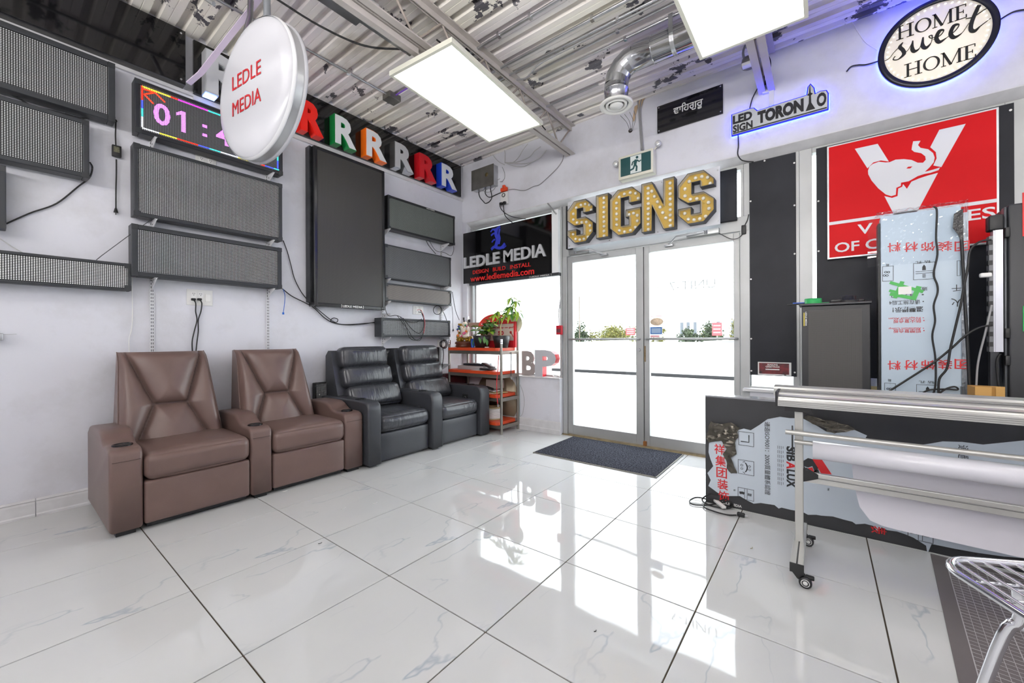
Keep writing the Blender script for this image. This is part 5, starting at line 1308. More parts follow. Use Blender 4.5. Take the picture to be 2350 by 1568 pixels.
# ------------------------------------------------------------------ utility cart in the corner
ct = thing('utility_cart', 'steel-post utility cart with four orange shelves in the corner by the window', 'shelf cart', (0.56, -0.31, 0))
CST = mat('cart_steel', (150, 146, 138), 0.32, 0.75, var=0.12, vscale=7)
ORS = mat('orange_shelf', (206, 72, 34), 0.42)
for (xx, yy, zt) in ((0.13, -0.48, 1.10), (0.995, -0.48, 1.105), (0.975, -0.135, 1.42), (0.13, -0.135, 1.42)):
    MB().cyl((xx, yy, 0), (xx, yy, zt - 0.05), 0.0155, 16).build('post', CST, ct)
    MB().lathe([(0.017, zt - 0.06), (0.019, zt - 0.058), (0.019, zt - 0.045), (0.017, zt - 0.043), (0.019, zt - 0.04), (0.019, zt - 0.02), (0.017, zt - 0.018), (0.019, zt - 0.015), (0.019, zt - 0.004), (0.016, zt), (0, zt)], 16, (xx, yy, 0)).build('post_cap', CHROME, ct)
for k, z in enumerate((0.098, 0.418, 0.690, 0.968)):
    n = 5; r = 0.04; x0, x1, y0, y1 = 0.115, 0.955, -0.505, -0.135
    pg = []
    for (cx, cy, a0) in ((x1 - r, y1 - r, 0), (x0 + r, y1 - r, 90), (x0 + r, y0 + r, 180), (x1 - r, y0 + r, 270)):
        for i in range(n + 1): a = radians(a0 + 90 * i / n); pg.append((cx + r * cos(a), cy + r * sin(a)))
    MB().prism(pg, (0, 0, z), X_, Y_, 0.035).build('shelf', ORS, ct, bevel=0.004)
    fr = MB().box(0.13, -0.49, z - 0.042, 0.99, -0.478, z - 0.002).box(0.13, -0.142, z - 0.042, 0.98, -0.13, z - 0.002).box(0.98, -0.48, z - 0.042, 0.992, -0.135, z - 0.002).box(0.125, -0.48, z - 0.042, 0.137, -0.135, z - 0.002)
    fr.build('shelf_frame', CST, ct)
MB().box(0.13, -0.142, 1.27, 0.975, -0.128, 1.33).build('back_rail', mat('cart_back_rail', (150, 124, 108), 0.5), ct)
ZT = 1.0035
# figurine
fg = thing('figurine', 'colourful laughing figurine on a carved wooden base, left on the cart top', 'figurine', (0.26, -0.33, ZT))
WD = mat('carved_wood', (92, 44, 22), 0.35, var=0.4, vscale=30); GLD = mat('figurine_gold', (168, 130, 34), 0.3, 0.5, var=0.4, vscale=60, bump=0.6, bscale=90)
POR = mat('porcelain', (226, 214, 198), 0.25)
fx, fy = 0.262, -0.33
b_ = MB().lathe([(0.0, 0), (0.115, 0), (0.125, 0.012), (0.112, 0.03), (0.128, 0.05), (0.126, 0.065), (0.105, 0.078), (0.0, 0.08)], 28, (fx, fy, ZT)); b_.build('wood_base', WD, fg)
rr = random.Random(11)
def blob(mb, c, r, sx=1, sy=1, sz=1, n=10, mi=0):
    prof = [(r * sin(pi * i / n), -r * cos(pi * i / n)) for i in range(n + 1)]
    M = Matrix.Translation(c) @ Matrix.Diagonal((sx, sy, sz, 1)); mb.lathe(prof, 14, (0, 0, 0), Z_, mi, M)
g = MB()
for k in range(70):
    a = rr.uniform(0, 2 * pi); rad = rr.uniform(0.05, 0.115); blob(g, (fx + rad * cos(a), fy + rad * 0.8 * sin(a), ZT + 0.085 + rr.uniform(0, 0.04)), rr.uniform(0.012, 0.022), n=6)
for k in range(34):
    blob(g, (fx - 0.085 + rr.uniform(-.02, .02), fy + 0.02 + rr.uniform(-.03, .03), ZT + 0.10 + 0.006 * k), rr.uniform(0.014, 0.022), n=6)
g.build('gold_mound', GLD, fg)
bd = MB(); blob(bd, (fx, fy, ZT + 0.20), 0.062, 1.0, 0.85, 0.95); blob(bd, (fx + 0.005, fy - 0.005, ZT + 0.30), 0.034, 1, 0.95, 1.1); blob(bd, (fx - 0.055, fy - 0.01, ZT + 0.24), 0.026, 1.2, 1, 1.6); blob(bd, (fx + 0.06, fy - 0.01, ZT + 0.235), 0.024, 1.2, 1, 1.6); blob(bd, (fx - 0.045, fy - 0.04, ZT + 0.145), 0.034, 1.5, 1, .8); blob(bd, (fx + 0.05, fy - 0.04, ZT + 0.145), 0.034, 1.5, 1, .8)
for dx in (-0.036, 0.046): blob(bd, (fx + dx, fy, ZT + 0.297), 0.012, 0.6, 0.6, 1.5, 6)
bd.build('body', POR, fg)
sm = MB()
cols = [mat('fig_pink', (206, 96, 140), 0.4), mat('fig_green', (54, 120, 86), 0.4), mat('fig_orange', (214, 120, 50), 0.4), mat('fig_white', (230, 226, 220), 0.35), mat('fig_blue', (52, 72, 130), 0.4)]
for k in range(16):
    a = rr.uniform(-pi, 0.3); blob(sm, (fx + 0.10 * cos(a) * rr.uniform(.5, 1), fy - 0.035 + 0.05 * sin(a), ZT + rr.uniform(0.11, 0.30)), rr.uniform(0.012, 0.020), n=7, mi=k % 5)
sm.build('small_figures', cols, fg, kind='stuff')
hd = MB(); blob(hd, (fx + 0.005, fy - 0.012, ZT + 0.338), 0.014, n=6); hd.box(fx - 0.004, fy - 0.03, ZT + 0.35, fx + 0.016, fy - 0.015, ZT + 0.385).box(fx + 0.06, fy, ZT + 0.32, fx + 0.085, fy + 0.02, ZT + 0.36).tube([(fx + 0.03, fy, ZT + 0.2), (fx + 0.07, fy, ZT + 0.34)], 0.004, 6)
hd.build('ornaments', mat('fig_dark', (44, 34, 36), 0.4), fg)
# red signs behind
ov = thing('oval_sign', 'red oval plastic sign standing behind the plants', 'sign', (0.63, -0.17, ZT))
n = 48
MB().prism([(0.63 + 0.285 * cos(2 * pi * k / n), 1.255 + 0.175 * sin(2 * pi * k / n)) for k in range(n)], (0, -0.152, 0), X_, Z_, 0.010).box(0.55, -0.162, ZT, 0.70, -0.152, 1.12).build('panel', mat('red_plastic', (206, 50, 36), 0.3), ov)
dsc = thing('disc_sign', 'pale translucent round sign behind the red price board', 'sign', (0.93, -0.15, ZT))
MB().prism([(0.93 + 0.125 * cos(2 * pi * k / n), 1.30 + 0.125 * sin(2 * pi * k / n)) for k in range(n)], (0, -0.145, 0), X_, Z_, 0.005).box(0.90, -0.150, ZT, 0.96, -0.145, 1.19).build('panel', mat('pale_plastic', (222, 218, 200), 0.4), dsc)
pb = thing('price_board', 'red framed price board with red print behind the plants', 'sign', (0.71, -0.22, ZT))
RF = mat('red_frame', (214, 40, 50), 0.35)
x0, x1, z0, z1 = 0.425, 0.985, ZT, 1.322
MB().box(x0, -0.19, z0, x0 + 0.03, -0.166, z1).box(x1 - 0.03, -0.19, z0, x1, -0.166, z1).box(x0 + 0.03, -0.19, z0, x1 - 0.03, -0.166, z0 + 0.085).box(x0 + 0.03, -0.19, z1 - 0.025, x1 - 0.03, -0.166, z1).build('frame', RF, pb, bevel=0.003)
MB().box(x0 + 0.03, -0.182, z0 + 0.085, x1 - 0.03, -0.172, z1 - 0.025).build('face', mat('price_face', (216, 200, 190), 0.4), pb)
tx = MB().text('when you fill up on gas!', (0.47, -0.182, 1.235), X_, Z_, h=0.03, w=0.48, d=0.001, bold=0.03).text('50', (0.70, -0.182, 1.155), X_, Z_, h=0.055, w=0.095, d=0.001, bold=0.05).text('Save', (0.475, -0.182, 1.175), X_, Z_, h=0.02, d=0.001)
tx.lathe([(0.018, 0), (0.018, 0.001), (0, 0.001)], 16, (0.905, -0.182, 1.19), -Y_).ribbon([(0.91, 1.185, 0), (0.935, 1.15, 0), (0.945, 1.13, 0)], 0.012, (0, -0.182, 0), X_, Z_, 0.001)
tx.build('print', mat('price_red', (186, 44, 48), 0.5), pb)
POT = mat('black_pot', (38, 38, 40), 0.35); SOIL = mat('soil', (52, 40, 30), 0.95, bump=0.5, bscale=120)
def pot(t, x, y, r0, r1, h, wall=0.006):
    MB().lathe([(0.0, 0), (r0, 0), (r0 + (r1 - r0) * .6, h * .6), (r1, h), (r1 - wall, h), (r1 - wall, h - 0.02), (0, h - 0.02)], 32, (x, y, ZT)).build('pot', POT, t)
    MB().lathe([(0.0, h - 0.018), (r1 - wall, h - 0.019)], 20, (x, y, ZT)).build('soil', SOIL, t)
def leaf_mesh(l, w_, droop=0.3, fold=0.25):
    vs = []; fs = []; n = 7
    for i in range(n + 1):
        t = i / n; ww = w_ * sin(pi * min(1, t * 0.96 + 0.03)) ** 0.8; z = -droop * l * t * t
        vs += [(-ww / 2, l * t, z + fold * ww / 2), (0, l * t, z), (ww / 2, l * t, z + fold * ww / 2)]
    for i in range(n):
        for j in range(2): a = i * 3 + j; fs.append((a, a + 1, a + 4, a + 3))
    return vs, fs
def leafmat(n, c, c2):
    m = mat(n, c, 0.4, col2=c2, vscale=20); b = m.node_tree.nodes['Principled BSDF']; b.inputs['Subsurface Weight'].default_value = 0.0
    return m
LG1 = leafmat('leaf_green', (78, 132, 56), (48, 98, 44)); LG2 = leafmat('leaf_lime', (168, 196, 66), (120, 160, 50)); LGR = leafmat('leaf_new', (176, 132, 60), (110, 140, 60))
def place_leaf(par, p, dirv, l, w_, m, droop=0.3, roll=0):
    d = Vector(dirv).normalized(); up = Z_ - d * d.dot(Z_)
    if up.length < 0.1: up = X_.copy()
    up.normalize(); s_ = d.cross(up)
    M = Matrix(((s_.x, d.x, up.x, p[0]), (s_.y, d.y, up.y, p[1]), (s_.z, d.z, up.z, p[2]), (0, 0, 0, 1))) @ Matrix.Rotation(roll, 4, 'Y')
    vs, fs = leaf_mesh(l, w_, droop)
    return MB().add(vs, fs, 0, True, M).build('leaf', m, par)
p1 = thing('potted_plant', 'bushy green trailing plant in a black pot on the cart', 'plant', (0.575, -0.31, ZT))
pot(p1, 0.575, -0.345, 0.085, 0.115, 0.15)
rr = random.Random(4)
for k in range(84):
    a = rr.uniform(0, 2 * pi); ra = rr.uniform(0.0, 0.13); p = Vector((0.60 + ra * cos(a) * 1.1, -0.31 + ra * sin(a) * 0.7, ZT + 0.16 + rr.uniform(0, 0.11) + (0.03 if cos(a) > 0 else 0)))
    place_leaf(p1, p, (cos(a), sin(a) * .8 - 0.3, rr.uniform(-.4, .8)), rr.uniform(0.06, 0.095), rr.uniform(0.034, 0.05), LG1 if k % 4 else LG2, 0.35, rr.uniform(-.5, .5))
for k in range(9):
    p = Vector((0.66 + rr.uniform(-.04, .05), -0.33, ZT + 0.27 + rr.uniform(0, .1)))
    place_leaf(p1, p, (rr.uniform(-1, 1), -0.4, rr.uniform(.0, 1)), 0.065, 0.026, LGR if k % 2 else LG2, 0.3)
for (x, z, dx) in ((0.52, 1.13, -.3), (0.545, 1.10, -.1), (0.63, 1.13, .8), (0.75, 1.11, .5), (0.72, 1.14, .2)):
    place_leaf(p1, (x, -0.462, z), (dx, -0.25, -1), 0.085, 0.036, LG1, 0.2)
st_ = MB()
for k in range(9):
    a = rr.uniform(0, 2 * pi); st_.wire([(0.58, -0.345, ZT + 0.13), (0.58 + 0.05 * cos(a), -0.31 + 0.04 * sin(a), ZT + 0.20), (0.60 + 0.1 * cos(a), -0.31 + 0.06 * sin(a), ZT + 0.24)], 0.0025, 5, 3)
st_.wire([(0.6, -.33, ZT + .2), (.66, -.34, ZT + .3), (.69, -.33, ZT + .37)], 0.003, 5, 3)
st_.build('stems', mat('stem_green', (96, 120, 62), 0.5), p1)
p2 = thing('potted_plant', 'slender money tree with palmate lime leaves in a black pot on the cart', 'plant', (0.89, -0.31, ZT))
pot(p2, 0.89, -0.345, 0.078, 0.108, 0.145)
MB().tube(crom([(0.875, -0.345, ZT + 0.12), (0.877, -0.345, ZT + 0.20), (0.87, -0.335, ZT + 0.27), (0.905, -0.30, ZT + 0.37), (0.945, -0.30, ZT + 0.43), (1.0, -0.30, ZT + 0.47)], 5), [0.014, 0.013, 0.011, 0.010, 0.010, 0.009, 0.009, 0.008, 0.008, 0.007, 0.007, 0.0065, 0.006, 0.006, 0.006, 0.005, 0.005, 0.005, 0.005, 0.0045, 0.0045, 0.004, 0.004, 0.004, 0.004, 0.004][:26], 8).build('trunk', mat('pale_bark', (168, 150, 108), 0.6), p2)
st2 = MB()
for (hx, hz, hy, nl, sz) in ((1.03, 1.49, -.32, 8, .13), (0.99, 1.60, -.28, 6, .10), (0.82, 1.44, -.30, 6, .10), (0.88, 1.36, -.34, 6, .09), (1.09, 1.43, -.28, 7, .13), (0.93, 1.49, -.26, 6, .10), (1.08, 1.55, -.30, 7, .11), (0.96, 1.42, -.33, 6, .10), (1.03, 1.40, -.34, 7, .11), (0.78, 1.40, -.33, 6, .09)):
    st2.wire([(0.945, -0.30, ZT + 0.43), ((0.945 + hx) / 2, -0.31, hz + 0.0), (hx, hy, hz)], 0.003, 5, 4)
    for k in range(nl):
        a = 2 * pi * k / nl + hx * 9
        place_leaf(p2, (hx, hy, hz), (cos(a), sin(a) * .7 - .2, -0.25 + 0.5 * sin(a)), sz * rr.uniform(.8, 1.1), sz * 0.3, LG2 if k % 3 else LG1, 0.45, rr.uniform(-.4, .4))
st2.build('twigs', mat('stem_green'), p2)
MB().lathe([(0.022, 0), (0.03, 0.11), (0.028, 0.11), (0.021, 0.004), (0, 0.004)], 20, (0.435, -0.36, ZT)).build('blue_cup', mat('blue_plastic', (28, 84, 190), 0.35), None, label='small blue plastic cup between the figurine and the plants', cat='cup')
MB().bbox(0.72, -0.46, ZT, 0.77, -0.43, ZT + 0.012, 0.004).build('white_scrap', WHITEP, None, label='small white scrap at the front of the cart top', cat='scrap')
MB().lathe([(0.012, 0), (0.014, 0.008), (0.006, 0.014), (0.004, 0.035), (0.002, 0.05), (0, 0.05)], 14, (0.19, -0.42, ZT)).build('silver_bell', CHROME, None, label='tiny silver trinket at the left front of the cart top', cat='trinket')
# second shelf
ZS = 0.7255
MB().bbox(0.22, -0.42, ZS, 0.66, -0.18, ZS + 0.045, 0.004).build('paper_stack', mat('grey_folder', (164, 160, 162), 0.6), None, label='grey folder of papers on the second cart shelf', cat='folder')
MB().bbox(0.26, -0.36, ZS + 0.0455, 0.61, -0.20, ZS + 0.072, 0.004).build('binder', mat('black_binder', (36, 38, 46), 0.45), None, label='black binder lying on the grey folder', cat='binder')
hp = MB(); hp.bbox(0.62, -0.45, ZS + 0.006, 0.80, -0.32, ZS + 0.03, 0.01); hp.bbox(-0.08, -0.05, -0.012, 0.08, 0.05, 0.012, 0.01, M=Matrix.Translation((0.71, -0.38, ZS + 0.058)) @ Matrix.Rotation(0.35, 4, 'Y'))
hp.build('stapler', mat('dark_device', (46, 42, 44), 0.4), None, label='dark hand-held stapler on the second cart shelf', cat='stapler')
MB().box(0.52, -0.49, ZS, 0.70, -0.40, ZS + 0.002).build('paper_sheet', WHITEP, None, label='white paper slip at the edge of the second cart shelf', cat='paper')
# third shelf: papers
ZP = 0.4535
rr = random.Random(2)
for k, (x, y, w_, d_, a, c, lab) in enumerate(((0.70, -0.36, .30, .22, .2, (226, 222, 216), 'white magazine, widest of the heap on the third cart shelf'), (0.80, -0.34, .24, .18, -.3, (206, 186, 132), 'tan envelope under the magazines on the third cart shelf'), (0.68, -0.34, .25, .19, .5, (170, 168, 170), 'grey printed leaflet on the third cart shelf'), (0.74, -0.35, .22, .16, -.1, (232, 230, 228), 'white printed leaflet on top of the third cart shelf heap'))):
    M = Matrix.Translation((x, y, ZP + 0.008 * k + .004)) @ Matrix.Rotation(a, 4, 'Z')
    MB().box(-w_ / 2, -d_ / 2, -0.0035, w_ / 2, d_ / 2, 0.0035, 0, M).build('magazine', mat('paper_%d' % k, c, 0.6, col2=(90, 88, 94) if k in (2, 3) else None, vscale=45), None, label=lab, cat='paper', group='papers on the third cart shelf')
MB().box(0.60, -0.30, ZP + 0.04, 0.78, -0.16, ZP + 0.15).build('small_carton', mat('pale_carton', (176, 160, 154), 0.7), None, label='small pale carton at the back of the third cart shelf', cat='box')
MB().tube([(0.62, -0.38, ZP + 0.05), (0.7, -0.40, ZP + 0.07), (0.78, -0.37, ZP + 0.045)], 0.014, 8).build('black_handset', BLACK, None, label='black gadget lying on the papers of the third shelf', cat='gadget')
# bottom shelf spool
sp = thing('cable_spool', 'reel of white cable on the bottom cart shelf', 'cable reel', (0.76, -0.33, 0.1335))
prof = [(0.0, 0), (0.115, 0), (0.115, 0.01), (0.085, 0.012)]
MB().lathe(prof, 28, (0.74, -0.33, 0.1335)).lathe([(0.085, 0.135), (0.115, 0.137), (0.115, 0.147), (0.04, 0.147), (0.04, 0.13)], 28, (0.74, -0.33, 0.1335)).build('flange', mat('spool_tan', (190, 172, 130), 0.6), sp)
w_ = MB()
for k in range(9): w_.tube([(0.74 + 0.105 * cos(a * pi / 14), -0.33 + 0.105 * sin(a * pi / 14), 0.1535 + 0.0132 * k) for a in range(28)], 0.0075, 6, True)
w_.build('cable_turns', WHITEP, sp)
# lanyards
def lan(label, m, pts):
    t = thing('lanyard', label, 'lanyard', pts[0]); MB().tube(crom(pts, 5), 0.005, 6).build('strap', m, t)
    e = Vector(pts[-1]); MB().wire([e, e + Vector((0, -0.002, -0.02)), e + Vector((0.012, -0.002, -0.035)), e + Vector((0.02, -0.002, -0.02)), e + Vector((0.015, -0.002, -0.008))], 0.003).build('hook', STEEL, t)
lan('red lanyard hanging from the front right post of the cart', mat('red_strap', (196, 40, 50), 0.6), [(0.975, -0.50, 0.92), (0.972, -0.515, 0.75), (0.958, -0.52, 0.6), (0.965, -0.52, 0.44), (0.972, -0.52, 0.36)])
lan('dark grey lanyard hanging at the right end of the cart', SLOT, [(1.0, -0.30, 0.95), (1.004, -0.305, 0.85), (1.0, -0.305, 0.74), (1.002, -0.305, 0.66)])
# things on the floor behind the cart
MB().lathe([(0.35, 0), (0.35, 0.006), (0, 0.006)], 48, (0.62, -0.104, 0.355), -Y_).build('bronze_disc', mat('bronze_disc', (150, 138, 116), 0.35, 0.3), None, label='large brownish round disc leaning on the wall behind the cart', cat='disc')
MB().box(0.82, -0.107, 0.148, 0.985, -0.102, 0.63).build('acrylic_sheet', mat('pale_blue_acrylic', (196, 208, 210), 0.25), None, label='pale bluish acrylic sheet behind the right end of the cart', cat='sheet')
MB().wire([(1.02, -0.15, 0.55), (1.06, -0.14, 0.45), (1.075, -0.14, 0.33), (1.05, -0.14, 0.2), (1.02, -0.15, 0.16)], 0.0022).build('wire', GREYC, None, label='thin grey wire bowing out beside the cart post', cat='cable')
MB().bbox(0.02, -0.5, 0.0, 0.10, -0.13, 0.66, 0.006).build('maroon_board', mat('maroon', (78, 26, 34), 0.5, var=0.2), None, label='dark maroon panel standing in the corner behind the black recliner', cat='panel')
# ------------------------------------------------------------------ right side of the room
def Z4(x, y, Y=-1.152): return wy(1650 + x * .31891, 850 + y * .31891, Y)
def Z3(x, y, Y=-1.152): return wy(1200 + x * .31891, 850 + y * .31891, Y)
BF = -1.15
bx = thing('sign_cabinet', 'long black sign box with torn pale protective film, standing on the floor at the right', 'sign box', (4.6, -1.1, 0))
MB().box(3.318, BF, 0.0, 6.4, -1.03, 0.712).build('box', mat('black_cabinet_face', (46, 47, 50), 0.45, var=0.1, vscale=5, bump=0.05, bscale=300), bx, bevel=0.003)
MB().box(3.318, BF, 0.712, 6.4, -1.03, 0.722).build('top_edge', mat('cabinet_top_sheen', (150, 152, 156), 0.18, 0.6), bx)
FLM = mat('pale_protective_film', (198, 208, 218), 0.3, spec=0.4)
up = [Z3(1340, 520), Z3(1425, 505), Z3(1470, 560), Z3(1530, 480), Z3(1545, 432), Z3(1590, 420), Z3(1640, 432), Z3(1700, 395), Z3(1760, 352), Z3(1850, 335), Z4(510, 345), Z4(600, 345), Z4(700, 398), Z4(770, 440), Z4(830, 452), Z4(900, 440), Z4(965, 425), Z4(1010, 445), Z4(1065, 470), Z4(1040, 515), Z4(1150, 525), Z4(1250, 540), Z4(1400, 545), Z4(1520, 528), Z4(1610, 512), Z4(1750, 516), Z4(1900, 535), Z4(2050, 520), Z4(2200, 505), Z4(2500, 480)]
lo = [Z4(2500, 1400), Z4(2200, 1352), Z4(2050, 1340), Z4(1850, 1312), Z4(1700, 1285), Z4(1530, 1250), Z4(1500, 1320), Z4(1490, 1262), Z4(1400, 1205), Z4(1340, 1180), Z4(1280, 1160), Z4(1210, 1150), Z4(1170, 1130), Z4(1140, 1160), Z4(1110, 1120), Z4(1050, 1104), Z4(985, 1108), Z4(960, 1090), Z4(900, 1075), Z4(820, 1052), Z4(735, 1046), Z4(700, 1040), Z4(640, 1040), Z4(600, 1018), Z4(520, 1005), Z4(450, 988), Z4(430, 995), Z4(400, 970), Z4(300, 955), Z4(250, 960), Z4(200, 935), Z4(150, 905), Z4(80, 905), Z3(1450, 905), Z3(1400, 880), Z3(1335, 832), Z3(1352, 790), Z3(1328, 740), Z3(1370, 690), Z3(1350, 640), Z3(1336, 590)]
MB().ppoly(up + lo, (0, -0.0015, 0)).build('film', FLM, bx)
FY = BF - 0.0040
FOILM = mat('crumpled_foil', (96, 92, 84), 0.22, 0.85, var=0.5, vscale=18)
def foil(pts, seed, nm='foil_scrap', amp=0.022):
    """crumpled sheet: a fine triangulated patch pushed about by noise"""
    rr = random.Random(seed)
    b = bmesh.new()
    P = [Vector(p) for p in pts]
    vs = [b.verts.new(p) for p in P]
    tr = tessellate_polygon([[Vector((p.x, p.z, 0)) for p in P]])
    for t in tr:
        try: b.faces.new([vs[i] for i in t])
        except ValueError: pass
    for _ in range(4): bmesh.ops.subdivide_edges(b, edges=[e for e in b.edges if e.calc_length() > 0.022], cuts=1, use_grid_fill=False); bmesh.ops.triangulate(b, faces=b.faces)
    for v in b.verts:
        q = v.co * 26; k = noise.noise(q) * 0.5 + noise.noise(q * 2.3) * 0.35
        v.co.y = BF - 0.006 - abs(k) * amp * 1.6 - amp * 0.25
        v.co.x += noise.noise(q + Vector((9, 0, 0))) * 0.008; v.co.z += noise.noise(q + Vector((0, 9, 0))) * 0.008
    bmesh.ops.remove_doubles(b, verts=b.verts, dist=1e-5)
    me_v = [v.co.copy() for v in b.verts]; b.verts.index_update(); me_f = [[v.index for v in f.verts] for f in b.faces]; b.free()
    m = MB(); m.add(me_v, me_f, 0, True); return m.build(nm, FOILM, bx, merge=True)
foil([Z3(*p, Y=BF) for p in ((1355, 365), (1420, 385), (1500, 375), (1560, 410), (1545, 440), (1550, 480), (1530, 520), (1540, 600), (1500, 620), (1530, 700), (1545, 735), (1500, 740), (1470, 700), (1460, 640), (1440, 600), (1470, 560), (1430, 505), (1340, 520), (1320, 480))], 1)
foil([Z4(*p, Y=BF) for p in ((605, 330), (640, 325), (720, 340), (820, 365), (930, 395), (1000, 430), (970, 425), (900, 440), (830, 452), (770, 440), (775, 415), (700, 395), (640, 360))], 2)
# print on the film
INK = mat('film_black_ink', (34, 36, 40), 0.45); INR = mat('film_red_ink', (204, 28, 34), 0.45)
rd = MB()
for k, chx in enumerate('祥集团装饰'):
    q = Z3(1378 + 12 * k * .6, 600 + 84 * k, FY)
    rd.text(chx, (q.x, FY, q.z), X_, Z_, h=0.068, w=0.063, d=0.0012, bold=0.012)
rd.build('red_print', INR, bx)
DN, RTN = -Z_, X_
bk_ = MB()
# lettering running downwards
q0 = Z3(1785, 375, FY); q1 = Z3(1752, 895, FY)
bk_.text('通過ISO9001：2000質量體系認證', (q0.x - 0.034, FY, q0.z), -Z_, X_, h=0.03, w=q0.z - q1.z, d=0.001)
q0 = Z4(485, 545, FY); q1 = Z4(540, 850, FY)
def dn(mb, body, xl, zt, ln, h, bold=0.0, m=0): return mb.text(body, (xl, FY, zt), -Z_, X_, h=h, w=ln, d=0.001, bold=bold)
xl = q0.x + 0.0; ln = q0.z - q1.z
dn(bk_, 'SIB', xl, q0.z, ln * 0.36, 0.048, 0.04); dn(bk_, 'LUX', xl, q0.z - ln * 0.56, ln * 0.44, 0.048, 0.04)
bk_.build('black_print', INK, bx, kind='stuff')
MB().text('A', (xl, FY, q0.z - ln * 0.37), -Z_, X_, h=0.048, w=ln * 0.18, d=0.001, bold=0.04).build('red_print', INR, bx)
ghost = MB()
for k in range(9): ghost.box(xl - 0.045, FY, q0.z - ln * (0.02 + 0.11 * k) - 0.018, xl - 0.042, FY - 0.001, q0.z - ln * (0.02 + 0.11 * k))
for k in range(9): ghost.box(xl - 0.036, FY, q0.z - ln * (0.02 + 0.11 * k) - 0.018, xl - 0.033, FY - 0.001, q0.z - ln * (0.02 + 0.11 * k))
for k in range(9): ghost.box(xl - 0.027, FY, q0.z - ln * (0.02 + 0.11 * k) - 0.02, xl - 0.024, FY - 0.001, q0.z - ln * (0.02 + 0.11 * k)); ghost.box(xl - 0.018, FY, q0.z - ln * (0.02 + 0.11 * k) - 0.014, xl - 0.015, FY - 0.001, q0.z - ln * (0.02 + 0.11 * k))
ghost.build('striped_shadow_print', mat('film_grey_ink', (120, 126, 134), 0.5), bx, kind='stuff')
def pic(x0, y0, x1, y1, kind):
    a, c = Z4(x0, y0, FY), Z4(x1, y1, FY); w_ = 0.0022; m = MB()
    X0, X1, ZT_, ZB = a.x, c.x, a.z, c.z
    m.box(X0, FY, ZB, X1, FY - 0.001, ZB + w_).box(X0, FY, ZT_ - w_, X1, FY - 0.001, ZT_).box(X0, FY, ZB, X0 + w_, FY - 0.001, ZT_).box(X1 - w_, FY, ZB, X1, FY - 0.001, ZT_)
    W_, H_ = X1 - X0, ZT_ - ZB
    def R(pts, wd): m.ribbon([(X0 + W_ * p[0], ZB + H_ * p[1], 0) for p in pts], wd, (0, FY, 0), X_, Z_, 0.001)
    if kind == 'L': R([(.68, .8), (.68, .28), (.15, .28)], 0.006)
    if kind == 'face':
        m.prism([(X0 + W_ * a, ZB + H_ * b) for a, b in ((.40, .86), (.52, .80), (.60, .65), (.62, .5), (.60, .35), (.52, .20), (.40, .14), (.50, .30), (.535, .42), (.545, .5), (.535, .58), (.50, .70))], (0, FY, 0), X_, Z_, 0.001); R([(.30, .84), (.44, .93)], 0.003); R([(.30, .16), (.44, .07)], 0.003)
        for px_, py_ in ((.24, .38), (.24, .62), (.72, .38), (.72, .62)): m.tube([(X0 + W_ * px_ + 0.006 * cos(t * pi / 6), FY - 0.0008, ZB + H_ * py_ + 0.006 * sin(t * pi / 6)) for t in range(12)], 0.0011, 4, True)
    if kind == 'drill':
        R([(.42, .95), (.42, .05)], 0.002); R([(.58, .95), (.58, .05)], 0.002); R([(.1, .52), (.3, .56), (.4, .52)], 0.016)
        for k in range(5): R([(.64 + .05 * k, .62), (.62 + .05 * k, .4)], 0.003)
    return m.build('pictogram', INK, bx)
pic(140, 438, 252, 552, 'L'); pic(137, 640, 253, 762, 'face'); pic(136, 840, 252, 945, 'drill'); pic(1357, 1112, 1543, 1250, 'drill')
lg = MB()
lg.ppoly([Z4(*p, Y=FY) for p in ((595, 660), (640, 632), (672, 640), (715, 705), (690, 735), (672, 690), (640, 700), (612, 690), (640, 725), (610, 710))], (0, -0.001, 0))
lg.ppoly([Z4(*p, Y=FY) for p in ((660, 735), (690, 738), (715, 712), (722, 740))], (0, -0.001, 0))
lg.build('emblem_black', INK, bx)
lg = MB(); lg.ppoly([Z4(*p, Y=FY) for p in ((672, 640), (742, 645), (812, 750), (735, 742))], (0, -0.001, 0)); lg.ppoly([Z4(*p, Y=FY) for p in ((640, 705), (672, 698), (684, 730), (655, 728))], (0, -0.0012, 0))
lg.build('emblem_red', INR, bx)
rd = MB(); q = Z4(1090, 1120, FY); rd.text('表', (q.x, FY, q.z + 0.005), -Z_, X_, h=0.065, w=0.04, d=0.001, bold=0.01)
rd.build('red_print', INR, bx)
sm = MB(); q = Z4(780, 845, FY); sm.text('TM', (q.x, FY, q.z), -Z_, X_, h=0.008, d=0.001); q = Z4(1690, 1200, FY); sm.text('FUR', (q.x, FY, q.z - 0.005), X_, Z_, h=0.018, w=0.032, d=0.001); q = Z4(1310, 1130, FY); sm.text('钻', (q.x, FY, q.z), -Z_, X_, h=0.02, d=0.001); q = Z4(105, 855, FY); sm.text('钻', (q.x, FY, q.z), -Z_, X_, h=0.012, d=0.001); q = Z4(1720, 535, FY); sm.text('通過', (q.x, FY, q.z), -Z_, X_, h=0.035, d=0.001)
sm.build('small_print', INK, bx, kind='stuff')
ml = MB(); q = Z3(1420, 935, BF - 0.001); ml.text('LEDLE MEDIA', (q.x, BF - 0.0005, q.z - 0.02), X_, Z_, h=0.016, w=0.125, d=0.001, bold=0.02)
ml.build('maker_lettering', WHITEP, bx)
hl_ = MB()
for (x, y) in ((367, 967), (1727, 1292), (1850, 1320)): q = Z4(x, y, BF - 0.002); hl_.lathe([(0.006, 0), (0.006, 0.0008), (0, 0.0008)], 12, q, -Y_)
hl_.build('screw_holes', BLACK, bx, kind='stuff')

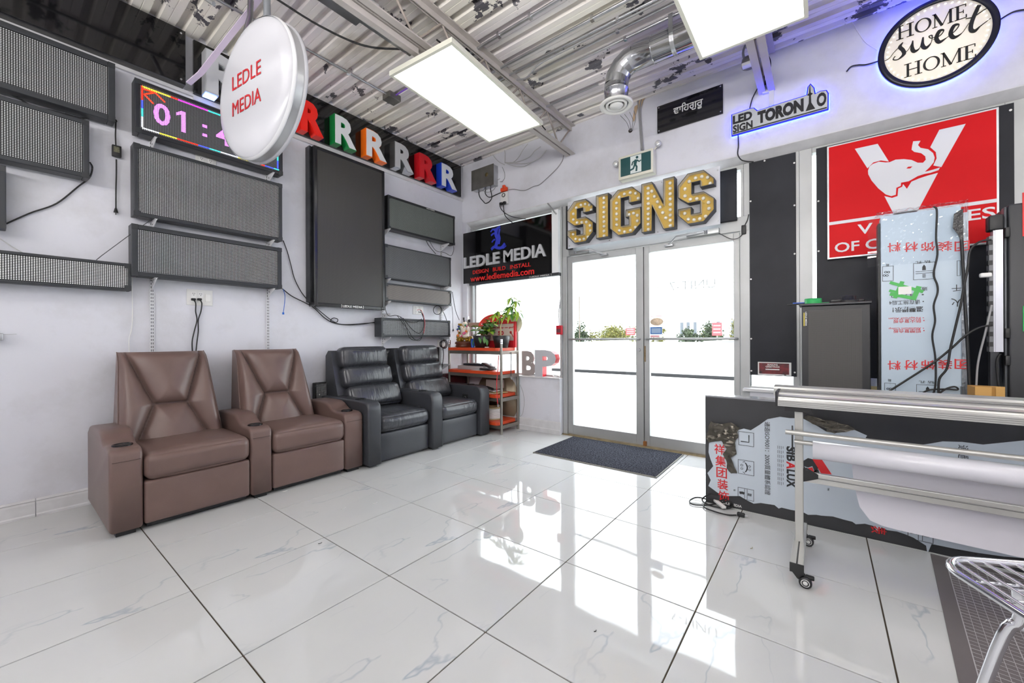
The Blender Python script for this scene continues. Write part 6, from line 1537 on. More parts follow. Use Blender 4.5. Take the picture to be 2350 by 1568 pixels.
# dark led cabinet with tapes on top
dc = thing('speaker_cabinet', 'upright dark grey led cabinet with tape rolls on its lid by the tall black board', 'cabinet', (4.0, -0.5, 0))
MB().box(3.83, -0.56, 0, 4.198, -0.42, 1.33).build('body', mat('cabinet_black', (34, 35, 38), 0.4), dc, bevel=0.004)
MB().box(3.868, -0.565, 0.02, 4.155, -0.56, 1.30).build('screen', led_mat('weave_grey', 0.004, dot=(86, 84, 82), base=(52, 51, 50), frac=0.4, axes=(0, 2)), dc)
MB().box(3.815, -0.585, 1.33, 4.205, -0.40, 1.347).build('lid', mat('lid_black', (28, 30, 36), 0.35), dc, bevel=0.004)
lbp = MB().box(3.838, -0.562, 1.18, 3.862, -0.56, 1.295); lbp.build('label_plate', BLACK, dc)
MB().text('LEDLE MEDIA', (3.851, -0.5625, 1.29), -Z_, X_, h=0.009, w=0.10, d=0.0008, bold=0.02).build('label_print', WHITEP, dc)
MB().text('WORKS MORE', (3.841, -0.5625, 1.285), -Z_, X_, h=0.006, w=0.09, d=0.0008, bold=0.02).build('label_print', mat('label_yellow', (226, 206, 60), 0.5), dc) if False else MB().box(3.841, -0.563, 1.19, 3.847, -0.5622, 1.285).build('label_stripe', mat('label_yellow', (206, 190, 70), 0.5), dc)
GT = mat('green_tape', (36, 160, 84), 0.45)
MB().lathe([(0.05, 0), (0.05, 0.038), (0.036, 0.038), (0.036, 0), (0.05, 0)], 28, (3.895, -0.5, 1.3475)).build('tape_roll', GT, None, label='green masking tape roll on the dark cabinet lid', cat='tape')
MB().bbox(3.94, -0.54, 1.3475, 3.985, -0.5, 1.353, 0.002).build('tape_end', GT, None, label='loose strip end of green tape lying on the dark cabinet lid', cat='tape')
MB().lathe([(0.06, 0), (0.06, 0.016), (0.04, 0.018), (0.04, 0.042), (0.03, 0.046), (0, 0.046)], 24, (4.09, -0.5, 1.3475)).bbox(3.99, -0.54, 1.3475, 4.06, -0.46, 1.372, 0.008).bbox(4.13, -0.53, 1.3475, 4.175, -0.47, 1.368, 0.008).build('suction_lifter', BLACK, None, label='black plastic suction lifter on the dark cabinet lid', cat='tool')
MB().bbox(3.742, -0.50, 1.3475, 3.86, -0.47, 1.356, 0.003).bbox(3.775, -0.50, 1.356, 3.86, -0.47, 1.364, 0.003, mi=1).build('utility_knife', [BLACK, mat('knife_blue', (48, 92, 190), 0.4)], None, label='blue and black utility knife overhanging the cabinet lid', cat='knife')

# wrapped stack of sheets
SY = -0.62
stk = thing('sheet_stack', 'tall film-wrapped stack of composite sheets with upside-down red print', 'sheet stack', (4.46, -0.55, 0))
q0 = Z_ * 0
SX0, SX1 = 4.245, 4.59
SHM = mat('sheet_film_face', (184, 200, 214), 0.32, spec=0.4)
vs = []
for k in range(6):
    MB().box(SX0 + 0.004 * (k % 2), SY + 0.018 * k, 0.0, SX1 + 0.004 * k, SY + 0.018 * k + 0.0165, 1.872 + 0.006 * ((k * 5) % 4)).build('sheet', SHM, stk)
MB().box(SX1 - 0.02, SY + 0.12, 0, SX1 + 0.055, SY + 0.16, 1.86).build('rear_sheet', mat('foil_edge', (180, 184, 190), 0.25, 0.5, bump=0.6, bscale=40), stk)
MB().box(SX0 - 0.012, SY + 0.02, 0, SX0 - 0.001, SY + 0.12, 1.84).build('corner_strip', BLACK, stk)
f2 = SY - 0.001
def T8(x, y, Y=f2): return wy(1650 + x * .31891, 450 + y * .31891, Y)
rd = MB()
for yy in (1215, 365):
    for k, chx in enumerate('团装饰材料'):
        a = T8(1745 - 122 * k, yy - 8 * (k - 2) * -0.3, f2)
        rd.text(chx, (a.x + 0.032, f2, a.z + 0.030), -X_, -Z_, h=0.058, w=0.060, d=0.001, bold=0.01)
a = T8(1475, 880); rd.text('• Fireproof Alum', (a.x, f2, a.z + 0.012), -X_, -Z_, h=0.015, w=0.158, d=0.001)
a = T8(1475, 955); rd.text('• Aluminum Comp', (a.x, f2, a.z + 0.012), -X_, -Z_, h=0.015, w=0.158, d=0.001)
a = T8(1480, 895); rd.text('• 防火复合板', (a.x, f2, a.z + 0.010), -X_, -Z_, h=0.024, w=0.14, d=0.001)
a = T8(1480, 968); rd.text('• 铝塑复合板', (a.x, f2, a.z + 0.010), -X_, -Z_, h=0.024, w=0.14, d=0.001)
rd.build('red_print', INR, stk, kind='stuff')
bk_ = MB()
a = T8(1470, 812); bk_.text('温馨提示！', (a.x, f2, a.z + 0.016), -X_, -Z_, h=0.034, w=0.137, d=0.001, bold=0.02)
a = T8(1475, 760); bk_.text('• 请在施工后4', (a.x, f2, a.z + 0.014), -X_, -Z_, h=0.028, w=0.155, d=0.001)
a = T8(1475, 712); bk_.text('• 请方向', (a.x, f2, a.z + 0.014), -X_, -Z_, h=0.026, w=0.145, d=0.001)
a = T8(1500, 668); bk_.text('通过', (a.x, f2, a.z + 0.012), -X_, -Z_, h=0.024, w=0.05, d=0.001)
a = T8(1525, 468); bk_.text('钻 孔', (a.x, f2, a.z + 0.006), -X_, -Z_, h=0.016, w=0.066, d=0.001)
a = T8(1225, 494); bk_.text('裁', (a.x, f2, a.z + 0.006), -X_, -Z_, h=0.016, d=0.001)
a = T8(1550, 1340); bk_.text('钻 孔', (a.x, f2, a.z + 0.006), -X_, -Z_, h=0.016, w=0.066, d=0.001)
a = T8(1240, 1325); bk_.text('裁', (a.x, f2, a.z + 0.006), -X_, -Z_, h=0.016, d=0.001)
a = T8(1745, 660); bk_.text('千', (a.x, f2, a.z + 0.02), -X_, -Z_, h=0.04, d=0.001); a = T8(1760, 770); bk_.text('火', (a.x, f2, a.z + 0.03), -X_, -Z_, h=0.05, d=0.001)
def frm(x0, y0, x1, y1, screw=True):
    a, c = T8(x0, y0), T8(x1, y1); w_ = 0.002
    c.x = min(c.x, SX1 - 0.001)
    bk_.box(a.x, f2, c.z, c.x, f2 - 0.001, c.z + w_).box(a.x, f2, a.z - w_, c.x, f2 - 0.001, a.z).box(a.x, f2, c.z, a.x + w_, f2 - 0.001, a.z)
    bk_.box(c.x - w_, f2, c.z, c.x, f2 - 0.001, a.z)
    mx_, H_ = (a.x + c.x) / 2, a.z - c.z
    if screw:
        bk_.box(a.x + 0.01, f2, c.z + H_ * .48, c.x - 0.01, f2 - 0.001, c.z + H_ * .50).box(a.x + 0.01, f2, c.z + H_ * .36, c.x - 0.01, f2 - 0.001, c.z + H_ * .38)
        bk_.prism([(mx_ - 0.008, c.z + H_ * .55), (mx_ + 0.008, c.z + H_ * .55), (mx_ + 0.007, c.z + H_ * .75), (mx_, c.z + H_ * .88), (mx_ - 0.007, c.z + H_ * .75)], (0, f2, 0), X_, Z_, 0.001)
        for k in range(4): bk_.box(mx_ - 0.007, f2, c.z + H_ * (.12 + .055 * k), mx_ + 0.007, f2 - 0.001, c.z + H_ * (.145 + .055 * k))
frm(1398, 485, 1555, 595); frm(1175, 508, 1256, 610, False); frm(1712, 465, 1770, 572, False); frm(1420, 1355, 1585, 1462); frm(1190, 1345, 1272, 1450, False); frm(1745, 1370, 1800, 1465, False)
for (x0, y0) in ((1190, 560), (1205, 1400)):
    for k in range(4): a = T8(x0 + 10 * k, y0 + (-1) ** k * 12); bk_.tube([(a.x + 0.006 * cos(t), f2 - 0.0005, a.z + 0.006 * sin(t)) for t in (0, 1, 2, 3, 4, 5)], 0.0015, 4, True)
bk_.build('black_print', INK, stk, kind='stuff')
tp = MB()
def tape(x0, y0, x1, y1, wd):
    a, c = T8(x0, y0, f2), T8(x1, y1, f2); d = Vector((c.x - a.x, c.z - a.z)); d.normalize(); n_ = Vector((-d.y, d.x)) * wd / 2
    tp.prism([(a.x + n_.x, a.z + n_.y), (a.x - n_.x, a.z - n_.y), (c.x - n_.x, c.z - n_.y), (c.x + n_.x, c.z + n_.y)], (0, f2, 0), X_, Z_, 0.0015 + 0.0006 * len(tp.f) % 3 * 0.0003)
tape(1230, 622, 1470, 690, 0.018); tape(1230, 705, 1420, 740, 0.02); tape(1320, 615, 1265, 735, 0.02); tape(1440, 650, 1400, 740, 0.024); tape(1225, 680, 1290, 695, 0.016)
tp.build('green_tape', mat('green_tape_sheet', (72, 172, 82), 0.5), stk)
a, c = T8(1290, 655), T8(1385, 705)
MB().box(a.x, f2 - 0.004, c.z, c.x, f2 - 0.0025, a.z).build('paper_label', WHITEP, stk)
# clear crinkled film around the top
fm = MB(); rr = random.Random(8); vs = []; fs = []
nx_, nz_ = 34, 26
for i in range(nx_):
    for j in range(nz_):
        x = SX0 - 0.02 + (SX1 - SX0 + 0.05) * i / (nx_ - 1); z = 1.56 + 0.345 * j / (nz_ - 1)
        wv = noise.noise(Vector((x * 18, z * 46, 3))) * 0.5 + noise.noise(Vector((x * 40, z * 90, 7))) * 0.35
        vs.append((x, SY - 0.012 - 0.016 * abs(wv) - 0.0, z + 0.008 * noise.noise(Vector((x * 30, 1, 1))) * (1 if j == nz_ - 1 else 0)))
for i in range(nx_ - 1):
    for j in range(nz_ - 1): fs.append((i * nz_ + j, (i + 1) * nz_ + j, (i + 1) * nz_ + j + 1, i * nz_ + j + 1))
fm.add(vs, fs)
vs = [(SX0 - 0.02 + (SX1 - SX0 + 0.05) * i / 33, SY - 0.012 + 0.17 * j / 8, 1.905 + 0.012 * noise.noise(Vector((i * .5, j * .9, 2)))) for i in range(34) for j in range(9)]
fm.add(vs, [(i * 9 + j, (i + 1) * 9 + j, (i + 1) * 9 + j + 1, i * 9 + j + 1) for i in range(33) for j in range(8)])
vs = [(SX1 + 0.028 + 0.006 * abs(noise.noise(Vector((i * .7, j * .8, 5)))), SY - 0.012 + 0.17 * j / 8, 0.5 + 1.405 * i / 40) for i in range(41) for j in range(9)]
fm.add(vs, [(i * 9 + j, (i + 1) * 9 + j, (i + 1) * 9 + j + 1, i * 9 + j + 1) for i in range(40) for j in range(8)])
vs = [(SX0 - 0.02 - 0.045 * (1 - j / 4) + 0.01 * noise.noise(Vector((i * .8, j, 1))), SY - 0.01 + 0.01 * noise.noise(Vector((i, j, 4))), 1.56 + 0.32 * i / 16) for i in range(17) for j in range(5)]
fm.add(vs, [(i * 5 + j, (i + 1) * 5 + j, (i + 1) * 5 + j + 1, i * 5 + j + 1) for i in range(16) for j in range(4)])
fm.build('clear_wrap', glass_mat('crinkled_clear_film', (246, 248, 250), 1.3), stk)
fl2 = MB(); vs = []; pts_ = [T8(*p, Y=SY - 0.03) for p in ((1690, 130), (1755, 90), (1758, 320), (1735, 320), (1720, 280), (1680, 230))]
b_ = MB().ppoly(pts_, (0, -0.006, 0)); b_.build('black_tape', mat('black_shiny_tape', (40, 40, 42), 0.2, bump=0.9, bscale=45), stk)
MB().tube([T8(1745, 300, SY - 0.03), T8(1755, 500, SY - 0.03), T8(1770, 780, SY - 0.03), T8(1790, 1100, SY - 0.025), T8(1805, 1440, SY - 0.02)], 0.008, 6).build('black_strap', BLACK, stk)
cable('black cord hanging over the front of the wrapped stack', [T8(*p, Y=SY - 0.035) for p in ((1545, 75), (1568, 110), (1562, 300), (1572, 420), (1545, 560), (1570, 640), (1572, 700), (1545, 790), (1555, 900), (1535, 1010), (1555, 1150), (1560, 1300), (1550, 1400), (1520, 1440), (1470, 1440), (1465, 1420), (1520, 1395), (1640, 1390), (1710, 1395), (1718, 1385), (1690, 1372), (1630, 1390), (1580, 1430), (1565, 1470))], 0.005)
cable('black power lead crossing in front of the wrapped stack to the aluminium profile', [T8(*p, Y=SY - 0.05) for p in ((1200, 1420), (1350, 1325), (1550, 1195), (1680, 1090), (1780, 1000), (1880, 945), (1968, 930))], 0.006)
cable('black power lead arching from the aluminium profile over the stack edge', [T8(*p, Y=SY - 0.06) for p in ((1960, 315), (1900, 322), (1850, 345), (1805, 400), (1790, 520), (1765, 640), (1740, 780), (1700, 950), (1665, 1100), (1640, 1240), (1585, 1320), (1580, 1450))], 0.006)
# aluminium profile with plugs
al = thing('power_profile', 'upright aluminium power profile with black cap and outlet slots beside the black case', 'power strip', (4.73, -0.6, 0.0))
AY = -0.62
p0 = wy(2272, 530, AY); p1 = wy(2303, 808, AY); pc = wy(2290, 493, AY)
MB().box(p0.x + 0.012, AY, p1.z, p1.x, AY + 0.05, p0.z).box(p0.x + 0.018, AY - 0.006, p1.z, p1.x - 0.008, AY, p0.z).build('profile', mat('satin_aluminium', (206, 208, 216), 0.35, 0.6), al)
MB().box(p0.x - 0.004, AY + 0.0, p1.z - 0.0, p0.x + 0.012, AY + 0.05, p0.z - 0.03).build('socket_bar', mat('profile_grey', (112, 114, 118), 0.4), al)
for k in range(11):
    z = p1.z + 0.03 + k * (p0.z - p1.z - 0.08) / 10.5
    MB().box(p0.x - 0.008, AY - 0.004, z, p0.x + 0.009, AY + 0.03, z + 0.026).build('outlet', BLACK, al)
MB().bbox(p0.x - 0.006, AY - 0.012, p0.z, p1.x + 0.002, AY + 0.06, pc.z, 0.008).build('end_cap', BLACK, al)
MB().box(p0.x + 0.0, AY + 0.004, 0, p1.x - 0.015, AY + 0.045, p1.z).build('foot_post', mat('profile_dark', (60, 62, 66), 0.4, 0.4), al)
pw = wy(2262, 632, AY); MB().bbox(pw.x - 0.025, AY - 0.02, pw.z - 0.013, pw.x + 0.022, AY + 0.01, pw.z + 0.013, 0.008).build('white_plug', WHITEP, al)
cable('grey lead from the aluminium profile down to the carton', [wy(*p, AY - 0.02) for p in ((2276, 700), (2262, 760), (2245, 830), (2240, 890))], 0.005, GREYC)
cable('black leads hanging below the aluminium profile', [wy(*p, AY - 0.02) for p in ((2296, 812), (2288, 830), (2290, 870), (2297, 915))], 0.006)
# black case at the right edge
bc = thing('flight_case', 'tall black case with hinges at the right edge', 'case', (5.0, -0.55, 0))
q = wy(2306, 470, -0.62)
MB().bbox(q.x + 0.012, -0.62, 0, 5.3, -0.3, q.z, 0.012).build('body', mat('case_black', (40, 42, 46), 0.45), bc)
MB().bbox(q.x, -0.606, 0.0, q.x + 0.012, -0.56, q.z - 0.01, 0.004).build('edge_rail', mat('case_rail', (74, 77, 82), 0.35, 0.4), bc)
for yy in (533, 765, 828): h_ = wy(2312, yy, -0.63); MB().bbox(h_.x - 0.008, -0.635, h_.z - 0.028, h_.x + 0.01, -0.61, h_.z + 0.028, 0.004).build('hinge', BLACK, bc)
q = wy(2346, 500, -0.62); MB().box(q.x, -0.624, 1.66, q.x + 0.25, -0.62, 1.90).build('red_sticker', INR, bc)
q = wy(2347, 740, -0.62); MB().box(q.x, -0.624, q.z - 0.05, q.x + 0.25, -0.62, q.z + 0.09).build('green_sticker', GT, bc)
# carton
cr = thing('carton', 'open brown cardboard carton behind the cutter rail at the right', 'box', (4.70, -0.75, 0.0))
KR = mat('cardboard', (186, 140, 72), 0.8, var=0.1, vscale=10)
c0 = wy(2234, 915, -0.78); c1 = wy(2302, 887, -0.78)
MB().box(c0.x, -0.80, 0.0, c1.x, -0.66, c1.z - 0.01).build('body', KR, cr)
MB().box(c0.x + 0.0, -0.81, c1.z - 0.075, c0.x + 0.06, -0.805, c1.z - 0.005).box(c0.x + 0.075, -0.81, c1.z - 0.07, c1.x, -0.805, c1.z + 0.0).build('flap', mat('cardboard_light', (200, 156, 90), 0.8), cr)
wr = MB().lathe([(0.035, 0), (0.035, 0.82), (0.03, 0.82), (0.03, 0.4)], 20, (4.222, -0.345, 0.0)); wr.build('paper_roll', mat('film_roll_grey', (190, 194, 200), 0.35), None, label='pale roll standing between the dark cabinet and the wrapped stack', cat='roll')
MB().lathe([(0.0362, 0.72), (0.0362, 0.77)], 20, (4.222, -0.345, 0.0)).build('masking_band', mat('masking_tape', (214, 196, 140), 0.6), None, label='tan tape band around the pale roll', cat='tape')

# ------------------------------------------------------------------ sheet cutter on its stand
cu = thing('sheet_cutter', 'long aluminium sheet cutter on a wheeled stand holding a roll of white film', 'cutter', (4.6, -1.65, 0))
CA = mat('cutter_aluminium', (196, 196, 192), 0.32, 0.55, var=0.06, vscale=4)
xa, xb = 3.76, 5.75
MB().prism([(-1.72, 0.770), (-1.72, 0.800), (-1.712, 0.806), (-1.70, 0.806), (-1.698, 0.812), (-1.66, 0.822), (-1.655, 0.828), (-1.60, 0.835), (-1.56, 0.835), (-1.555, 0.770)], (xa + 0.01, 0, 0), Y_, Z_, xb - xa).build('front_rail', CA, cu)
MB().prism([(-1.55, 0.80), (-1.55, 0.838), (-1.54, 0.846), (-1.50, 0.85), (-1.455, 0.85), (-1.45, 0.80)], (xa - 0.02, 0, 0), Y_, Z_, xb - xa).build('back_rail', CA, cu)
gr = MB()
for (yy, zz) in ((-1.7205, 0.785), (-1.7205, 0.793), (-1.7205, 0.777)): gr.box(xa + 0.012, yy - 0.0005, zz - 0.0008, xb, yy + 0.001, zz + 0.0008)
for yy in (-1.69, -1.63, -1.58): gr.box(xa + 0.012, yy - 0.002, 0.829 if yy > -1.65 else 0.814, xb, yy + 0.002, 0.8365 if yy > -1.65 else 0.8175)
gr.build('groove', mat('groove_grey', (120, 120, 120), 0.4, 0.5), cu)
MB().box(xa, -1.722, 0.768, xa + 0.01, -1.45, 0.838).build('end_plate', BLACK, cu)
for (lx) in (3.853, 5.55):
    MB().box(lx - 0.055, -1.70, 0.745, lx + 0.055, -1.58, 0.77).box(lx - 0.02, -1.66, 0.735, lx + 0.02, -1.62, 0.75).build('clamp', BLACK, cu)
    MB().box(lx - 0.017, -1.667, 0.08, lx + 0.017, -1.633, 0.75).build('leg', CA, cu, bevel=0.003)
    ft = MB().box(lx - 0.025, -1.92, 0.068, lx + 0.025, -1.40, 0.103); ft.build('foot_beam', CA, cu, bevel=0.003)
    for ya_, yb_ in ((-1.925, -1.918), (-1.402, -1.395)): MB().box(lx - 0.026, ya_, 0.066, lx + 0.026, yb_, 0.105).build('foot_cap', BLACK, cu)
    MB().box(lx - 0.003, -1.915, 0.1032, lx + 0.003, -1.67, 0.1036).build('foot_slot', BLACK, cu)
    for yy in (-1.885, -1.43):
        cs = MB().cyl((lx + 0.004, yy, 0.068), (lx + 0.004, yy, 0.056), 0.02, 14)
        cs.prism([(-0.022, 0.058), (0.02, 0.058), (0.046, 0.022), (0.034, 0.014), (0.0, 0.03)], (lx, yy + 0.012, 0), X_, Z_, 0.024)
        cs.bbox(lx + 0.03, yy - 0.012, 0.036, lx + 0.062, yy + 0.012, 0.05, 0.004)
        ca_ = cs.build('caster', BLACK, cu)
        MB().lathe([(0.0, -0.012), (0.021, -0.012), (0.0245, -0.009), (0.0245, 0.009), (0.021, 0.012), (0, 0.012)], 24, (lx + 0.03, yy - 0.016, 0.025), Y_).build('wheel', mat('wheel_black', (30, 30, 32), 0.3), ca_)
        MB().lathe([(0.009, 0), (0.009, 0.002), (0, 0.002)], 14, (lx + 0.03, yy - 0.028, 0.025), -Y_).lathe([(0.0165, 0), (0.0165, 0.001), (0.0135, 0.001)], 20, (lx + 0.03, yy - 0.028, 0.025), -Y_).build('hub', WHITEP, ca_)
    MB().prism([(-0.012, 0.66), (0.004, 0.675), (0.012, 0.62), (0.006, 0.53), (-0.006, 0.53), (-0.004, 0.60)], (lx - 0.022, -1.69, 0), -Y_, Z_, 0.006).build('roll_bracket', BLACK, cu)
    MB().prism([(0.017, 0.465), (0.03, 0.47), (0.075, 0.445), (0.075, 0.425), (0.03, 0.405), (0.017, 0.40)], (lx if lx < 4 else lx - 0.09, -1.66, 0), X_, Z_, 0.006).build('joint_plate', BLACK, cu)
MB().cyl((3.80, -1.70, 0.642), (5.62, -1.70, 0.642), 0.0115, 14).build('upper_tube', CA, cu)
MB().cyl((3.835, -1.68, 0.595), (5.60, -1.68, 0.595), 0.0105, 14).build('roll_spindle', CA, cu)
MB().box(3.87, -1.662, 0.40, 5.53, -1.638, 0.448).box(3.875, -1.665, 0.424, 5.53, -1.662, 0.429, 1).build('cross_beam', [CA, mat('groove_grey')], cu, bevel=0.002)
FR = mat('white_film_roll', (224, 224, 232), 0.16, spec=0.6)
fr_ = thing('film_roll', 'roll of glossy white film with a loose hanging end on the cutter stand', 'film roll', (4.7, -1.66, 0.56))
n = 30; vs = []; fs = []
MB().lathe([(0.037, 0), (0.043, 0.0), (0.0435, 0.5), (0.05, 1.65), (0.044, 1.65), (0.037, 0)], 36, (3.908, -1.68, 0.5675), X_).build('roll', FR, fr_)
# hanging sheet
hs = MB(); vs = []; fs = []; nx_ = 30; nz_ = 14
for i in range(nx_):
    x = 4.055 + 1.5 * i / (nx_ - 1)
    for j in range(nz_):
        t = j / (nz_ - 1); bot = 0.225 + 0.07 * math.exp(-((x - 4.055) / 0.035)) - 0.02 * min(1, (x - 4.05)); z = 0.55 + (bot - 0.55) * t
        vs.append((x + 0.03 * (t ** 2) * math.exp(-((x - 4.055) / 0.08)), -1.62 + 0.06 * t + 0.03 * sin(t * pi), z))
for i in range(nx_ - 1):
    for j in range(nz_ - 1): fs.append((i * nz_ + j, (i + 1) * nz_ + j, (i + 1) * nz_ + j + 1, i * nz_ + j + 1))
hs.add(vs, fs, 0, True); hs.build('hanging_sheet', mat('film_back_white', (222, 220, 228), 0.5), fr_)
bp_ = MB()
for (x, z) in ((4.18, 0.43), (4.47, 0.40), (4.26, 0.335)): bp_.text('VinylX', (x, -1.634, z), X_, Z_, h=0.012, w=0.05, d=0.0005)
# ------------------------------------------------------------------ floor things
dm = thing('door_mat', 'dark grey ribbed entrance mat in front of the doors', 'mat', (2.31, -0.48, 0))
MATM = mat('mat_carpet', (28, 30, 36), 0.95, col2=(104, 106, 116), vscale=95, bump=0.9, bscale=260, spec=0.0)
MB().box(1.716, -0.885, 0.001, 2.905, -0.035 - 0.055, 0.007).build('border', mat('mat_rubber', (120, 118, 112), 0.7), dm)
MB().bbox(1.728, -0.873, 0.004, 2.893, -0.102, 0.0115, 0.003).build('pile', MATM, dm)
ps = thing('power_lead', 'coiled black extension lead with white connector and plug on the floor by the black box', 'cable', (3.4, -1.2, 0))
lp = MB()
def FZ(*pp, z=0.007): return [Vector((wz(x, y, z).x, min(wz(x, y, z).y, -1.158), z + 0.001 * (i % 3) + max(0, wz(x, y, z).y + 1.158) * 0.3)) for i, (x, y) in enumerate(pp)]
lp.wire(FZ((1640, 1150), (1605, 1142), (1583, 1150), (1590, 1158), (1620, 1160), (1655, 1155), (1680, 1150), (1685, 1160), (1668, 1168), (1630, 1160), (1612, 1148), (1640, 1135), (1660, 1138)), 0.0045)
lp.wire(FZ((1620, 1152), (1615, 1164), (1640, 1175), (1670, 1182), (1690, 1183)), 0.0045); lp.wire(FZ((1655, 1150), (1672, 1146), (1680, 1158), (1660, 1166), (1645, 1152), z=0.014), 0.0045)
lp.build('cord', CABLE, ps)
q = wz(1700, 1182, 0.012); MB().bbox(q.x - 0.02, q.y - 0.012, 0.001, q.x + 0.022, q.y + 0.012, 0.026, 0.006).box(q.x + 0.022, q.y - 0.008, 0.012, q.x + 0.038, q.y - 0.006, 0.017, 1).box(q.x + 0.022, q.y + 0.006, 0.012, q.x + 0.038, q.y + 0.008, 0.017, 1).build('plug', [BLACK, STEEL], ps)
a, c = wz(1632, 1141, .02), wz(1662, 1166, .02)
d = (c - a); M = Matrix.Translation(((a + c) / 2).xy.to_3d() + Vector((0, 0, 0.021))) @ Matrix.Rotation(math.atan2(d.y, d.x), 4, 'Z')
MB().bbox(-d.length / 2, -0.014, -0.008, d.length / 2, 0.014, 0.008, 0.004, M=M).build('connector', WHITEP, ps)
cm = thing('cutting_mat', 'brown-grey cutting mat with white grid lines on the floor at the lower right', 'mat', (5.0, -2.0, 0))
CMM = mat('mat_brown', (104, 98, 98), 0.42, var=0.08, vscale=5)
e1 = Vector((4.378, -1.178, 0)); e2 = Vector((4.287, -2.212, 0)); dd = (e2 - e1).normalized(); pp = Vector((-dd.y, dd.x, 0))
if pp.x < 0: pp = -pp
c4 = [e1, e1 + dd * 2.2, e1 + dd * 2.2 + pp * 1.3, e1 + pp * 1.3]
MB().prism([(v.x, v.y) for v in c4], (0, 0, 0.001), X_, Y_, 0.003).build('mat', CMM, cm)
gl_ = MB(); o_ = e1 + pp * 0.05 + dd * 0.05
for k in range(50):
    wd = 0.0016 if k % 5 else 0.003
    if k * 0.025 < 1.2: gl_.prism([((o_ + pp * (k * .025 - wd / 2)).x, (o_ + pp * (k * .025 - wd / 2)).y), ((o_ + pp * (k * .025 + wd / 2)).x, (o_ + pp * (k * .025 + wd / 2)).y), ((o_ + pp * (k * .025 + wd / 2) + dd * 2.1).x, (o_ + pp * (k * .025 + wd / 2) + dd * 2.1).y), ((o_ + pp * (k * .025 - wd / 2) + dd * 2.1).x, (o_ + pp * (k * .025 - wd / 2) + dd * 2.1).y)], (0, 0, 0.004), X_, Y_, 0.0006)
for k in range(85):
    wd = 0.0016 if k % 5 else 0.003; b0_ = o_ + dd * (k * .025)
    gl_.prism([((b0_ - dd * wd / 2).x, (b0_ - dd * wd / 2).y), ((b0_ + dd * wd / 2).x, (b0_ + dd * wd / 2).y), ((b0_ + dd * wd / 2 + pp * 1.2).x, (b0_ + dd * wd / 2 + pp * 1.2).y), ((b0_ - dd * wd / 2 + pp * 1.2).x, (b0_ - dd * wd / 2 + pp * 1.2).y)], (0, 0, 0.004), X_, Y_, 0.0006)
gl_.build('grid_print', mat('mat_line', (176, 174, 176), 0.6), cm, kind='stuff')
# small debris on the floor
for k, (x, y, m, lab, l) in enumerate(((730, 1248, BLACK, 'tiny curled black scrap on a tile near the middle of the floor', .012), (1363, 1450, BLACK, 'tiny dark crumb on the tile in front of the mat', .008), (1722, 1259, mat('tan_bit', (150, 140, 110), .8), 'tan paper fleck on the tiles by the cutter stand', .014), (648, 1128, WHITEP, 'short white plastic trimming by the black recliner', .02), (855, 1156, WHITEP, 'short white plastic trimming in the seating aisle', .02), (782, 1168, WHITEP, 'short white plastic trimming near the grout line', .02))):
    q = wz(x, y, 0.002); MB().wire([(q.x, q.y, 0.002), (q.x + l * .6, q.y + l * .5, 0.003), (q.x + l * .4, q.y + l * 1.6, 0.002)], 0.0015, 5, 4).build('floor_scrap', m, None, label=lab, cat='scrap')

# ------------------------------------------------------------------ wire stool
ZSt = 0.62
ang = radians(27); so = Vector((4.135, -2.83, 0))
stl = thing('wire_stool', 'chrome wire stool with slatted seat at the lower right corner', 'stool', (so.x, so.y, 0), ang)
def sb_(mb, nm, m=CHROME): return mb.build(nm, m, stl, local=True)
# local axes: x along the far edge, -y towards the viewer
wS, dS, rr_ = 0.42, 0.40, 0.07
rim = []
for (cx, cy, a0) in ((rr_, -rr_, 90), (rr_, -dS + rr_, 180), (wS - rr_, -dS + rr_, 270), (wS - rr_, -rr_, 0)):
    for i in range(7): a = radians(a0 + 90 * i / 6); rim.append((cx + rr_ * cos(a), cy + rr_ * sin(a), ZSt - 0.0))
sb_(MB().tube(rim, 0.0075, 10, True), 'rim')
for k in range(13):
    x = 0.035 + k * 0.029
    if x < wS - 0.02:
        ins_ = 0 if rr_ < x < wS - rr_ else rr_ - sqrt(max(0, rr_ ** 2 - (rr_ - min(x, wS - x)) ** 2))
        sb_(MB().tube([(x, -ins_, ZSt), (x, -dS / 2, ZSt - 0.008), (x, -dS + ins_, ZSt)], 0.0032, 6), 'slat_wire')
for y in (-0.07, -0.13, -0.19, -0.25, -0.31, -0.36): sb_(MB().tube([(0.01, y, ZSt - 0.011), (wS - 0.01, y, ZSt - 0.011)], 0.0035, 6), 'cross_wire')
for (lx, ly, sx_, sy_) in ((0.09, -0.08, -1, 1), (0.09, -0.33, -1, -1), (0.34, -0.08, 1, 1), (0.34, -0.33, 1, -1)):
    sb_(MB().tube(crom([(lx, ly, ZSt - 0.014), (lx, ly, ZSt - 0.075), (lx + sx_ * 0.02, ly + sy_ * 0.02, ZSt - 0.15), (lx + sx_ * 0.09, ly + sy_ * 0.08, 0.005)], 6), 0.0105, 12), 'leg')
sb_(MB().tube([(0.09, -0.08, ZSt - 0.085), (0.34, -0.33, ZSt - 0.11)], 0.0065, 8), 'brace'); sb_(MB().tube([(0.09, -0.33, ZSt - 0.085), (0.34, -0.08, ZSt - 0.11)], 0.0065, 8), 'brace')
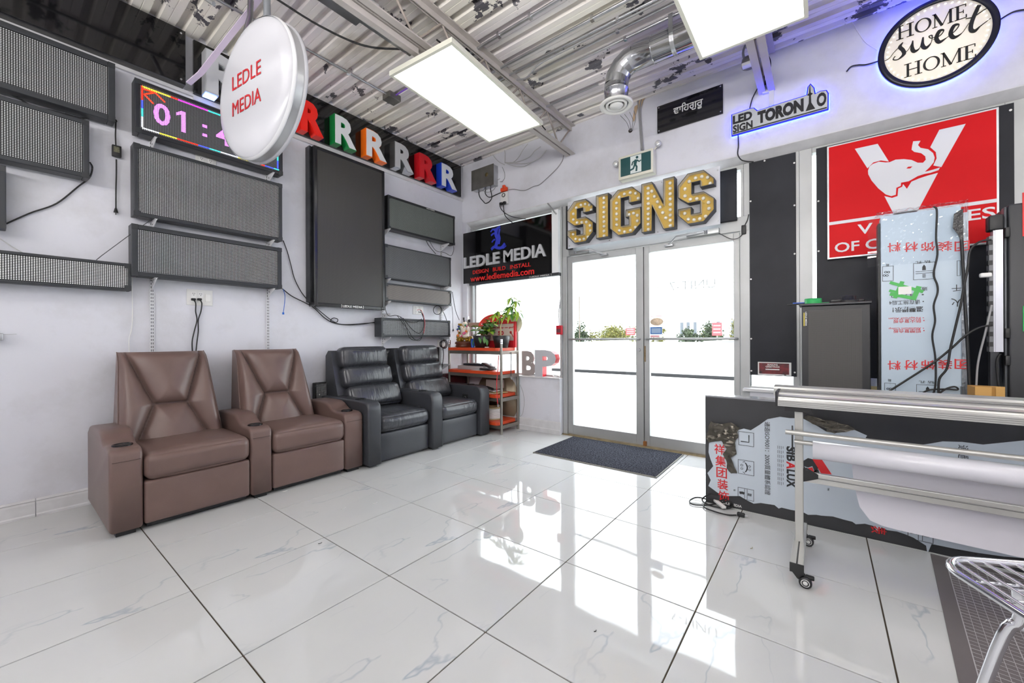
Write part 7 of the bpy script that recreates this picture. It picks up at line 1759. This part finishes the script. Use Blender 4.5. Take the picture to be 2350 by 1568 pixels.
# ------------------------------------------------------------------ outside
struct('ground', MB().box(-70, 0.12, -0.30, 60, 110, -0.15), mat('pale_concrete', (206, 206, 204), 0.9, var=0.06, vscale=0.3))
struct('pavement', MB().box(-6, 0.12, -0.15, 12, 2.4, -0.03), mat('pale_paving', (206, 206, 202), 0.9))
MB().box(-16, 15, -0.15, 6, 15.25, 0.945).build('barrier', mat('pale_concrete'), None, label='long low white wall across the far side of the lot', cat='wall')
MB().box(-4.5, 9.4, -0.15, 2.0, 9.55, -0.05).build('kerb', mat('kerb_dark', (34, 34, 36), 0.9), None, label='low kerb line across the parking lot', cat='kerb')
LT1 = mat('tree_yellow_green', (104, 98, 22), 0.6, col2=(70, 78, 18), vscale=2); LT2 = mat('tree_green', (46, 62, 28), 0.6, col2=(32, 48, 22), vscale=2); BARK = mat('bark', (96, 84, 72), 0.9)
def tree(label, x, y, zc, rw, rh, m, n=520, seed=0):
    rr = random.Random(seed); t = thing('tree', label, 'tree', (x, y, -0.15))
    MB().tube([(x, y, -0.15), (x + 0.05, y, zc * 0.5), (x, y, zc)], [0.14, 0.1, 0.05], 8).build('trunk', BARK, t)
    f = MB(); vs = []; fs = []
    cl = [(rr.gauss(0, .45), rr.gauss(0, .45), rr.gauss(0, .42)) for _ in range(16)]
    for k in range(n * 2):
        c = cl[k % 16]; p = Vector((x + rw * (c[0] + rr.gauss(0, .22)), y + rw * (c[1] + rr.gauss(0, .22)), zc + rh * (c[2] + rr.gauss(0, .2))))
        s = rr.uniform(.05, .105); a = Vector((rr.gauss(0, 1), rr.gauss(0, 1), rr.gauss(0, 1))).normalized(); b = a.orthogonal().normalized(); c2 = a.cross(b)
        o = len(vs); vs += [p + b * s, p + c2 * s, p - b * s, p - c2 * s]; fs.append((o, o + 1, o + 2, o + 3))
    f.add(vs, fs); f.build('foliage', m, t, kind='stuff')
tree('small dark tree at the left edge of the left door pane', -14.3, 30, 1.35, .9, 1.0, LT2, 700, 1)
tree('large yellow-green tree behind the left door pane', -10.4, 30, 1.55, 2.0, 1.25, LT1, 2200, 2)
tree('yellow-green tree right of the large one by the door post', -8.5, 33.5, 1.3, .9, .9, LT1, 600, 8)
tree('dark green tree in the middle of the right door pane', -4.6, 30, 1.2, .75, .95, LT2, 700, 3)
tree('yellowish tree between two dark ones in the right door pane', -3.7, 33.5, 1.2, .8, .8, LT1, 420, 4)
tree('dark green tree right of the yellowish one', -2.9, 30, 1.25, .7, .95, LT2, 620, 5)
tree('green tree at the right edge of the right door pane', -0.95, 30, 1.4, .6, 1.3, LT1, 620, 6)
def pole(label, x, y, h, r, arms=()):
    t = thing('utility_pole', label, 'pole', (x, y, -0.15)); MB().cyl((x, y, -.15), (x, y, h), r, 8).build('pole', BARK if not arms else DIRTY, t)
    for (z, l) in arms: MB().box(x - l, y - .03, z, x + l, y + .03, z + .06).build('cross_arm', DIRTY, t)
pole('wooden utility pole behind the left door pane', -13.2, 28, 4.9, 0.045)
pole('steel mast with cross arms behind the right door pane', -6.95, 30, 5.6, 0.035, ((5.35, .45), (4.2, .45)))
bl_ = thing('building', 'pale low building with narrow dark windows far behind the lot', 'building', (-4, 42, -.15))
BW = mat('far_wall', (226, 226, 226), 0.8); GW = mat('far_window', (84, 90, 98), 0.4)
MB().box(-9.4, 42, -.15, -2.4, 46, 3.0).build('wall', BW, bl_)
for x in (-8.35, -7.7, -7.0, -4.75, -3.4):
    MB().box(x, 41.95, 1.3, x + .32, 42.0, 2.85).build('window', GW, bl_)
def psign(label, x, y, z0, z1, w_, c, txt=None):
    t = thing('street_sign', label, 'sign', (x, y, -.15)); MB().box(x - w_ / 2, y, z0, x + w_ / 2, y + .06, z1).build('panel', mat('far_red', c, .5), t); MB().box(x - .04, y + .06, -.15, x + .04, y + .12, z1).build('post', DIRTY, t)
    k = MB()
    for i in range(3): k.box(x - w_ * .36, y - .01, z0 + (z1 - z0) * (.2 + .27 * i), x + w_ * .36, y, z0 + (z1 - z0) * (.27 + .27 * i))
    k.build('lines', WHITEP, t)
psign('red and white pylon sign behind the right door pane', -1.9, 27, 1.3, 2.2, .62, (200, 60, 66))
psign('pale red sign behind the left door pane by the door post', -8.15, 27, 1.4, 1.95, .75, (206, 110, 116))
psn = thing('pylon_sign', 'tall arched pylon sign seen above the oval sticker', 'sign', (-6.5, 28, -.15))
MB().prism([(-7.0, 1.2), (-6.0, 1.2), (-6.0, 3.0), (-6.15, 3.3), (-6.5, 3.45), (-6.85, 3.3), (-7.0, 3.0)], (0, 28.1, 0), X_, Z_, 0.1).build('panel', mat('far_sign', (236, 226, 226), .5), psn)
MB().box(-6.6, 28.0, -.15, -6.4, 28.08, 1.2).build('post', DIRTY, psn)
MB().box(-7.0, 27.98, 2.85, -6.0, 28.0, 2.9).text('SIGNS', (-6.9, 27.99, 2.1), X_, Z_, h=.2, w=.8, d=.01).build('print', mat('far_print', (150, 80, 84), .5), psn)
def car(label, x, y, L_, c, rz=0):
    t = thing('car', label, 'car', (x, y, -.45))
    pr = [(-.5, .25), (-.49, .6), (-.36, .68), (-.22, 1.05), (.18, 1.08), (.34, .74), (.49, .66), (.5, .25)]
    MB().prism([(p[0] * L_, p[1] * 1.35) for p in pr], (x, y + .8, -.45), X_, Z_, 1.6).build('body', mat('car_' + label[:4], c, .25), t, bevel=.05)
    MB().prism([(-.25 * L_, 1.22), (-.21 * L_, 1.37), (.17 * L_, 1.40), (.24 * L_, 1.22)], (x, y - .81, -.45), X_, Z_, .01).build('window', GW, t)
    for wx_ in (-.32, .32): MB().lathe([(0, 0), (.3, 0), (.32, .05), (.32, .2), (0, .2)], 20, (x + wx_ * L_, y - .82, -.13), Y_).build('wheel', BLACK, t)
car('silver car parked on the far side of the lot, left', -6.6, 20, 4.2, (226, 228, 232))
car('white car parked on the far side of the lot, right', -0.2, 20, 3.9, (236, 236, 238))
